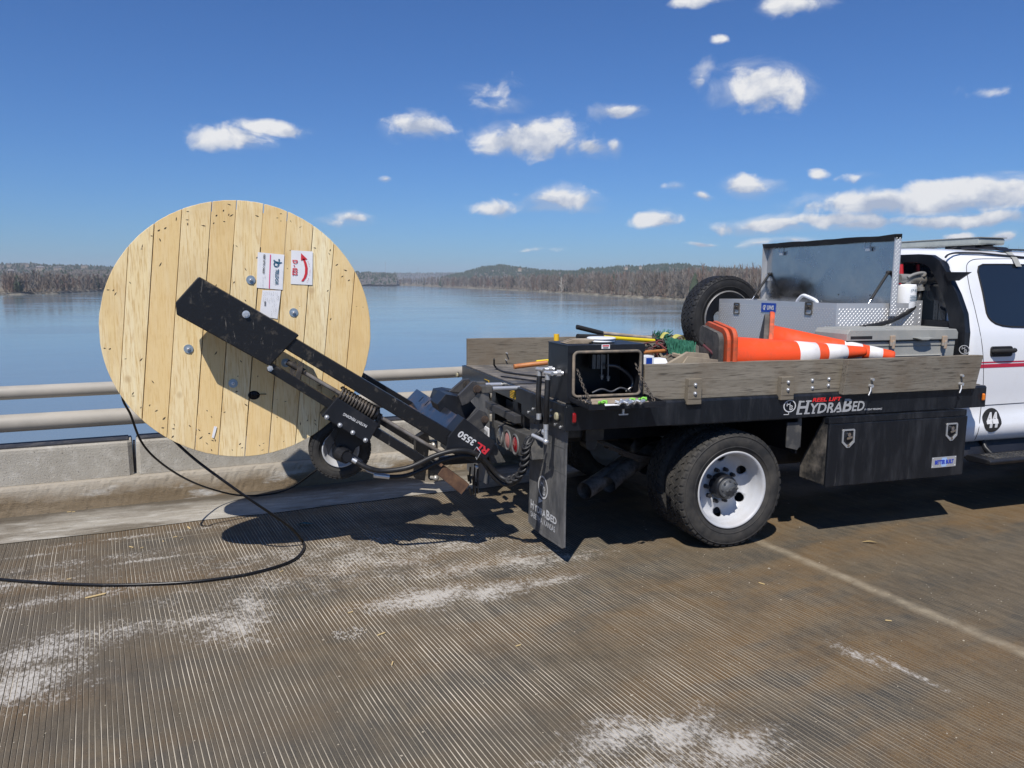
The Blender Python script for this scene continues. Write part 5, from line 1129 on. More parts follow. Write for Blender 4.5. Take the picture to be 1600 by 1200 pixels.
# bracket flap ahead of the rear wheel
mb = MB(); g3 = [P(x, y, Y=4.20) for (x, y) in ((1255, 661), (1256, 697), (1251, 705), (1234, 701), (1236, 662))]; mb.prism([(p.x, p.z) for p in g3], 1, 4.235, 4.247); mb.box((3.50, 4.24, .66), (3.53, 4.55, .87)); mb.build('splash_bracket', GRY, truck, bevel=.002)
# wheels
def boolean_holes(mb_rim, holes, name, m_, parent):
    o = mb_rim.build(name, m_, None)
    c = MB()
    for (p, q_, r_) in holes: c.cyl(p, q_, r_, n=18)
    co = c.build('cut', m_, None); md = o.modifiers.new('b', 'BOOLEAN'); md.object = co; md.operation = 'DIFFERENCE'; md.solver = 'EXACT'
    bpy.context.view_layer.update(); dg = bpy.context.evaluated_depsgraph_get(); me = bpy.data.meshes.new_from_object(o.evaluated_get(dg)); o.modifiers.clear(); o.data = me; bpy.data.objects.remove(co)
    w = o.location.copy(); o.parent = parent; o.location = w-wpos(parent); return o
def dual_wheel(cx, yout, sgn, outer=True, label=None):
    """sgn -1: outer face looks to -Y"""
    rw = .225; cz = .398; c = Vector((cx, yout-sgn*rw/2, cz)); wh = bpy.data.objects.new('wheel', None); COL.objects.link(wh); place(wh, c, truck)
    if label: wh['label'] = label
    t_ = tyre(MB(), c, .398, rw, .245, lugs=46, rows=5, n=72, groove=.010); t_.build('tyre', RUB, wh)
    s = sgn
    if outer:
        f = yout-s*.012   # flange plane
        D = Vector((0, s, 0)); base = Vector((cx, f, cz))
        prof = [(.262, -.004), (.266, .002), (.260, .006), (.250, .000), (.243, -.012), (.240, -.045), (.234, -.060), (.226, -.085), (.222, -.120), (.205, -.148), (.178, -.158), (.150, -.156), (.128, -.148), (.085, -.148), (.085, -.156), (.128, -.156), (.150, -.166), (.180, -.168), (.210, -.158), (.232, -.125), (.245, -.06), (.252, -.01), (.262, -.004)]
        mb = MB(); mb.lathe([(r_, o_) for (r_, o_) in prof], base, D, 72)
        holes = []
        for k in range(6):
            t = 6.2832*k/6+R(28); e = Vector((math.cos(t)*.196, 0, math.sin(t)*.196)); holes.append((base+e*1.08-D*.22, base+e*.90-D*.09, .033))
        rim = boolean_holes(mb, holes, 'rim', WHR, wh)
        mb = MB(); mb.lathe([(.086, -.146), (.084, -.075), (.080, -.06), (.066, -.055), (.001, -.055)], base, D, 40); mb.build('hub', BLK, wh)
        hc = mat('hub_cap_grey', (.11, .115, .12), .5, .3) if 'hub_cap_grey' not in MATS else MATS['hub_cap_grey']
        mb = MB(); mb.lathe([(.066, -.055), (.066, -.034), (.060, -.030), (.045, -.030), (.043, -.024), (.001, -.022)], base, D, 32)
        for k in range(8): t = 6.2832*k/8; e = Vector((math.cos(t)*.058, 0, math.sin(t)*.058)); mb.cyl(base+e-D*.032, base+e-D*.022, .008, n=6, smooth=False)
        mb.bar(base-D*.020+Vector((-.030,0,-.014)), base-D*.020+Vector((.030,0,.014)), .008, .008, up=(0,1,0)); mb.cyl(base-D*.024, base-D*.014, .011, n=12); mb.build('hub_cap', hc, wh)
        mb = MB()
        for k in range(10): t = 6.2832*k/10; e = Vector((math.cos(t)*.1125, 0, math.sin(t)*.1125)); mb.cyl(base+e-D*.149, base+e-D*.118, .0165, .014, n=6, smooth=False); mb.cyl(base+e-D*.12, base+e-D*.108, .009, n=8)
        mb.build('lug_nuts', mat('dark_nut', (.06, .06, .065), .5, .5) if 'dark_nut' not in MATS else MATS['dark_nut'], wh)
    else:
        mb = MB(); mb.lathe([(.25, -.11), (.245, -.08), (.22, 0), (.20, .05), (.05, .06), (.05, .07), (.22, .08), (.25, .11)], c, (0,1,0), 40); mb.build('rim', WHR, wh)
    return wh
dual_wheel(3.010, 4.245, -1, True, 'rear outer wheel, near side')
dual_wheel(3.010, 4.515, -1, False, 'rear inner wheel, near side')
dual_wheel(3.010, 6.515, 1, True); dual_wheel(3.010, 6.245, 1, False)
mb = MB(); mb.box((3.56, 4.62, .44), (5.0, 5.02, .86)); mb.build('fuel_tank', BLK, truck, bevel=.02)
mb = MB(); mb.box((3.72, 5.98, .40), (4.9, 6.50, .86)); mb.build('far_tool_box', BLK, truck, bevel=.01)
mb = MB(); mb.box((2.52, 4.24, .862), (3.50, 4.78, .870)); mb.box((3.495, 4.25, .62), (3.51, 4.78, .868)); mb.build('wheel_guard', BLK, truck); mb = MB(); mb.box((2.50, 5.98, .862), (3.50, 6.5, .870)); mb.box((3.495, 5.98, .45), (3.51, 6.5, .868)); mb.build('wheel_guard', BLK, truck)
# axle, springs, exhaust
mb = MB(); mb.cyl((3.01, 4.45, .40), (3.01, 6.3, .40), .055, n=16); mb.ball((3.01, CY, .40), .17, 16); mb.build('rear_axle', BLK, truck)
for y in (4.86, 5.84):
    mb = MB()
    for k in range(5): L = .72-k*.10; pts = [(3.01+L*math.cos(math.pi*(.5+.5*t)), y, .50+k*-.015+.16*(t*t)) for t in (-1, -.5, 0, .5, 1)]; 
    for k in range(5):
        L = .75-k*.12; pr2 = [(3.01+L*t, y+.035, .475-k*.013+.19*t*t*(L/.75)**2) for t in (-1, -.75, -.5, -.25, 0, .25, .5, .75, 1)]
        for i in range(8): mb.bar(pr2[i], pr2[i+1], .07, .012)
    mb.build('leaf_spring', mat('spring_steel', (.10, .075, .055), .7) if 'spring_steel' not in MATS else MATS['spring_steel'], truck)
mb = MB(); mb.box((2.02, 4.80, .70), (2.14, 5.04, .86)); p = P(924, 694, Y=4.8); mb.cyl(p, p+Vector((0,.1,0)), .045, n=16); mb.box((2.16, 4.76, .68), (2.30, 4.82, .77)); mb.build('spring_hanger', GRY, truck, bevel=.004)
mb = MB(); e0 = P(913, 767, Y=4.78); e1 = P(950, 757, Y=4.80)
for (e, k1, k2) in ((e0, (.16, .10, .03), (.50, .30, .12)), (e1, (.14, .10, .04), (.45, .26, .13))):
    pth = spline([e, e+Vector(k1), e+Vector(k2)], 8); mb.tube(pth, .062, 20, caps=False); mb.tube(pth, .057, 20, caps=False)
mb.tube([e1+Vector((.40,.24,.12)), e1+Vector((.62,.36,.16)), e1+Vector((1.2,.5,.16)), e1+Vector((3,.5,.1))], .055, 14, sub=4); mb.build('twin_exhaust', PIP, truck)
#PART5
# ------------------------------------------------------------------ cab
SEC = [(4.47, .545), (4.40, .575), (4.372, .64), (4.368, .70), (4.392, .76), (4.398, .84), (4.384, .95), (4.372, 1.10), (4.366, 1.25), (4.372, 1.38), (4.386, 1.45), (4.402, 1.50), (4.46, 1.72), (4.515, 1.905), (4.545, 1.975), (4.60, 2.025), (4.70, 2.048), (5.0, 2.068), (CY, 2.075)]
def sideY(z):
    for i in range(len(SEC)-1):
        if SEC[i][1] <= z <= SEC[i+1][1]: t = (z-SEC[i][1])/(SEC[i+1][1]-SEC[i][1]); return SEC[i][0]*(1-t)+SEC[i+1][0]*t
    return SEC[0][0]
def CP(x, y, off=0):
    """point on the cab's near side seen at x, y"""
    Y = 4.38
    for _ in range(8): p = P(x, y, Y=Y); Y = sideY(min(2.0, max(.55, p.z)))
    return Vector((p.x, Y-off, p.z))
def cabsec(x):
    """ring of (y,z) at x from near sill over the roof to far sill"""
    ins = 0; dz = 0
    for (xa, i_, z_) in ((5.060, .17, .16), (5.075, .085, .075), (5.10, .035, .03), (5.14, .012, .008), (5.20, 0, 0)):
        if x <= xa+1e-6: ins, dz = i_, z_; break
    sl = .055*max(0, min(1, (x-5.3)/2.5)); top = 1.0
    if x > 7.35: top = max(0, 1-(x-7.35)/1.0)     # windscreen slope
    out = []
    for (y, z) in SEC:
        yy, zz = y, z
        if z > 1.45:
            zz = 1.45+(z-1.45)*(top if x > 7.35 else 1); 
        if z > 1.9: zz -= dz
        yy = min(CY, y+ins*(1 if y < 5.2 else 0)); 
        if z < .6: zz = z+dz*.5
        out.append((yy, zz))
    return out+[(2*CY-y, z) for (y, z) in out[::-1][1:]]
xs = [5.060, 5.075, 5.10, 5.14, 5.20, 5.5, 6.0, 6.6, 7.2, 7.35, 7.6, 7.9, 8.2, 8.35, 8.8, 9.2, 9.42, 9.5]
mb = MB(); vs = []; k = len(cabsec(6))
for x in xs:
    for (y, z) in cabsec(x):
        e = 0 if x < 9.3 else (x-9.3)*.8
        # rake of the cab's rear edge: the upper part leans back
        xr = x-(.0 if x > 5.3 else 0)
        vs.append((xr, y+(e if y < CY else -e), z-(max(0, x-8.35)*.10 if z > 1.3 else 0)-(0 if x < 9.3 else (x-9.3)*.5 if z > 1.2 else 0)))
fs = [(i*k+j, (i+1)*k+j, (i+1)*k+j+1, i*k+j+1) for i in range(len(xs)-1) for j in range(k-1)]
arch = [f for f in fs]
mb.add(vs, fs, smooth=True); mb.add(vs[:k], [tuple(range(k))]); mb.add(vs[-k:], [tuple(range(k))[::-1]])
cabo = mb.build('cab_body', WHT, truck); cabo['label'] = 'white painted crew cab'
md = cabo.modifiers.new('n', 'WEIGHTED_NORMAL'); md.keep_sharp = True
def on_side(name, pts, off, m_, parent, thick=.004):
    """panel hugging the cab side; pts = (X,z) outline"""
    mb = MB(); k = len(pts); cx = sum(p[0] for p in pts)/k; cz = sum(p[1] for p in pts)/k; vs = []; rings = 6
    for r_ in range(rings+1):
        s = 1-r_/rings
        for (x, z) in pts: xx, zz = cx+(x-cx)*s, cz+(z-cz)*s; vs.append((xx, sideY(zz)-off, zz))
    fs = [(j*k+i, j*k+(i+1) % k, (j+1)*k+(i+1) % k, (j+1)*k+i) for j in range(rings) for i in range(k)]
    mb.add(vs, fs, smooth=True); return mb.build(name, m_, parent)
def smooth_loop(c, n=6): 
    c = [Vector((x, 0, z)) for (x, z) in c]; out = spline(c+[c[0]], n); return [(p.x, p.z) for p in out[:-1]]
wpx = [(1527.3, 424), (1528.5, 416.5), (1535, 413.2)]; w1 = [CP(*p) for p in wpx]; w2 = [CP(x, y) for (x, y) in ((1600, 511), (1580, 510.6), (1566, 509), (1555, 505.5), (1548, 500.5), (1543.5, 495), (1541, 489), (1535.4, 459), (1530, 436))]
X9 = 6.02; wo_ = [(p.x, p.z) for p in w1]+[(5.6, w1[-1].z+.004), (5.95, w1[-1].z+.004), (X9, w1[-1].z-.02), (X9+.02, 1.60), (X9+.02, w2[0].z+.03), (X9-.02, w2[0].z+.004)]+[(p.x, p.z) for p in w2]
cxm = sum(p[0] for p in wo_)/len(wo_); czm = sum(p[1] for p in wo_)/len(wo_)
on_side('rear_door_window', wo_, .0045, GLS, truck)
mb = MB(); lp = [(x, z) for (x, z) in wo_]; mb.tube([(x, sideY(z)-.003, z) for (x, z) in lp+[lp[0]]], .0065, 6, caps=False); mb.build('window_seal', RUB2, truck)
fw_ = [(6.22, 1.47), (6.24, 1.90), (6.30, 1.925), (7.0, 1.925), (7.25, 1.85), (7.62, 1.56), (7.66, 1.49), (7.6, 1.46)]
on_side('front_door_window', fw_, .0045, GLS, truck)
mb = MB(); mb.prism([(x, z) for (x, z) in fw_], 1, 2*CY-4.5, 2*CY-4.36) if False else None
# far windows, windscreen, rear glass
def mirror_panel(name, pts):
    k = MB(); c = (sum(p[0] for p in pts)/len(pts), sum(p[1] for p in pts)/len(pts)); vs = [(x, 2*CY-sideY(z)+.004, z) for (x, z) in pts]+[(c[0], 2*CY-sideY(c[1])+.004, c[1])]; n = len(pts); k.add(vs, [(i, (i+1) % n, n) for i in range(n)]); return k.build(name, GLS, truck)
mirror_panel('rear_door_window', wo_); mirror_panel('front_door_window', fw_)
mb = MB(); mb.add([(7.42, 4.66, 1.985), (7.42, 2*CY-4.66, 1.985), (8.26, 2*CY-4.52, 1.52), (8.26, 4.52, 1.52)], [(0,1,2,3)]); mb.build('windscreen', GLS, truck)
mb = MB(); yz = rrect(4.53, 1.10, 2*CY-4.53, 1.965, .09, 5); mb.prism(yz, 0, 5.048, 5.062); mb.build('rear_window', GLS, truck)
mb = MB(); a = P(1425, 409, X=5.03); mb.box((5.03, 4.75, a.z-.008), (5.045, 5.3, a.z+.012)); mb.build('third_brake_lamp', WPL, truck)
# seams
SEAM = mat('panel_gap', (.03, .032, .04), .7)
def seam(pxs, extra=(), r_=.0028, sub=5):
    mb = MB(); pts = [CP(x, y, .0005) for (x, y) in pxs]; mb.tube([Vector(p) for p in extra]+spline(pts, sub) if sub else pts, r_, 5); mb.build('door_gap', SEAM, truck)
seam([(1600, 404.6), (1560, 404.4), (1530, 404.6), (1518, 406.5), (1511.5, 412), (1510, 420), (1512, 434), (1516, 455), (1521.7, 477), (1527, 500), (1531.3, 520), (1535, 545), (1536.5, 571), (1536, 605), (1533, 634), (1530.5, 660), (1528, 675), (1523, 687)])
mb = MB(); pts = [(x, sideY(.846)-.0005, .846+.004*math.sin((x-5.3)*1.5)) for x in [5.37+.1*i for i in range(40)]]; mb.tube(pts, .0028, 5); mb.build('door_gap', SEAM, truck)
mb = MB(); mb.tube([(6.10, sideY(z)-.0005, z) for z in (.62, .8, 1.0, 1.2, 1.4, 1.6, 1.8, 1.93)], .003, 5); mb.tube([(7.55, sideY(z)-.0005, z) for z in (.62, .8, 1.0, 1.2, 1.4)], .003, 5); mb.build('door_gap', SEAM, truck)
mb = MB(); mb.tube(spline([CP(1477, 402, .002), CP(1481, 398, .003), CP(1490, 395.5, .003), CP(1503, 395, .003), CP(1530, 395.5, .003)], 5)+[Vector((x, 4.548, 1.985)) for x in (6.0, 6.8, 7.3)], .008, 6); mb.build('drip_rail', SEAM, truck)
# stripes
zs = CP(1570, 565.2).z; zs2 = CP(1570, 570.8).z
def stripe(z, w, x0):
    mb = MB(); vs = []; n = 24
    for i in range(n+1):
        x = x0+(8.0-x0)*i/n
        for zz in (z-w/2, z+w/2): vs.append((x, sideY(zz)-.0022, zz))
    mb.add(vs, [(2*i, 2*i+2, 2*i+3, 2*i+1) for i in range(n)]); mb.build('red_stripe', STRP, truck)
stripe(zs, .010, 5.10); stripe(zs2, .028, 5.10)
# number roundel
c = CP(1549.5, 656.5); r_ = (CP(1549.5, 637).z-CP(1549.5, 675).z)/2
mb = MB(); vs = []; K = 40
for j in range(5):
    for i in range(K):
        t = 6.2832*i/K; rr_ = r_*(1-j/4+.001); x, z = c.x+math.cos(t)*rr_*1.02, c.z+math.sin(t)*rr_; vs.append((x, sideY(z)-.0025, z))
mb.add(vs, [(j*K+i, j*K+(i+1) % K, (j+1)*K+(i+1) % K, (j+1)*K+i) for j in range(4) for i in range(K)]); ro = mb.build('number_roundel', mat('black_vinyl', (.025, .024, .023), .6), truck); ro['label'] = 'round black decal reading 44'
mb = MB(); q0 = CP(1536.5, 667.5); q1 = CP(1560.5, 665.5); text_fit(mb, '44', (c.x-r_*.66, 0, c.z-r_*.50), (c.x+r_*.66, 0, c.z-r_*.50), ZU, r_*1.05, bold=.075, shear=.12)
mb.v = [Vector((v.x, sideY(v.z)-.0045, v.z)) for v in mb.v]; mb.build('digits', TXW, ro)
# door handle
h0 = CP(1547, 549.5); h1_ = CP(1581, 548); mb = MB(); pts = rrect(h0.x, h0.z-.040, h1_.x, h0.z+.040, .022, 4); mb.prism(pts, 1, sideY(h0.z)-.010, sideY(h0.z)+.01); hd_ = mb.build('door_handle', RUB2, truck, bevel=.004)
mb = MB(); mb.tube([(h0.x+.015, sideY(h0.z)-.008, h0.z+.002), (h0.x+.04, sideY(h0.z)-.035, h0.z+.006), (h1_.x-.03, sideY(h0.z)-.037, h0.z+.006), (h1_.x+.012, sideY(h0.z)-.012, h0.z+.010)], .017, 8, sub=4); mb.build('grip', GRP, hd_)
# running board, underbody, plate added to keep sun off the ground below
mb = MB(); sp_ = P(1513, 712, Y=4.30); z = .47
mb.prism([(4.17, z-.035), (4.16, z-.012), (4.18, z), (4.36, z+.006), (4.40, z-.02), (4.36, z-.05)], 0, 5.20, 7.6); rb_ = mb.build('running_board', BLK, truck, bevel=.006)
for y in (4.20, 4.25, 4.30):
    mb = MB(); mb.box((5.28, y, z+.001), (7.5, y+.022, z+.005))
    for i in range(60): x = 5.28+i*.037; mb.box((x, y+.001, z+.004), (x+.018, y+.021, z+.010))
    mb.build('step_tread', GRY, rb_)
mb = MB()
mb.prism([(4.39, .44), (4.41, .44), (4.52, .60), (4.50, .60)], 0, 5.20, 7.7)  # slanted plate added to stop sun passing between board and sill
for x in (5.45, 6.4, 7.3): mb.tube([(x, 4.36, z-.01), (x, 4.42, z+.03), (x, 4.55, z+.22)], .022, 8)
mb.box((5.25, 4.5, .50), (8.0, 6.26, .60)); mb.box((5.3, 4.9, .35), (6.2, 5.6, .5)); mb.build('underbody', BLK, truck)
for (cx, cy, s) in ((8.62, 4.40, -1), (8.62, 6.36, 1)):
    c = Vector((cx, cy-s*.11, .398)); wh = bpy.data.objects.new('wheel', None); COL.objects.link(wh); place(wh, c, truck); wh['label'] = 'front wheel'
    tyre(MB(), c, .398, .225, .245, lugs=46, rows=5, n=60, groove=.010).build('tyre', RUB, wh)
    mb = MB(); D = Vector((0, s, 0)); mb.lathe([(.25, .09), (.262, .105), (.245, .10), (.235, .06), (.20, .06), (.16, .085), (.10, .10), (.09, .14), (.001, .14)], c, D, 40); mb.build('rim', WHR, wh)
    mb = MB(); mb.lathe([(.46, -.10), (.46, .02), (.43, .02)], c+Vector((0, 0, .02)), D, 40, a0=-math.pi*.55, a1=math.pi*.55); mb.build('wheel_arch', BLK, truck)
mb = MB(); mb.box((9.48, 4.5, .62), (9.62, 6.26, .85)); mb.build('front_bumper', CHR, truck, bevel=.02)
for y in (4.62, 5.86): mb = MB(); mb.box((9.47, y, .95), (9.52, y+.28, 1.15)); mb.build('headlight', CLRL, truck, bevel=.01)
mb = MB(); mb.box((9.47, 4.95, .93), (9.515, 5.81, 1.17)); mb.build('grille', BLK, truck)
# headache rack behind the cab
RKX = 5.0
ou = [(4.300, .98), (4.296, 1.42), (4.325, 1.56), (4.395, 1.70), (4.505, 1.868), (4.575, 1.955), (4.66, 2.000), (4.78, 2.010)]
iw_ = [(4.445, .98), (4.440, 1.44), (4.470, 1.56), (4.53, 1.70), (4.62, 1.845), (4.67, 1.905), (4.73, 1.935), (4.80, 1.945)]
ou2 = ou+[(2*CY-y, z) for (y, z) in ou[::-1]]; in2 = iw_+[(2*CY-y, z) for (y, z) in iw_[::-1]]; k = len(ou2)
vs = [(x, y, z) for x in (RKX, RKX+.05) for pp in (ou2, in2) for (y, z) in pp]; mb = MB()
fs = []
for i in range(k-1): fs += [(i, k+i, k+i+1, i+1), (2*k+i, 2*k+i+1, 3*k+i+1, 3*k+i), (i, i+1, 2*k+i+1, 2*k+i), (k+i, 3*k+i, 3*k+i+1, k+i+1)]
mb.add(vs, fs); mb.add([vs[0], vs[k], vs[3*k], vs[2*k]], [(0,1,2,3)]); rk = mb.build('headache_rack', BLKB, truck, bevel=.004)
mb = MB(); g_ = [P(x, y, X=RKX-.012) for (x, y) in ((1476, 425), (1517, 425), (1497, 438.5), (1482, 439))]; mb.add([(RKX-.015, p.y, p.z) for p in g_]+[(RKX+.0, p.y, p.z) for p in g_], [(0,1,2,3)[::-1], (4,5,6,7)]+[(i, (i+1) % 4, 4+(i+1) % 4, 4+i) for i in range(4)]); mb.build('lamp_gusset', BLK, rk)
mb = MB(); mb.box((RKX+.01, 4.44, .98), (RKX+.03, 2*CY-4.44, 1.50))
mb.build('rack_screen', BLK, rk)
c = P(1507, 546.5, X=RKX-.001); hb_logo(c, (0,-1,0), ZU, .046, .034, rk, tail=False)
mb = MB(); mb.prism([(4.46, .98), (4.60, .98), (4.56, 1.38), (4.48, 1.44)], 0, RKX+.051, RKX+.056); mb.build('side_wing', GRY, rk)
# roof light bar
lz = 2.125; lx = 5.72
mb = MB(); mb.prism(rrect(4.74, lz-.030, 2*CY-4.74, lz+.026, .016, 3), 0, lx-.14, lx+.14); lb = mb.build('light_bar', LBAR, truck, bevel=.012)
lb['label'] = 'clear roof light bar'
mb = MB(); mb.box((lx-.145, 4.73, lz+.026), (lx+.145, 2*CY-4.73, lz+.032)); mb.build('top_cover', GRYP, lb)
mb = MB(); mb.box((lx-.10, 4.81, lz-.060), (lx+.10, 5.1, lz-.030)); mb.prism([(4.60, 2.040), (4.72, 2.060), (5.0, lz-.035), (4.82, lz-.032), (4.66, 2.075)], 0, lx-.06, lx+.06)
mb.tube([(lx-.2, 5.2, lz-.04), (lx-.22, 5.15, lz-.055), (lx-.2, 5.0, lz-.062), (lx-.16, 4.93, lz-.04)], .006, 6, sub=5); mb.build('mounting_foot', BLK, lb, bevel=.004); mb = MB(); mb.box((lx-.10, 5.7, lz-.060), (lx+.10, 5.95, lz-.032)); mb.build('mounting_foot', BLK, lb, bevel=.004)
mb = MB(); st2 = [(lx-.02, y, z) for (y, z) in ((4.50, 1.915), (4.542, 1.982), (4.60, 2.030), (4.68, 2.056), (4.75, 2.066))]
vs = []; 
for (x, y, z) in st2: vs += [(x, y-.002, z+.003), (x+.06, y-.002, z+.003)]
mb.add(vs, [(2*i, 2*i+1, 2*i+3, 2*i+2) for i in range(4)], smooth=True); mb.build('clamp_strap', GRYP, lb)
mb = MB(); mb.box((5.35, 4.66, 2.052), (7.3, 4.70, 2.064)); mb.build('roof_ditch', SEAM, truck)

# ------------------------------------------------------------------ loads on the bed
LX, LY0, LY1, LZ1 = 4.16, 4.69, 6.22, 1.628
ch = thing('truck_tool_chest', 'open aluminium diamond-plate chest with raised lid and blue badge across the bed', 'tool chest', (4.45, 5.45, DZ+.008))
def diamonds(mb, o, u, v, lu, lv, pitch=.034, L=.021, w=.0062, h=.0030, tilt=52):
    """raised lozenge tread on a plate"""
    o = Vector(o); u = Vector(u).normalized(); v = Vector(v).normalized(); n_ = u.cross(v); nu = int(lu/pitch); nv = int(lv/pitch)
    for i in range(nu*2-1):
        for j in range(nv*2-1):
            if (i+j) % 2: continue
            c = o+u*(pitch*(.5+i*.5))+v*(pitch*(.5+j*.5)); a = R(tilt if i % 2 else tilt); d = u*math.cos(a)+v*math.sin(a); s = -u*math.sin(a)+v*math.cos(a)
            if i % 2: d, s = (u*math.cos(a)+v*math.sin(a)), s
            mb.add([c-d*L/2, c+s*w/2, c+d*L/2, c-s*w/2, c-d*L*.2+n_*h, c+d*L*.2+n_*h], [(0,3,4), (0,4,1), (1,4,5), (1,5,2), (2,5,3), (3,5,4)], mi=1)
    return mb
mb = MB(); e = .004
mb.box((LX, LY0, DZ+.008), (LX+e, LY1, LZ1)); mb.box((LX+e, LY0, DZ+.008), (4.94, LY0+e, LZ1)); mb.box((LX+e, LY1-e, DZ+.008), (4.72, LY1, LZ1)); mb.box((4.72, LY0+e, DZ+.008), (4.724, LY1, LZ1-.002)); mb.box((LX+e, LY0+e, DZ+.009), (4.72, LY1-e, DZ+.02))
for (a, b_) in (((LX+e, LY0+e), (LX+.035, LY1-e)),): mb.box((a[0], a[1], LZ1-.004), (b_[0], b_[1], LZ1-.001))
mb.box((4.30, LY0-.001+e*2, LZ1-.004), (4.72, LY0+.035, LZ1-.001))
diamonds(mb, (LX, LY1-.01, DZ+.02), (0,-1,0), ZU, LY1-LY0-.02, LZ1-DZ-.03); diamonds(mb, (LX+.01, LY0, DZ+.02), (1,0,0), ZU, .76, LZ1-DZ-.03)
mb.build('chest_body', [ALU, ALUD], ch)
HX = 4.69; lz0, lz1 = 1.605, 2.138; l0, l1 = LY0-.035, LY1+.03
mb = MB(); mb.box((HX, l0+.006, lz0), (HX+.004, l1-.006, lz1)); lid = mb.build('lid', ALUI, ch); lid['label'] = 'raised lid, scuffed shiny inside'
mb = MB(); wv = []
mb.box((HX-.055, l0, lz0-.075), (HX+.008, l0+.005, lz1)); mb.box((HX-.055, l1-.005, lz0), (HX+.008, l1, lz1)); diamonds(mb, (HX-.055, l0, lz0-.07), (1,0,0), ZU, .062, lz1-lz0+.07, pitch=.03, L=.018)
mb.build('lid_edge', [ALU, ALUD], lid)
mb = MB(); n = 30; vs = []
for i in range(n+1):
    y = l0+(l1-l0)*i/n; s = .008*noise.noise(Vector((y*4, 1, 0)))+.004*noise.noise(Vector((y*14, 2, 0)))
    vs += [(HX-.060, y, lz1+.006+s), (HX+.010, y, lz1+.010+s), (HX+.010, y, lz1-.02), (HX-.052, y, lz1-.034+s*.6)]
mb.add(vs, [(4*i+a, 4*i+(a+1) % 4, 4*i+4+(a+1) % 4, 4*i+4+a) for i in range(n) for a in range(4)]+[(0,3,2,1), (4*n, 4*n+1, 4*n+2, 4*n+3)]); mb.build('lid_seal', RUB2, lid)
for y in (l1-.235, l0+.30):
    mb = MB(); mb.box((HX-.03, y-.03, lz1-.075), (HX-.0, y+.03, lz1-.07)); mb.box((HX-.03, y-.022, lz1-.105), (HX-.006, y+.022, lz1-.078)); mb.bar((HX-.03, y+.03, lz1-.035), (HX-.03, y+.03, lz1-.085), .006, .006, up=(1,0,0)); mb.build('striker', STL, lid)
for y, z in ((l0+.09, 1.86), (l1-.06, 1.86)):
    mb = MB(); s_ = Vector((HX-.012, y, z)); b_ = Vector((4.40, y-.01 if y < 5 else y, LZ1-.14)) ; m_ = s_.lerp(b_, .55)
    mb.ball(s_, .018, 10); mb.cyl(s_, m_, .011, n=10); k2 = mb.build('gas_strut', RUB2, lid); mb = MB(); mb.cyl(m_, b_, .005, n=8); mb.build('strut_rod', CHR, k2)
mb = MB()
for i in range(4): y = l0+.27+i*.35; mb.cyl((HX-.001, y, 1.685), (HX+.001, y, 1.685), .006, n=10)
mb.build('rivet_holes', RUB2, lid)
mb = MB(); p = P(1148, 463, X=HX); mb.box((HX-.03, l1-.06, 1.80), (HX-.002, l1-.02, 1.86)); mb.build('strut_bracket', STL, lid)
for x in (1151.5, 1264):
    c = P(x, 482, X=LX); mb = MB(); pts = rrect(c.y-.042, c.z-.052, c.y+.042, c.z+.052, .012, 3); i_ = [(y*.78+c.y*.22, z*.78+c.z*.22) for (y, z) in pts]; k = len(pts)
    vs = [(X_, y, z) for (pp, X_) in ((pts, LX), (pts, LX-.008), (i_, LX-.008), (i_, LX+.001)) for (y, z) in pp]; mb.add(vs, [(j*k+i, j*k+(i+1) % k, (j+1)*k+(i+1) % k, (j+1)*k+i) for j in range(3) for i in range(k)]+[tuple(range(3*k, 4*k))]); la = mb.build('latch', GRY, ch)
    mb = MB(); mb.box((LX-.010, c.y-.026, c.z-.01), (LX-.002, c.y+.02, c.z+.03)); mb.ball((LX-.010, c.y-.01, c.z+.015), .009, 8); mb.build('latch_paddle', DIRTY, la)
a = P(1190, 487, X=LX); b_ = P(1213, 474, X=LX); mb = MB(); mb.box((LX-.006, min(a.y, b_.y), min(a.z, b_.z)), (LX-.002, max(a.y, b_.y), max(a.z, b_.z))); bd = mb.build('badge', BLU, ch)
mb = MB(); y0, y1, z0, z1 = max(a.y, b_.y), min(a.y, b_.y), min(a.z, b_.z), max(a.z, b_.z); h = z1-z0; w = y0-y1
text_fit(mb, 'UWS', (LX-.0065, y0-w*.42, z0+h*.28), (LX-.0065, y1+w*.10, z0+h*.28), ZU, h*.46, bold=.04); ring_flat(mb, (LX-.0065, y0-w*.24, z0+h*.5), (0,-1,0), ZU, w*.07, w*.11, 16, a0=40, a1=300)
mb.add([(LX-.0075, y0-w*.19, z0+h*.2), (LX-.0075, y0-w*.24, z0+h*.2), (LX-.0075, y0-w*.31, z0+h*.55), (LX-.0075, y0-w*.33, z0+h*.8), (LX-.0075, y0-w*.24, z0+h*.6)], [(0,1,2,3,4)]); mb.build('lettering', TXW, bd)
jug = thing('jug', 'white plastic jug whose handle pokes out of the open chest', 'jug', (4.45, 5.2, 1.3))
mb = MB(); j0 = P(1246, 470, X=4.36); j1 = P(1254, 462, X=4.36); j2 = P(1262, 463.5, X=4.36); j3 = P(1275, 470, X=4.36); mb.tube([j0+Vector((0,0,-.03)), j0, j1, j2, j3, j3+Vector((0,-.02,-.03))], .014, 10, sub=5); mb.build('handle', WPL, jug)
mb = MB(); c_ = (j0+j3)/2; mb.cyl((c_.x, c_.y-.02, 1.30), (c_.x, c_.y-.02, 1.56), .10, n=20); mb.cyl((c_.x, c_.y-.02, 1.56), (c_.x, c_.y-.02, 1.60), .10, .05, n=20); mb.build('body', WPL, jug)
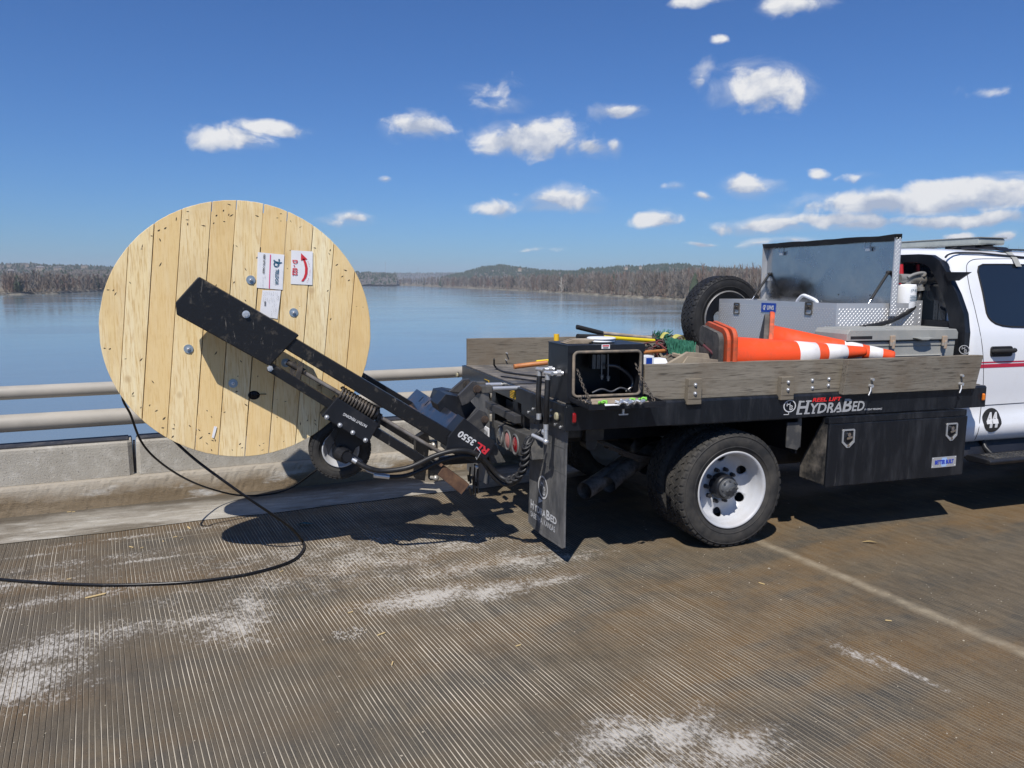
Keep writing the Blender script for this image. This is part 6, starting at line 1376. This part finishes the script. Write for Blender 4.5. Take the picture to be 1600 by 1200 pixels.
# fuel pump set beside the chest
fp = thing('fuel_pump', 'grey transfer pump with white filter canister and black hose behind the lid', 'pump', (4.95, 4.8, 1.55))
mb = MB(); py = 4.76
mb.box((4.945, LY0+.004, DZ+.008), (4.99, LY0+.34, LZ1+.02)); diamonds(mb, (4.95, LY0+.003, DZ+.02), (1,0,0), ZU, .04, .58)
p0 = P(1404, 444, Y=py); p1 = P(1425, 486, Y=py); mb2 = MB(); cxf = (p0.x+p1.x)/2; rf_ = (p1.x-p0.x)/2
mb2.lathe([(.001, 1.545), (rf_*.9, 1.55), (rf_, 1.57), (rf_, p0.z-.02), (rf_*.9, p0.z), (.001, p0.z)], (cxf, py, 0), ZU, 24); cn_ = mb2.build('filter_canister', WPL, fp)
mb2 = MB(); text_fit(mb2, 'CF 02', (cxf-.030, py-rf_-.001, p0.z-.055), (cxf+.030, py-rf_-.001, p0.z-.055), ZU, .018, bold=.01)
for k in range(4): strip(mb2, (cxf-.036, py-rf_-.001, p0.z-.09-.012*k), (cxf+.036, py-rf_-.001, p0.z-.09-.012*k), .004, NV)
mb2.build('print', TXT, cn_)
p = P(1410, 435, Y=py); q_ = P(1436, 436, Y=py); mb2 = MB(); mb2.cyl(p+Vector((-.04,0,0)), q_, .036, n=18); mb2.cyl(q_+Vector((-.02,0,0)), q_+Vector((.045,0,0)), .045, n=18); mb2.cyl(P(1436, 441, Y=py), P(1437, 452, Y=py), .028, n=14); mb2.cyl(P(1437, 449, Y=py), P(1437, 454, Y=py), .034, n=8, smooth=False)
mb2.tube([P(1418, 434, Y=py-.04), P(1428, 429, Y=py-.04), P(1440, 426.5, Y=py-.04), P(1446, 428, Y=py-.04)], .013, 8, sub=4); mb2.cyl(P(1443, 428, Y=py-.05), P(1443, 428, Y=py+.02), .020, n=12); mb2.cyl((cxf, py, p0.z-.005), (cxf, py, p0.z+.03), .035, n=16)
mb2.build('pump_head', mat('pump_casting', (.30, .30, .29), .5, .3, dust=(.2, .17, .13), dscale=14, dlo=.45, dhi=.7), fp)
mb2 = MB(); mb2.tube([P(x, y, Y=Y) for (x, y, Y) in ((1437, 453, py), (1436, 466, py-.01), (1427, 481, 4.70), (1408, 494, 4.66), (1388, 503, 4.64), (1368, 508, 4.64), (1345, 512, 4.66))], .017, 10, sub=6); mb2.build('hose', HOSE, fp)
mb.build('tank_end', [ALU, ALUD], fp)
t = thing('red_extinguisher', 'red cylinder half hidden behind the transfer pump', 'extinguisher', (4.97, 4.95, 1.5)); p = P(1417, 420, X=4.985); mb = MB(); mb.cyl((4.965, p.y+.0, 1.60), (4.965, p.y+.05, 1.93), .022, n=14); mb.build('body', REDP, t); mb = MB(); mb.cyl((4.965, p.y+.05, 1.93), (4.965, p.y+.052, 1.955), .011, n=10); mb.build('valve', BLK, t)
GRY2 = mat('dull_rim_steel', (.20, .20, .205), .5, .4, dust=(.3, .28, .25), dscale=9, dlo=.5, dhi=.8)
# spare wheel
sp = thing('spare_wheel', 'spare tyre with silver rim standing upright behind the tool chest', 'spare wheel', (4.32, 6.39, 1.04)); c = Vector((4.315, 6.395, 1.443))
tyre(MB(), c, .402, .225, .245, lugs=42, rows=5, n=72, groove=.011).build('tyre', RUB2, sp)
mb = MB(); mb.lathe([(.25, -.11), (.262, -.10), (.256, -.088), (.245, -.09), (.238, -.05), (.215, .03), (.12, .05), (.06, .05), (.06, .06), (.24, .10)], c, (0,1,0), 48); mb.build('rim', GRY2, sp)
# cooler
CX0, CX1, CY0_, CY1_ = 3.945, 4.965, 4.335, 4.66; cz0, cz1 = DZ+.008, 1.452
co = thing('cooler', 'large grey plastic cooler box with two latches and worn tan corners', 'cooler', (4.45, 4.5, cz0))
mb = MB(); mb.prism([(CX0+.018, cz0), (CX1-.018, cz0), (CX1-.004, cz1-.085), (CX0+.004, cz1-.085)], 1, CY0_+.010, CY1_-.01); mb.box((CX0+.01, CY0_+.004, cz1-.125), (CX1-.01, CY1_-.004, cz1-.088)); mb.box((CX0+.18, CY0_-.002, cz1-.20), (CX1-.14, CY0_+.012, cz1-.188)); bo = mb.build('cooler_body', GRYP, co, bevel=.012)
mb = MB(); mb.prism([(CX0, cz1-.080), (CX1, cz1-.080), (CX1, cz1-.03), (CX1-.02, cz1-.004), (CX0+.02, cz1), (CX0, cz1-.03)], 1, CY0_-.008, CY1_); mb.box((CX0+.05, CY0_+.03, cz1-.006), (CX0+.38, CY1_-.03, cz1+.006)); mb.box((CX0+.44, CY0_+.02, cz1-.006), (CX1-.06, CY1_-.03, cz1+.005)); mb.build('lid', GRYP, co, bevel=.012)
for x in (1394, 1475):
    c = P(x, 532, Y=CY0_-.01); mb = MB(); mb.box((c.x-.022, CY0_-.024, c.z-.04), (c.x+.022, CY0_-.008, c.z+.035)); mb.box((c.x-.010, CY0_-.032, c.z-.06), (c.x+.010, CY0_-.018, c.z-.0)); mb.build('latch', mat('worn_tan_latch', (.42, .30, .20), .6, dust=(.3, .3, .28), dscale=30, dlo=.45, dhi=.6) if x == 1394 else MATS['worn_tan_latch'], co, bevel=.004)
mb = MB(); c = P(1440, 530, Y=CY0_-.01); mb.prism([(c.x-.085, c.z+.012), (c.x+.085, c.z+.012), (c.x+.03, c.z-.006), (c.x-.03, c.z-.006)], 1, CY0_-.045, CY0_-.002); mb.build('hand_grip', GRYP, co, bevel=.004)
mb = MB(); mb.box((CX0-.001, CY0_-.0095, cz1-.082), (CX1-.08, CY0_+.02, cz1-.0785)); mb.box((CX0+.03, CY0_-.0095, cz1-.066), (CX0+.22, CY0_-.003, cz1-.045)); mb.build('lid_gap', RUB2, co)
# cones
def cone(a, b_, lab, rb=.150, rt_=.033, fl=.225, bands=((.50, .645), (.715, .86)), second=False, spin=.15):
    a = Vector(a); b_ = Vector(b_); d = (b_-a).normalized(); L = (b_-a).length; t = thing('traffic_cone', lab, 'traffic cone', a, 'orange cones thrown on the bed'); t.location = a
    u = d.cross(Vector((0,0,1))).normalized(); w = d.cross(u)
    def rad(f): return rb+(rt_-rb)*f
    mb = MB(); mb.lathe([(rb*1.10, .012), (rb*1.03, .02)]+[(rad(f), L*f) for f in (.03, .2, .4, .6, .8, .97)]+[(rt_*1.0, L*.985), (rt_*.92, L), (rt_*.75, L), (rt_*.70, L*.95)], a, d, 40); mb.build('cone_body', ORG, t)
    for (f0, f1) in bands: mb = MB(); mb.lathe([(rad(f0)+.0005, L*f0), (rad(f0)+.0022, L*f0+.002), (rad(f1)+.0022, L*f1-.002), (rad(f1)+.0005, L*f1)], a, d, 40); mb.build('reflective_band', REF, t)
    def plate(off, th, s, m_, nm, r_=.07):
        pts = rrect(-s, -s, s, s, r_, 6); mb = MB(); k = len(pts); vs = []
        for (o, sc) in ((off, .985), (off+th*.3, 1), (off+th*.7, 1), (off+th, .985)):
            for (p_, q__) in pts: c_, s_ = math.cos(spin), math.sin(spin); vs.append(a+d*(o+.006*noise.noise(Vector((p_*6, q__*6, off*90)))*1.5)+u*((p_*c_-q__*s_)*sc)+w*((p_*s_+q__*c_)*sc))
        mb.add(vs, [(j*k+i, j*k+(i+1) % k, (j+1)*k+(i+1) % k, (j+1)*k+i) for j in range(3) for i in range(k)]+[tuple(range(k))[::-1], tuple(range(3*k, 4*k))]); mb.build(nm, m_, t)
    plate(-.018, .030, fl, ORD, 'base_flange')
    if second: plate(-.062, .024, fl*1.0, ORD, 'base_flange', .09)
    plate(-.108 if second else -.050, .032, fl*.88, DKR, 'rubber_foot', .05)
    return t
ca = P(1131, 545, Y=4.46); ca.z = 1.272; cb = P(1351, 549, Y=4.23)
cone(ca, cb, 'nearest orange cone lying flat with two white bands and doubled base', second=True, spin=.10, rb=.145)
cb2 = P(1397, 556, Y=4.19); ca2 = P(1200, 534, Y=4.64)+Vector((-.0, 0, 0)); 
cone(ca2, cb2, 'orange cone lying behind the first, its tip jutting over the side board', spin=.78, fl=.175, rb=.125, bands=((.60, .745), (.80, .905)))
# hand tools and clutter
def tool(name, lab, cat, parts, loc=None, group=None):
    """parts: list of (part name, material, list of (points, radius))"""
    allp = [p for (_, _, tb_) in parts for (pts, r_) in tb_ for p in pts]; c = Vector(allp[0]); t = thing(name, lab, cat, c, group)
    for (nm, m_, tb_) in parts:
        mb = MB()
        for (pts, r_) in tb_: mb.tube(pts, r_, 10)
        mb.build(nm, m_, t)
    return t
q = lambda x, y, Y: P(x, y, Y=Y)
tool('digging_bar', 'long tool handle with worn grey wood and black grip, highest of the pile', 'tool', [('handle', HDL, [([q(940, 520.5, 4.98), q(1040, 530.5, 5.1)], .014)]), ('grip', GRP, [([q(901, 511, 4.94), q(903, 511.2, 4.94), q(941, 520.8, 4.98)], .017)])])
tool('shovel', 'long yellow tool handle with black grip, just above the control box', 'shovel', [('handle', YELP, [([q(941, 527, 4.80), q(1022, 532.5, 4.9)], .014)]), ('grip', GRP, [([q(902, 526, 4.76), q(942, 527.2, 4.80)], .019)])])
tool('hammer', 'orange-brown wooden handle lying on the bed deck left of the control box', 'hammer', [('handle', HDO, [([q(803, 573, 5.2), q(806, 572.6, 5.2), q(822, 570.5, 5.18), q(856, 566.5, 5.12)], .018)]), ('head_band', YELP, [([q(838, 565.5, 5.25), q(858, 563.5, 5.25)], .012)])])
tool('shovel', 'brown wooden handle with green collar beside the control box', 'shovel', [('handle', HDO, [([q(1003, 551, 4.65), q(1040, 548, 4.75)], .013)]), ('collar', mat('green_tape', (.02, .30, .10), .5), [([q(1039, 548, 4.75), q(1052, 547, 4.78)], .016)])])
t = tool('push_broom', 'green bristle broom head leaning among the tools', 'broom', [('handle', ORD, [([q(1082, 557, 4.60), q(1102, 563, 4.52)], .024)])])
mb = MB(); a0, a1 = q(1050, 553, 4.62), q(1087, 560, 4.58); mb.bar(a0, a1, .05, .018, up=(.2, -.3, 1)); mb.build('block', HDL, t)
mb = MB(); r6 = random.Random(8)
for k in range(420):
    f = r6.random(); b0 = a0.lerp(a1, f)+Vector((0, r6.uniform(0, .05), 0)); mb.tube([b0, b0+Vector((-.01+r6.uniform(-.02, .03), r6.uniform(0, .05), .10+r6.uniform(-.02, .015)))], .0022, 3, caps=False)
mb.build('bristles', GRN, t)
tool('pry_bar', 'thin dark rod leaning against the cone bases', 'rod', [('shaft', mat('maroon_rod', (.10, .03, .035), .4), [([q(1098, 538, 4.50), q(1126, 563, 4.34), q(1129, 567, 4.32)], .009)]), ('tip', GRP, [([q(1094, 534, 4.52), q(1099, 539, 4.50)], .017)])])
tool('yellow_bar', 'short yellow square post standing behind the control box', 'post', [('post', YEL, [([q(869.5, 532, 6.2), q(869.5, 522, 6.2)], .024)])])
mb = MB(); mb.tube([P(x, y, Z=DZ+dz_) for (x, y, dz_) in ((772, 570, .05), (774, 573, .03), (778, 577, .012), (788, 581, .012), (808, 584.5, .012), (832, 587, .012), (856, 590, .012))], .008, 8, sub=5); mb.tube([q(772, 561, 6.0), P(772, 570, Z=DZ+.05)], .008, 8)
tag(mb.build('wiring', HOSE), 'black wire curling across the bare rear deck of the bed', 'wire')
mb = MB(); vs = []; pz0 = DZ
mb.bar(P(783, 588, Z=DZ+.012), P(852, 597, Z=DZ+.012), .012, .008); mb.bar(P(800, 600, Z=DZ+.012), P(852, 598, Z=DZ+.012), .010, .006); tag(mb.build('steel_strap', BLK), 'thin black steel strap lying on the bed by the rust stain', 'strap')
for k, (x, y, w_, lab) in enumerate(((941, 534.6, .090, 'upper of two white plastic lids stacked on the control box'), (940, 537.4, .088, 'lower of two white plastic lids stacked on the control box'))):
    p = P(x, y-.5, Y=4.37); zc = KZ1+.008+(.020 if k == 0 else .004); mb = MB(); mb.lathe([(.001, .012), (w_*.9, .012), (w_, .009), (w_*1.02, .001), (w_*.97, 0), (.001, 0)], (p.x, 4.385, zc), ZU, 36); tag(mb.build('paint_lid', WPL), lab, 'lid', 'white lids on the control box')
mb = MB(); r7 = random.Random(4); gx = P(895, 536, Y=4.37).x
for k in range(4): x0 = gx-.07+.02*k; mb.prism([(x0, 4.31+.015*k), (x0+.15, 4.30+.01*k), (x0+.14, 4.42+.01*k), (x0+.01, 4.43)], 2, KZ1+.008+.006*k, KZ1+.012+.006*k)
tag(mb.build('work_gloves', PALE, bevel=.002), 'flat stack of tan work gloves on top of the control box', 'gloves')
# pile of chains, straps, bags
heap = MB(); nx_, ny_ = 26, 12; vs = []
for i in range(nx_+1):
    for j in range(ny_+1):
        x = 2.42+1.05*i/nx_; y = 4.34+1.1*j/ny_; e = min(i, nx_-i, j, ny_-j)/3; h = .20*min(1, e)*(1+.6*noise.noise(Vector((x*4, y*4, 2)))+.35*noise.noise(Vector((x*13, y*13, 5)))); vs.append((x, y, DZ+.006+max(0, h)))
heap.add(vs, [(i*(ny_+1)+j, (i+1)*(ny_+1)+j, (i+1)*(ny_+1)+j+1, i*(ny_+1)+j+1) for i in range(nx_) for j in range(ny_)], smooth=True)
tag(heap.build('tarpaulin', mat('dirty_tarpaulin', (.10, .085, .065), .85, col2=(.22, .18, .13), nscale=9, bump=.5, bscale=25)), 'crumpled brown tarpaulin under the tools beside the control box', 'tarpaulin')
mb = MB(); r8 = random.Random(3)
for k in range(9): a = q(r8.uniform(1012, 1060), r8.uniform(530, 543), r8.uniform(4.7, 4.95)); b_ = a+Vector((r8.uniform(-.12, .12), r8.uniform(-.1, .1), r8.uniform(-.06, .05))); chain(mb, a, b_, .02, link=.036, r=.005)
tag(mb.build('chain', CHN), 'heap of rusty steel chain on top of the tool pile', 'chain')
mb = MB()
for k in range(14):
    a = q(r8.uniform(1005, 1060), r8.uniform(536, 548), 4.72+r8.uniform(0, .2)); mb.tube([a, a+Vector((r8.uniform(-.1, .1), r8.uniform(-.06, .06), r8.uniform(-.02, .05))), a+Vector((r8.uniform(-.16, .16), r8.uniform(-.1, .1), -.06))], .006, 5, sub=4)
tag(mb.build('cords', mat('maroon_cord', (.16, .03, .03), .7, col2=(.05, .05, .05), nscale=40)), 'tangle of dark red and black cords under the chain', 'cords')
mb = MB()
def ribbon(mb, pts, w=.045):
    pts = spline([Vector(p) for p in pts], 6); vs = []
    for i, p in enumerate(pts): tw = i*.12; s_ = Vector((.3*math.sin(tw), .9, .35*math.cos(tw))).normalized()*w/2; vs += [p-s_, p+s_]
    mb.add(vs, [(2*i, 2*i+1, 2*i+3, 2*i+2) for i in range(len(pts)-1)], smooth=True)
ribbon(mb, [q(1033, 529, 5.0), q(1038, 521, 5.0), q(1046, 521, 4.98), q(1056, 528, 4.95), q(1066, 534, 4.95)]); ribbon(mb, [q(1052, 532, 4.9), q(1056, 525, 4.92), q(1064, 524, 4.92), q(1069, 531, 4.9), q(1062, 536, 4.85)], .06); ribbon(mb, [q(1318, 560, 4.35), q(1324, 563, 4.27), q(1327, 572, 4.235), q(1324, 590, 4.232), q(1321, 604, 4.232)], .030)
tag(mb.build('ratchet_strap', STRW), 'yellow-green ratchet straps bundled beside the spare tyre', 'strap')
mb = MB()
for k in range(120): 
    a = q(r8.uniform(1020, 1045), r8.uniform(523, 531), 5.05); mb.tube([a, a+Vector((r8.uniform(-.03, .05), r8.uniform(-.02, .02), r8.uniform(.0, .05)))], .0025, 3, caps=False)
tag(mb.build('rope_bundle', GRN), 'frayed green rope bundle among the tool handles', 'rope')
t = thing('carton', 'small white and blue carton just right of the control box', 'carton', q(1006, 572, 4.42)); a = q(1006, 572, 4.42); b_ = q(1022, 556, 4.42); mb = MB(); mb.box((a.x, 4.42, a.z-.1), (b_.x+.0, 4.50, b_.z)); mb.build('box', WPL, t, bevel=.003); mb = MB(); mb.box((a.x+.015, 4.416, b_.z-.06), (b_.x-.015, 4.4195, b_.z-.012)); mb.build('blue_panel', BLU, t)
mb = MB(); pts = [q(1022, 572, 4.45), q(1046, 572, 4.45), q(1040, 560, 4.5), q(1024, 561, 4.5)]; mb.add([pts[0], pts[1], pts[2], pts[3]]+[p+Vector((0, .08, .0)) for p in pts], [(0,1,2,3), (3,2,6,7), (4,7,6,5), (0,3,7,4), (1,5,6,2)]); tag(mb.build('plastic_bag', WPL), 'crumpled white plastic bag beside the blue and white carton', 'bag')
mb = MB(); a = q(1040, 570, 4.33); mb.prism([(2.50, 1.235), (2.86, 1.235), (2.83, 1.31), (2.68, 1.325)], 1, 4.33, 4.36); mb.v = [Vector((v.x+.0, v.y, v.z)) for v in mb.v]; mb.prism([(2.60, 1.22), (2.92, 1.22), (2.90, 1.27), (2.66, 1.30)], 1, 4.30, 4.315)
tag(mb.build('cardboard_sheet', mat('grey_brown_board', (.34, .28, .20), .85, col2=(.25, .20, .15), nscale=8), bevel=.002), 'torn tan board leaning inside the near side plank', 'board')
# oddments on the open box door
dzz = max(hz, dz)+.006
for (nm, lab, cat, m_, prim) in (('work_glove', 'lime green rag bundle on the open box door', 'rag', GRNL, 0), ('fitting', 'small brass and steel hose fittings on the open box door', 'fitting', STL, 1), ('paper_scrap', 'white paper scrap on the open box door', 'paper', PAP, 2)):
    mb = MB()
    if prim == 0:
        for c_ in ((985, 625.5), (1003, 624), (941, 629)):
            p = P(c_[0], c_[1], Z=dzz+.01); mb.tube([p+Vector((.03*math.cos(t_*.9), .02*math.sin(t_*1.3), .008*math.sin(t_*2))) for t_ in range(9)], .006, 6, sub=3)
    elif prim == 1:
        for c_ in ((967, 630), (975, 628), (980, 631), (990, 629), (1000, 629)): p = P(c_[0], c_[1], Z=dzz+.01); mb.cyl(p, p+Vector((.035, .02, .006)), .012, n=8, smooth=False); mb.cyl(p+Vector((0, 0, .004)), p+Vector((-.02, .01, .012)), .008, n=8)
    else: p = P(953, 632.5, Z=dzz+.002); mb.prism([(p.x-.04, p.y-.02), (p.x+.05, p.y-.02), (p.x+.04, p.y+.02), (p.x-.02, p.y+.03)], 2, dzz, dzz+.003)
    tag(mb.build(nm, m_), lab, cat)
# ------------------------------------------------------------------ litter on the deck
r9 = random.Random(21)
spots = [(150, 931, .055, .35), (295, 825, .035, 1.9), (205, 855, .022, 2.3), (255, 846, .012, 2.0), (274, 839, .014, .3), (284, 843, .010, 1), (222, 856, .010, .5), (108, 905, .012, .2), (440, 893, .014, .6), (548, 957, .015, .3), (1190, 912, .02, 2), (596, 991, .024, .4), (613, 1037, .018, 1.2), (108, 800, .015, .1), (115, 800, .012, .1), (810, 1009, .016, .2), (1388, 970, .016, 2.6)]
for i, (x, y, L, a_) in enumerate(spots):
    p = P(x, y, Z=.004); mb = MB(); d_ = Vector((math.cos(a_), math.sin(a_), 0)); s_ = Vector((-d_.y, d_.x, 0)); w_ = L*.13+.001
    vs = [p-d_*L+s_*w_*.4, p-d_*L*.9-s_*w_, p+d_*L*.8-s_*w_*.8, p+d_*L+s_*w_*.1, p+d_*L*.7+s_*w_]; vs2 = [v+Vector((0, 0, .004)) for v in vs]
    mb.add(vs+vs2, [(4,3,2,1,0), (5,6,7,8,9)]+[(k, (k+1) % 5, 5+(k+1) % 5, 5+k) for k in range(5)]); o = mb.build('wood_splinter', SPL)
    if i == 0: tag(o, 'largest pale wood splinter on the deck in front of the black cable', 'splinter')
    elif i == 1: tag(o, 'pale wood splinter near the gutter below the dangling cable', 'splinter')
    else: tag(o, 'tiny pale wood splinter on the deck', 'splinter', 'tiny splinters scattered on the deck')
p = P(1358, 848, Z=.004); mb = MB(); vs = []
for k in range(7): t_ = k/6; w_ = .010*math.sin(t_*math.pi)+.0008; c_ = p+Vector((-.045+.09*t_, .02-.05*t_, .004+.010*math.sin(t_*3))); vs += [c_-Vector((.4, 1, 0))*w_, c_+Vector((.4, 1, 0))*w_]
mb.add(vs, [(2*i, 2*i+1, 2*i+3, 2*i+2) for i in range(6)], smooth=True); tag(mb.build('leaf', LEAF), 'dry yellow leaf on the deck below the truck tool box', 'leaf')
mb = MB(); p = P(466, 820, Z=.005); mb.add([p, p+Vector((.03, .01, .004)), p+Vector((.11, -.02, .006)), p+Vector((.06, -.035, .012)), p+Vector((.01, -.03, .022)), p+Vector((.045, -.01, .020))], [(0,1,5,4), (1,2,5), (2,3,5), (3,4,5)]); tag(mb.build('cloth_scrap', TEAL), 'small teal rag beside the cable in the reel shadow', 'rag')
mb = MB()   # chips of exposed stone and fine grit
pc = P(545, 990, Z=0)
for k in range(70):
    a_ = r9.uniform(0, 6.28); q__ = math.sqrt(r9.random()); c_ = pc+Vector((math.cos(a_)*.085*q__, math.sin(a_)*.075*q__, .001)); s_ = r9.uniform(.003, .008); n_ = 5; ph = r9.uniform(0, 6)
    pts = [(c_.x+math.cos(ph+j*6.283/n_)*s_*r9.uniform(.6, 1.2), c_.y+math.sin(ph+j*6.283/n_)*s_*r9.uniform(.6, 1.2)) for j in range(n_)]; mb.prism(pts, 2, .0005, .003)
tag(mb.build('stone_chips', mat('pale_stone', (.42, .38, .32), .8)), 'patch of exposed pale stone chips in the deck', 'gravel', kind='stuff')
mb = MB()
for k in range(1500):
    u_ = r9.uniform(-2.5, 7); v_ = 1.2+4.7*r9.random(); c_ = B(u_, v_, 0); s_ = r9.uniform(.0012, .0038)*(1.8 if r9.random() < .05 else 1); ph = r9.uniform(0, 6); e_ = r9.uniform(.4, 1)
    pts = [(c_.x+math.cos(ph+j*1.57)*s_*(1 if j % 2 else e_*1.5), c_.y+math.sin(ph+j*1.57)*s_*(1 if j % 2 else e_*1.5)) for j in range(4)]; mb.prism(pts, 2, .0006, .0006+s_*.5)
tag(mb.build('grit', mat('light_grit', (.46, .40, .30), .85)), 'pale grit scattered over the grooved deck', 'grit', kind='stuff')
# ------------------------------------------------------------------ air
hm = bpy.data.materials.new('haze_air'); hm.use_nodes = True; ht = hm.node_tree; ht.nodes.clear()
pv = N(ht, 'ShaderNodeVolumePrincipled'); pv.inputs['Density'].default_value = 0.00011; pv.inputs['Color'].default_value = (.80, .87, .97, 1); pv.inputs['Anisotropy'].default_value = .0
ho = N(ht, 'ShaderNodeOutputMaterial'); ht.links.new(pv.outputs[0], ho.inputs['Volume'])
mb = MB(); mb.box((-9500, -9500, WZ-2.5), (9500, 9500, 170)); hz_ = mb.build('haze', hm); tag(hz_, 'faint blue haze over the river and hills', 'haze', kind='stuff')
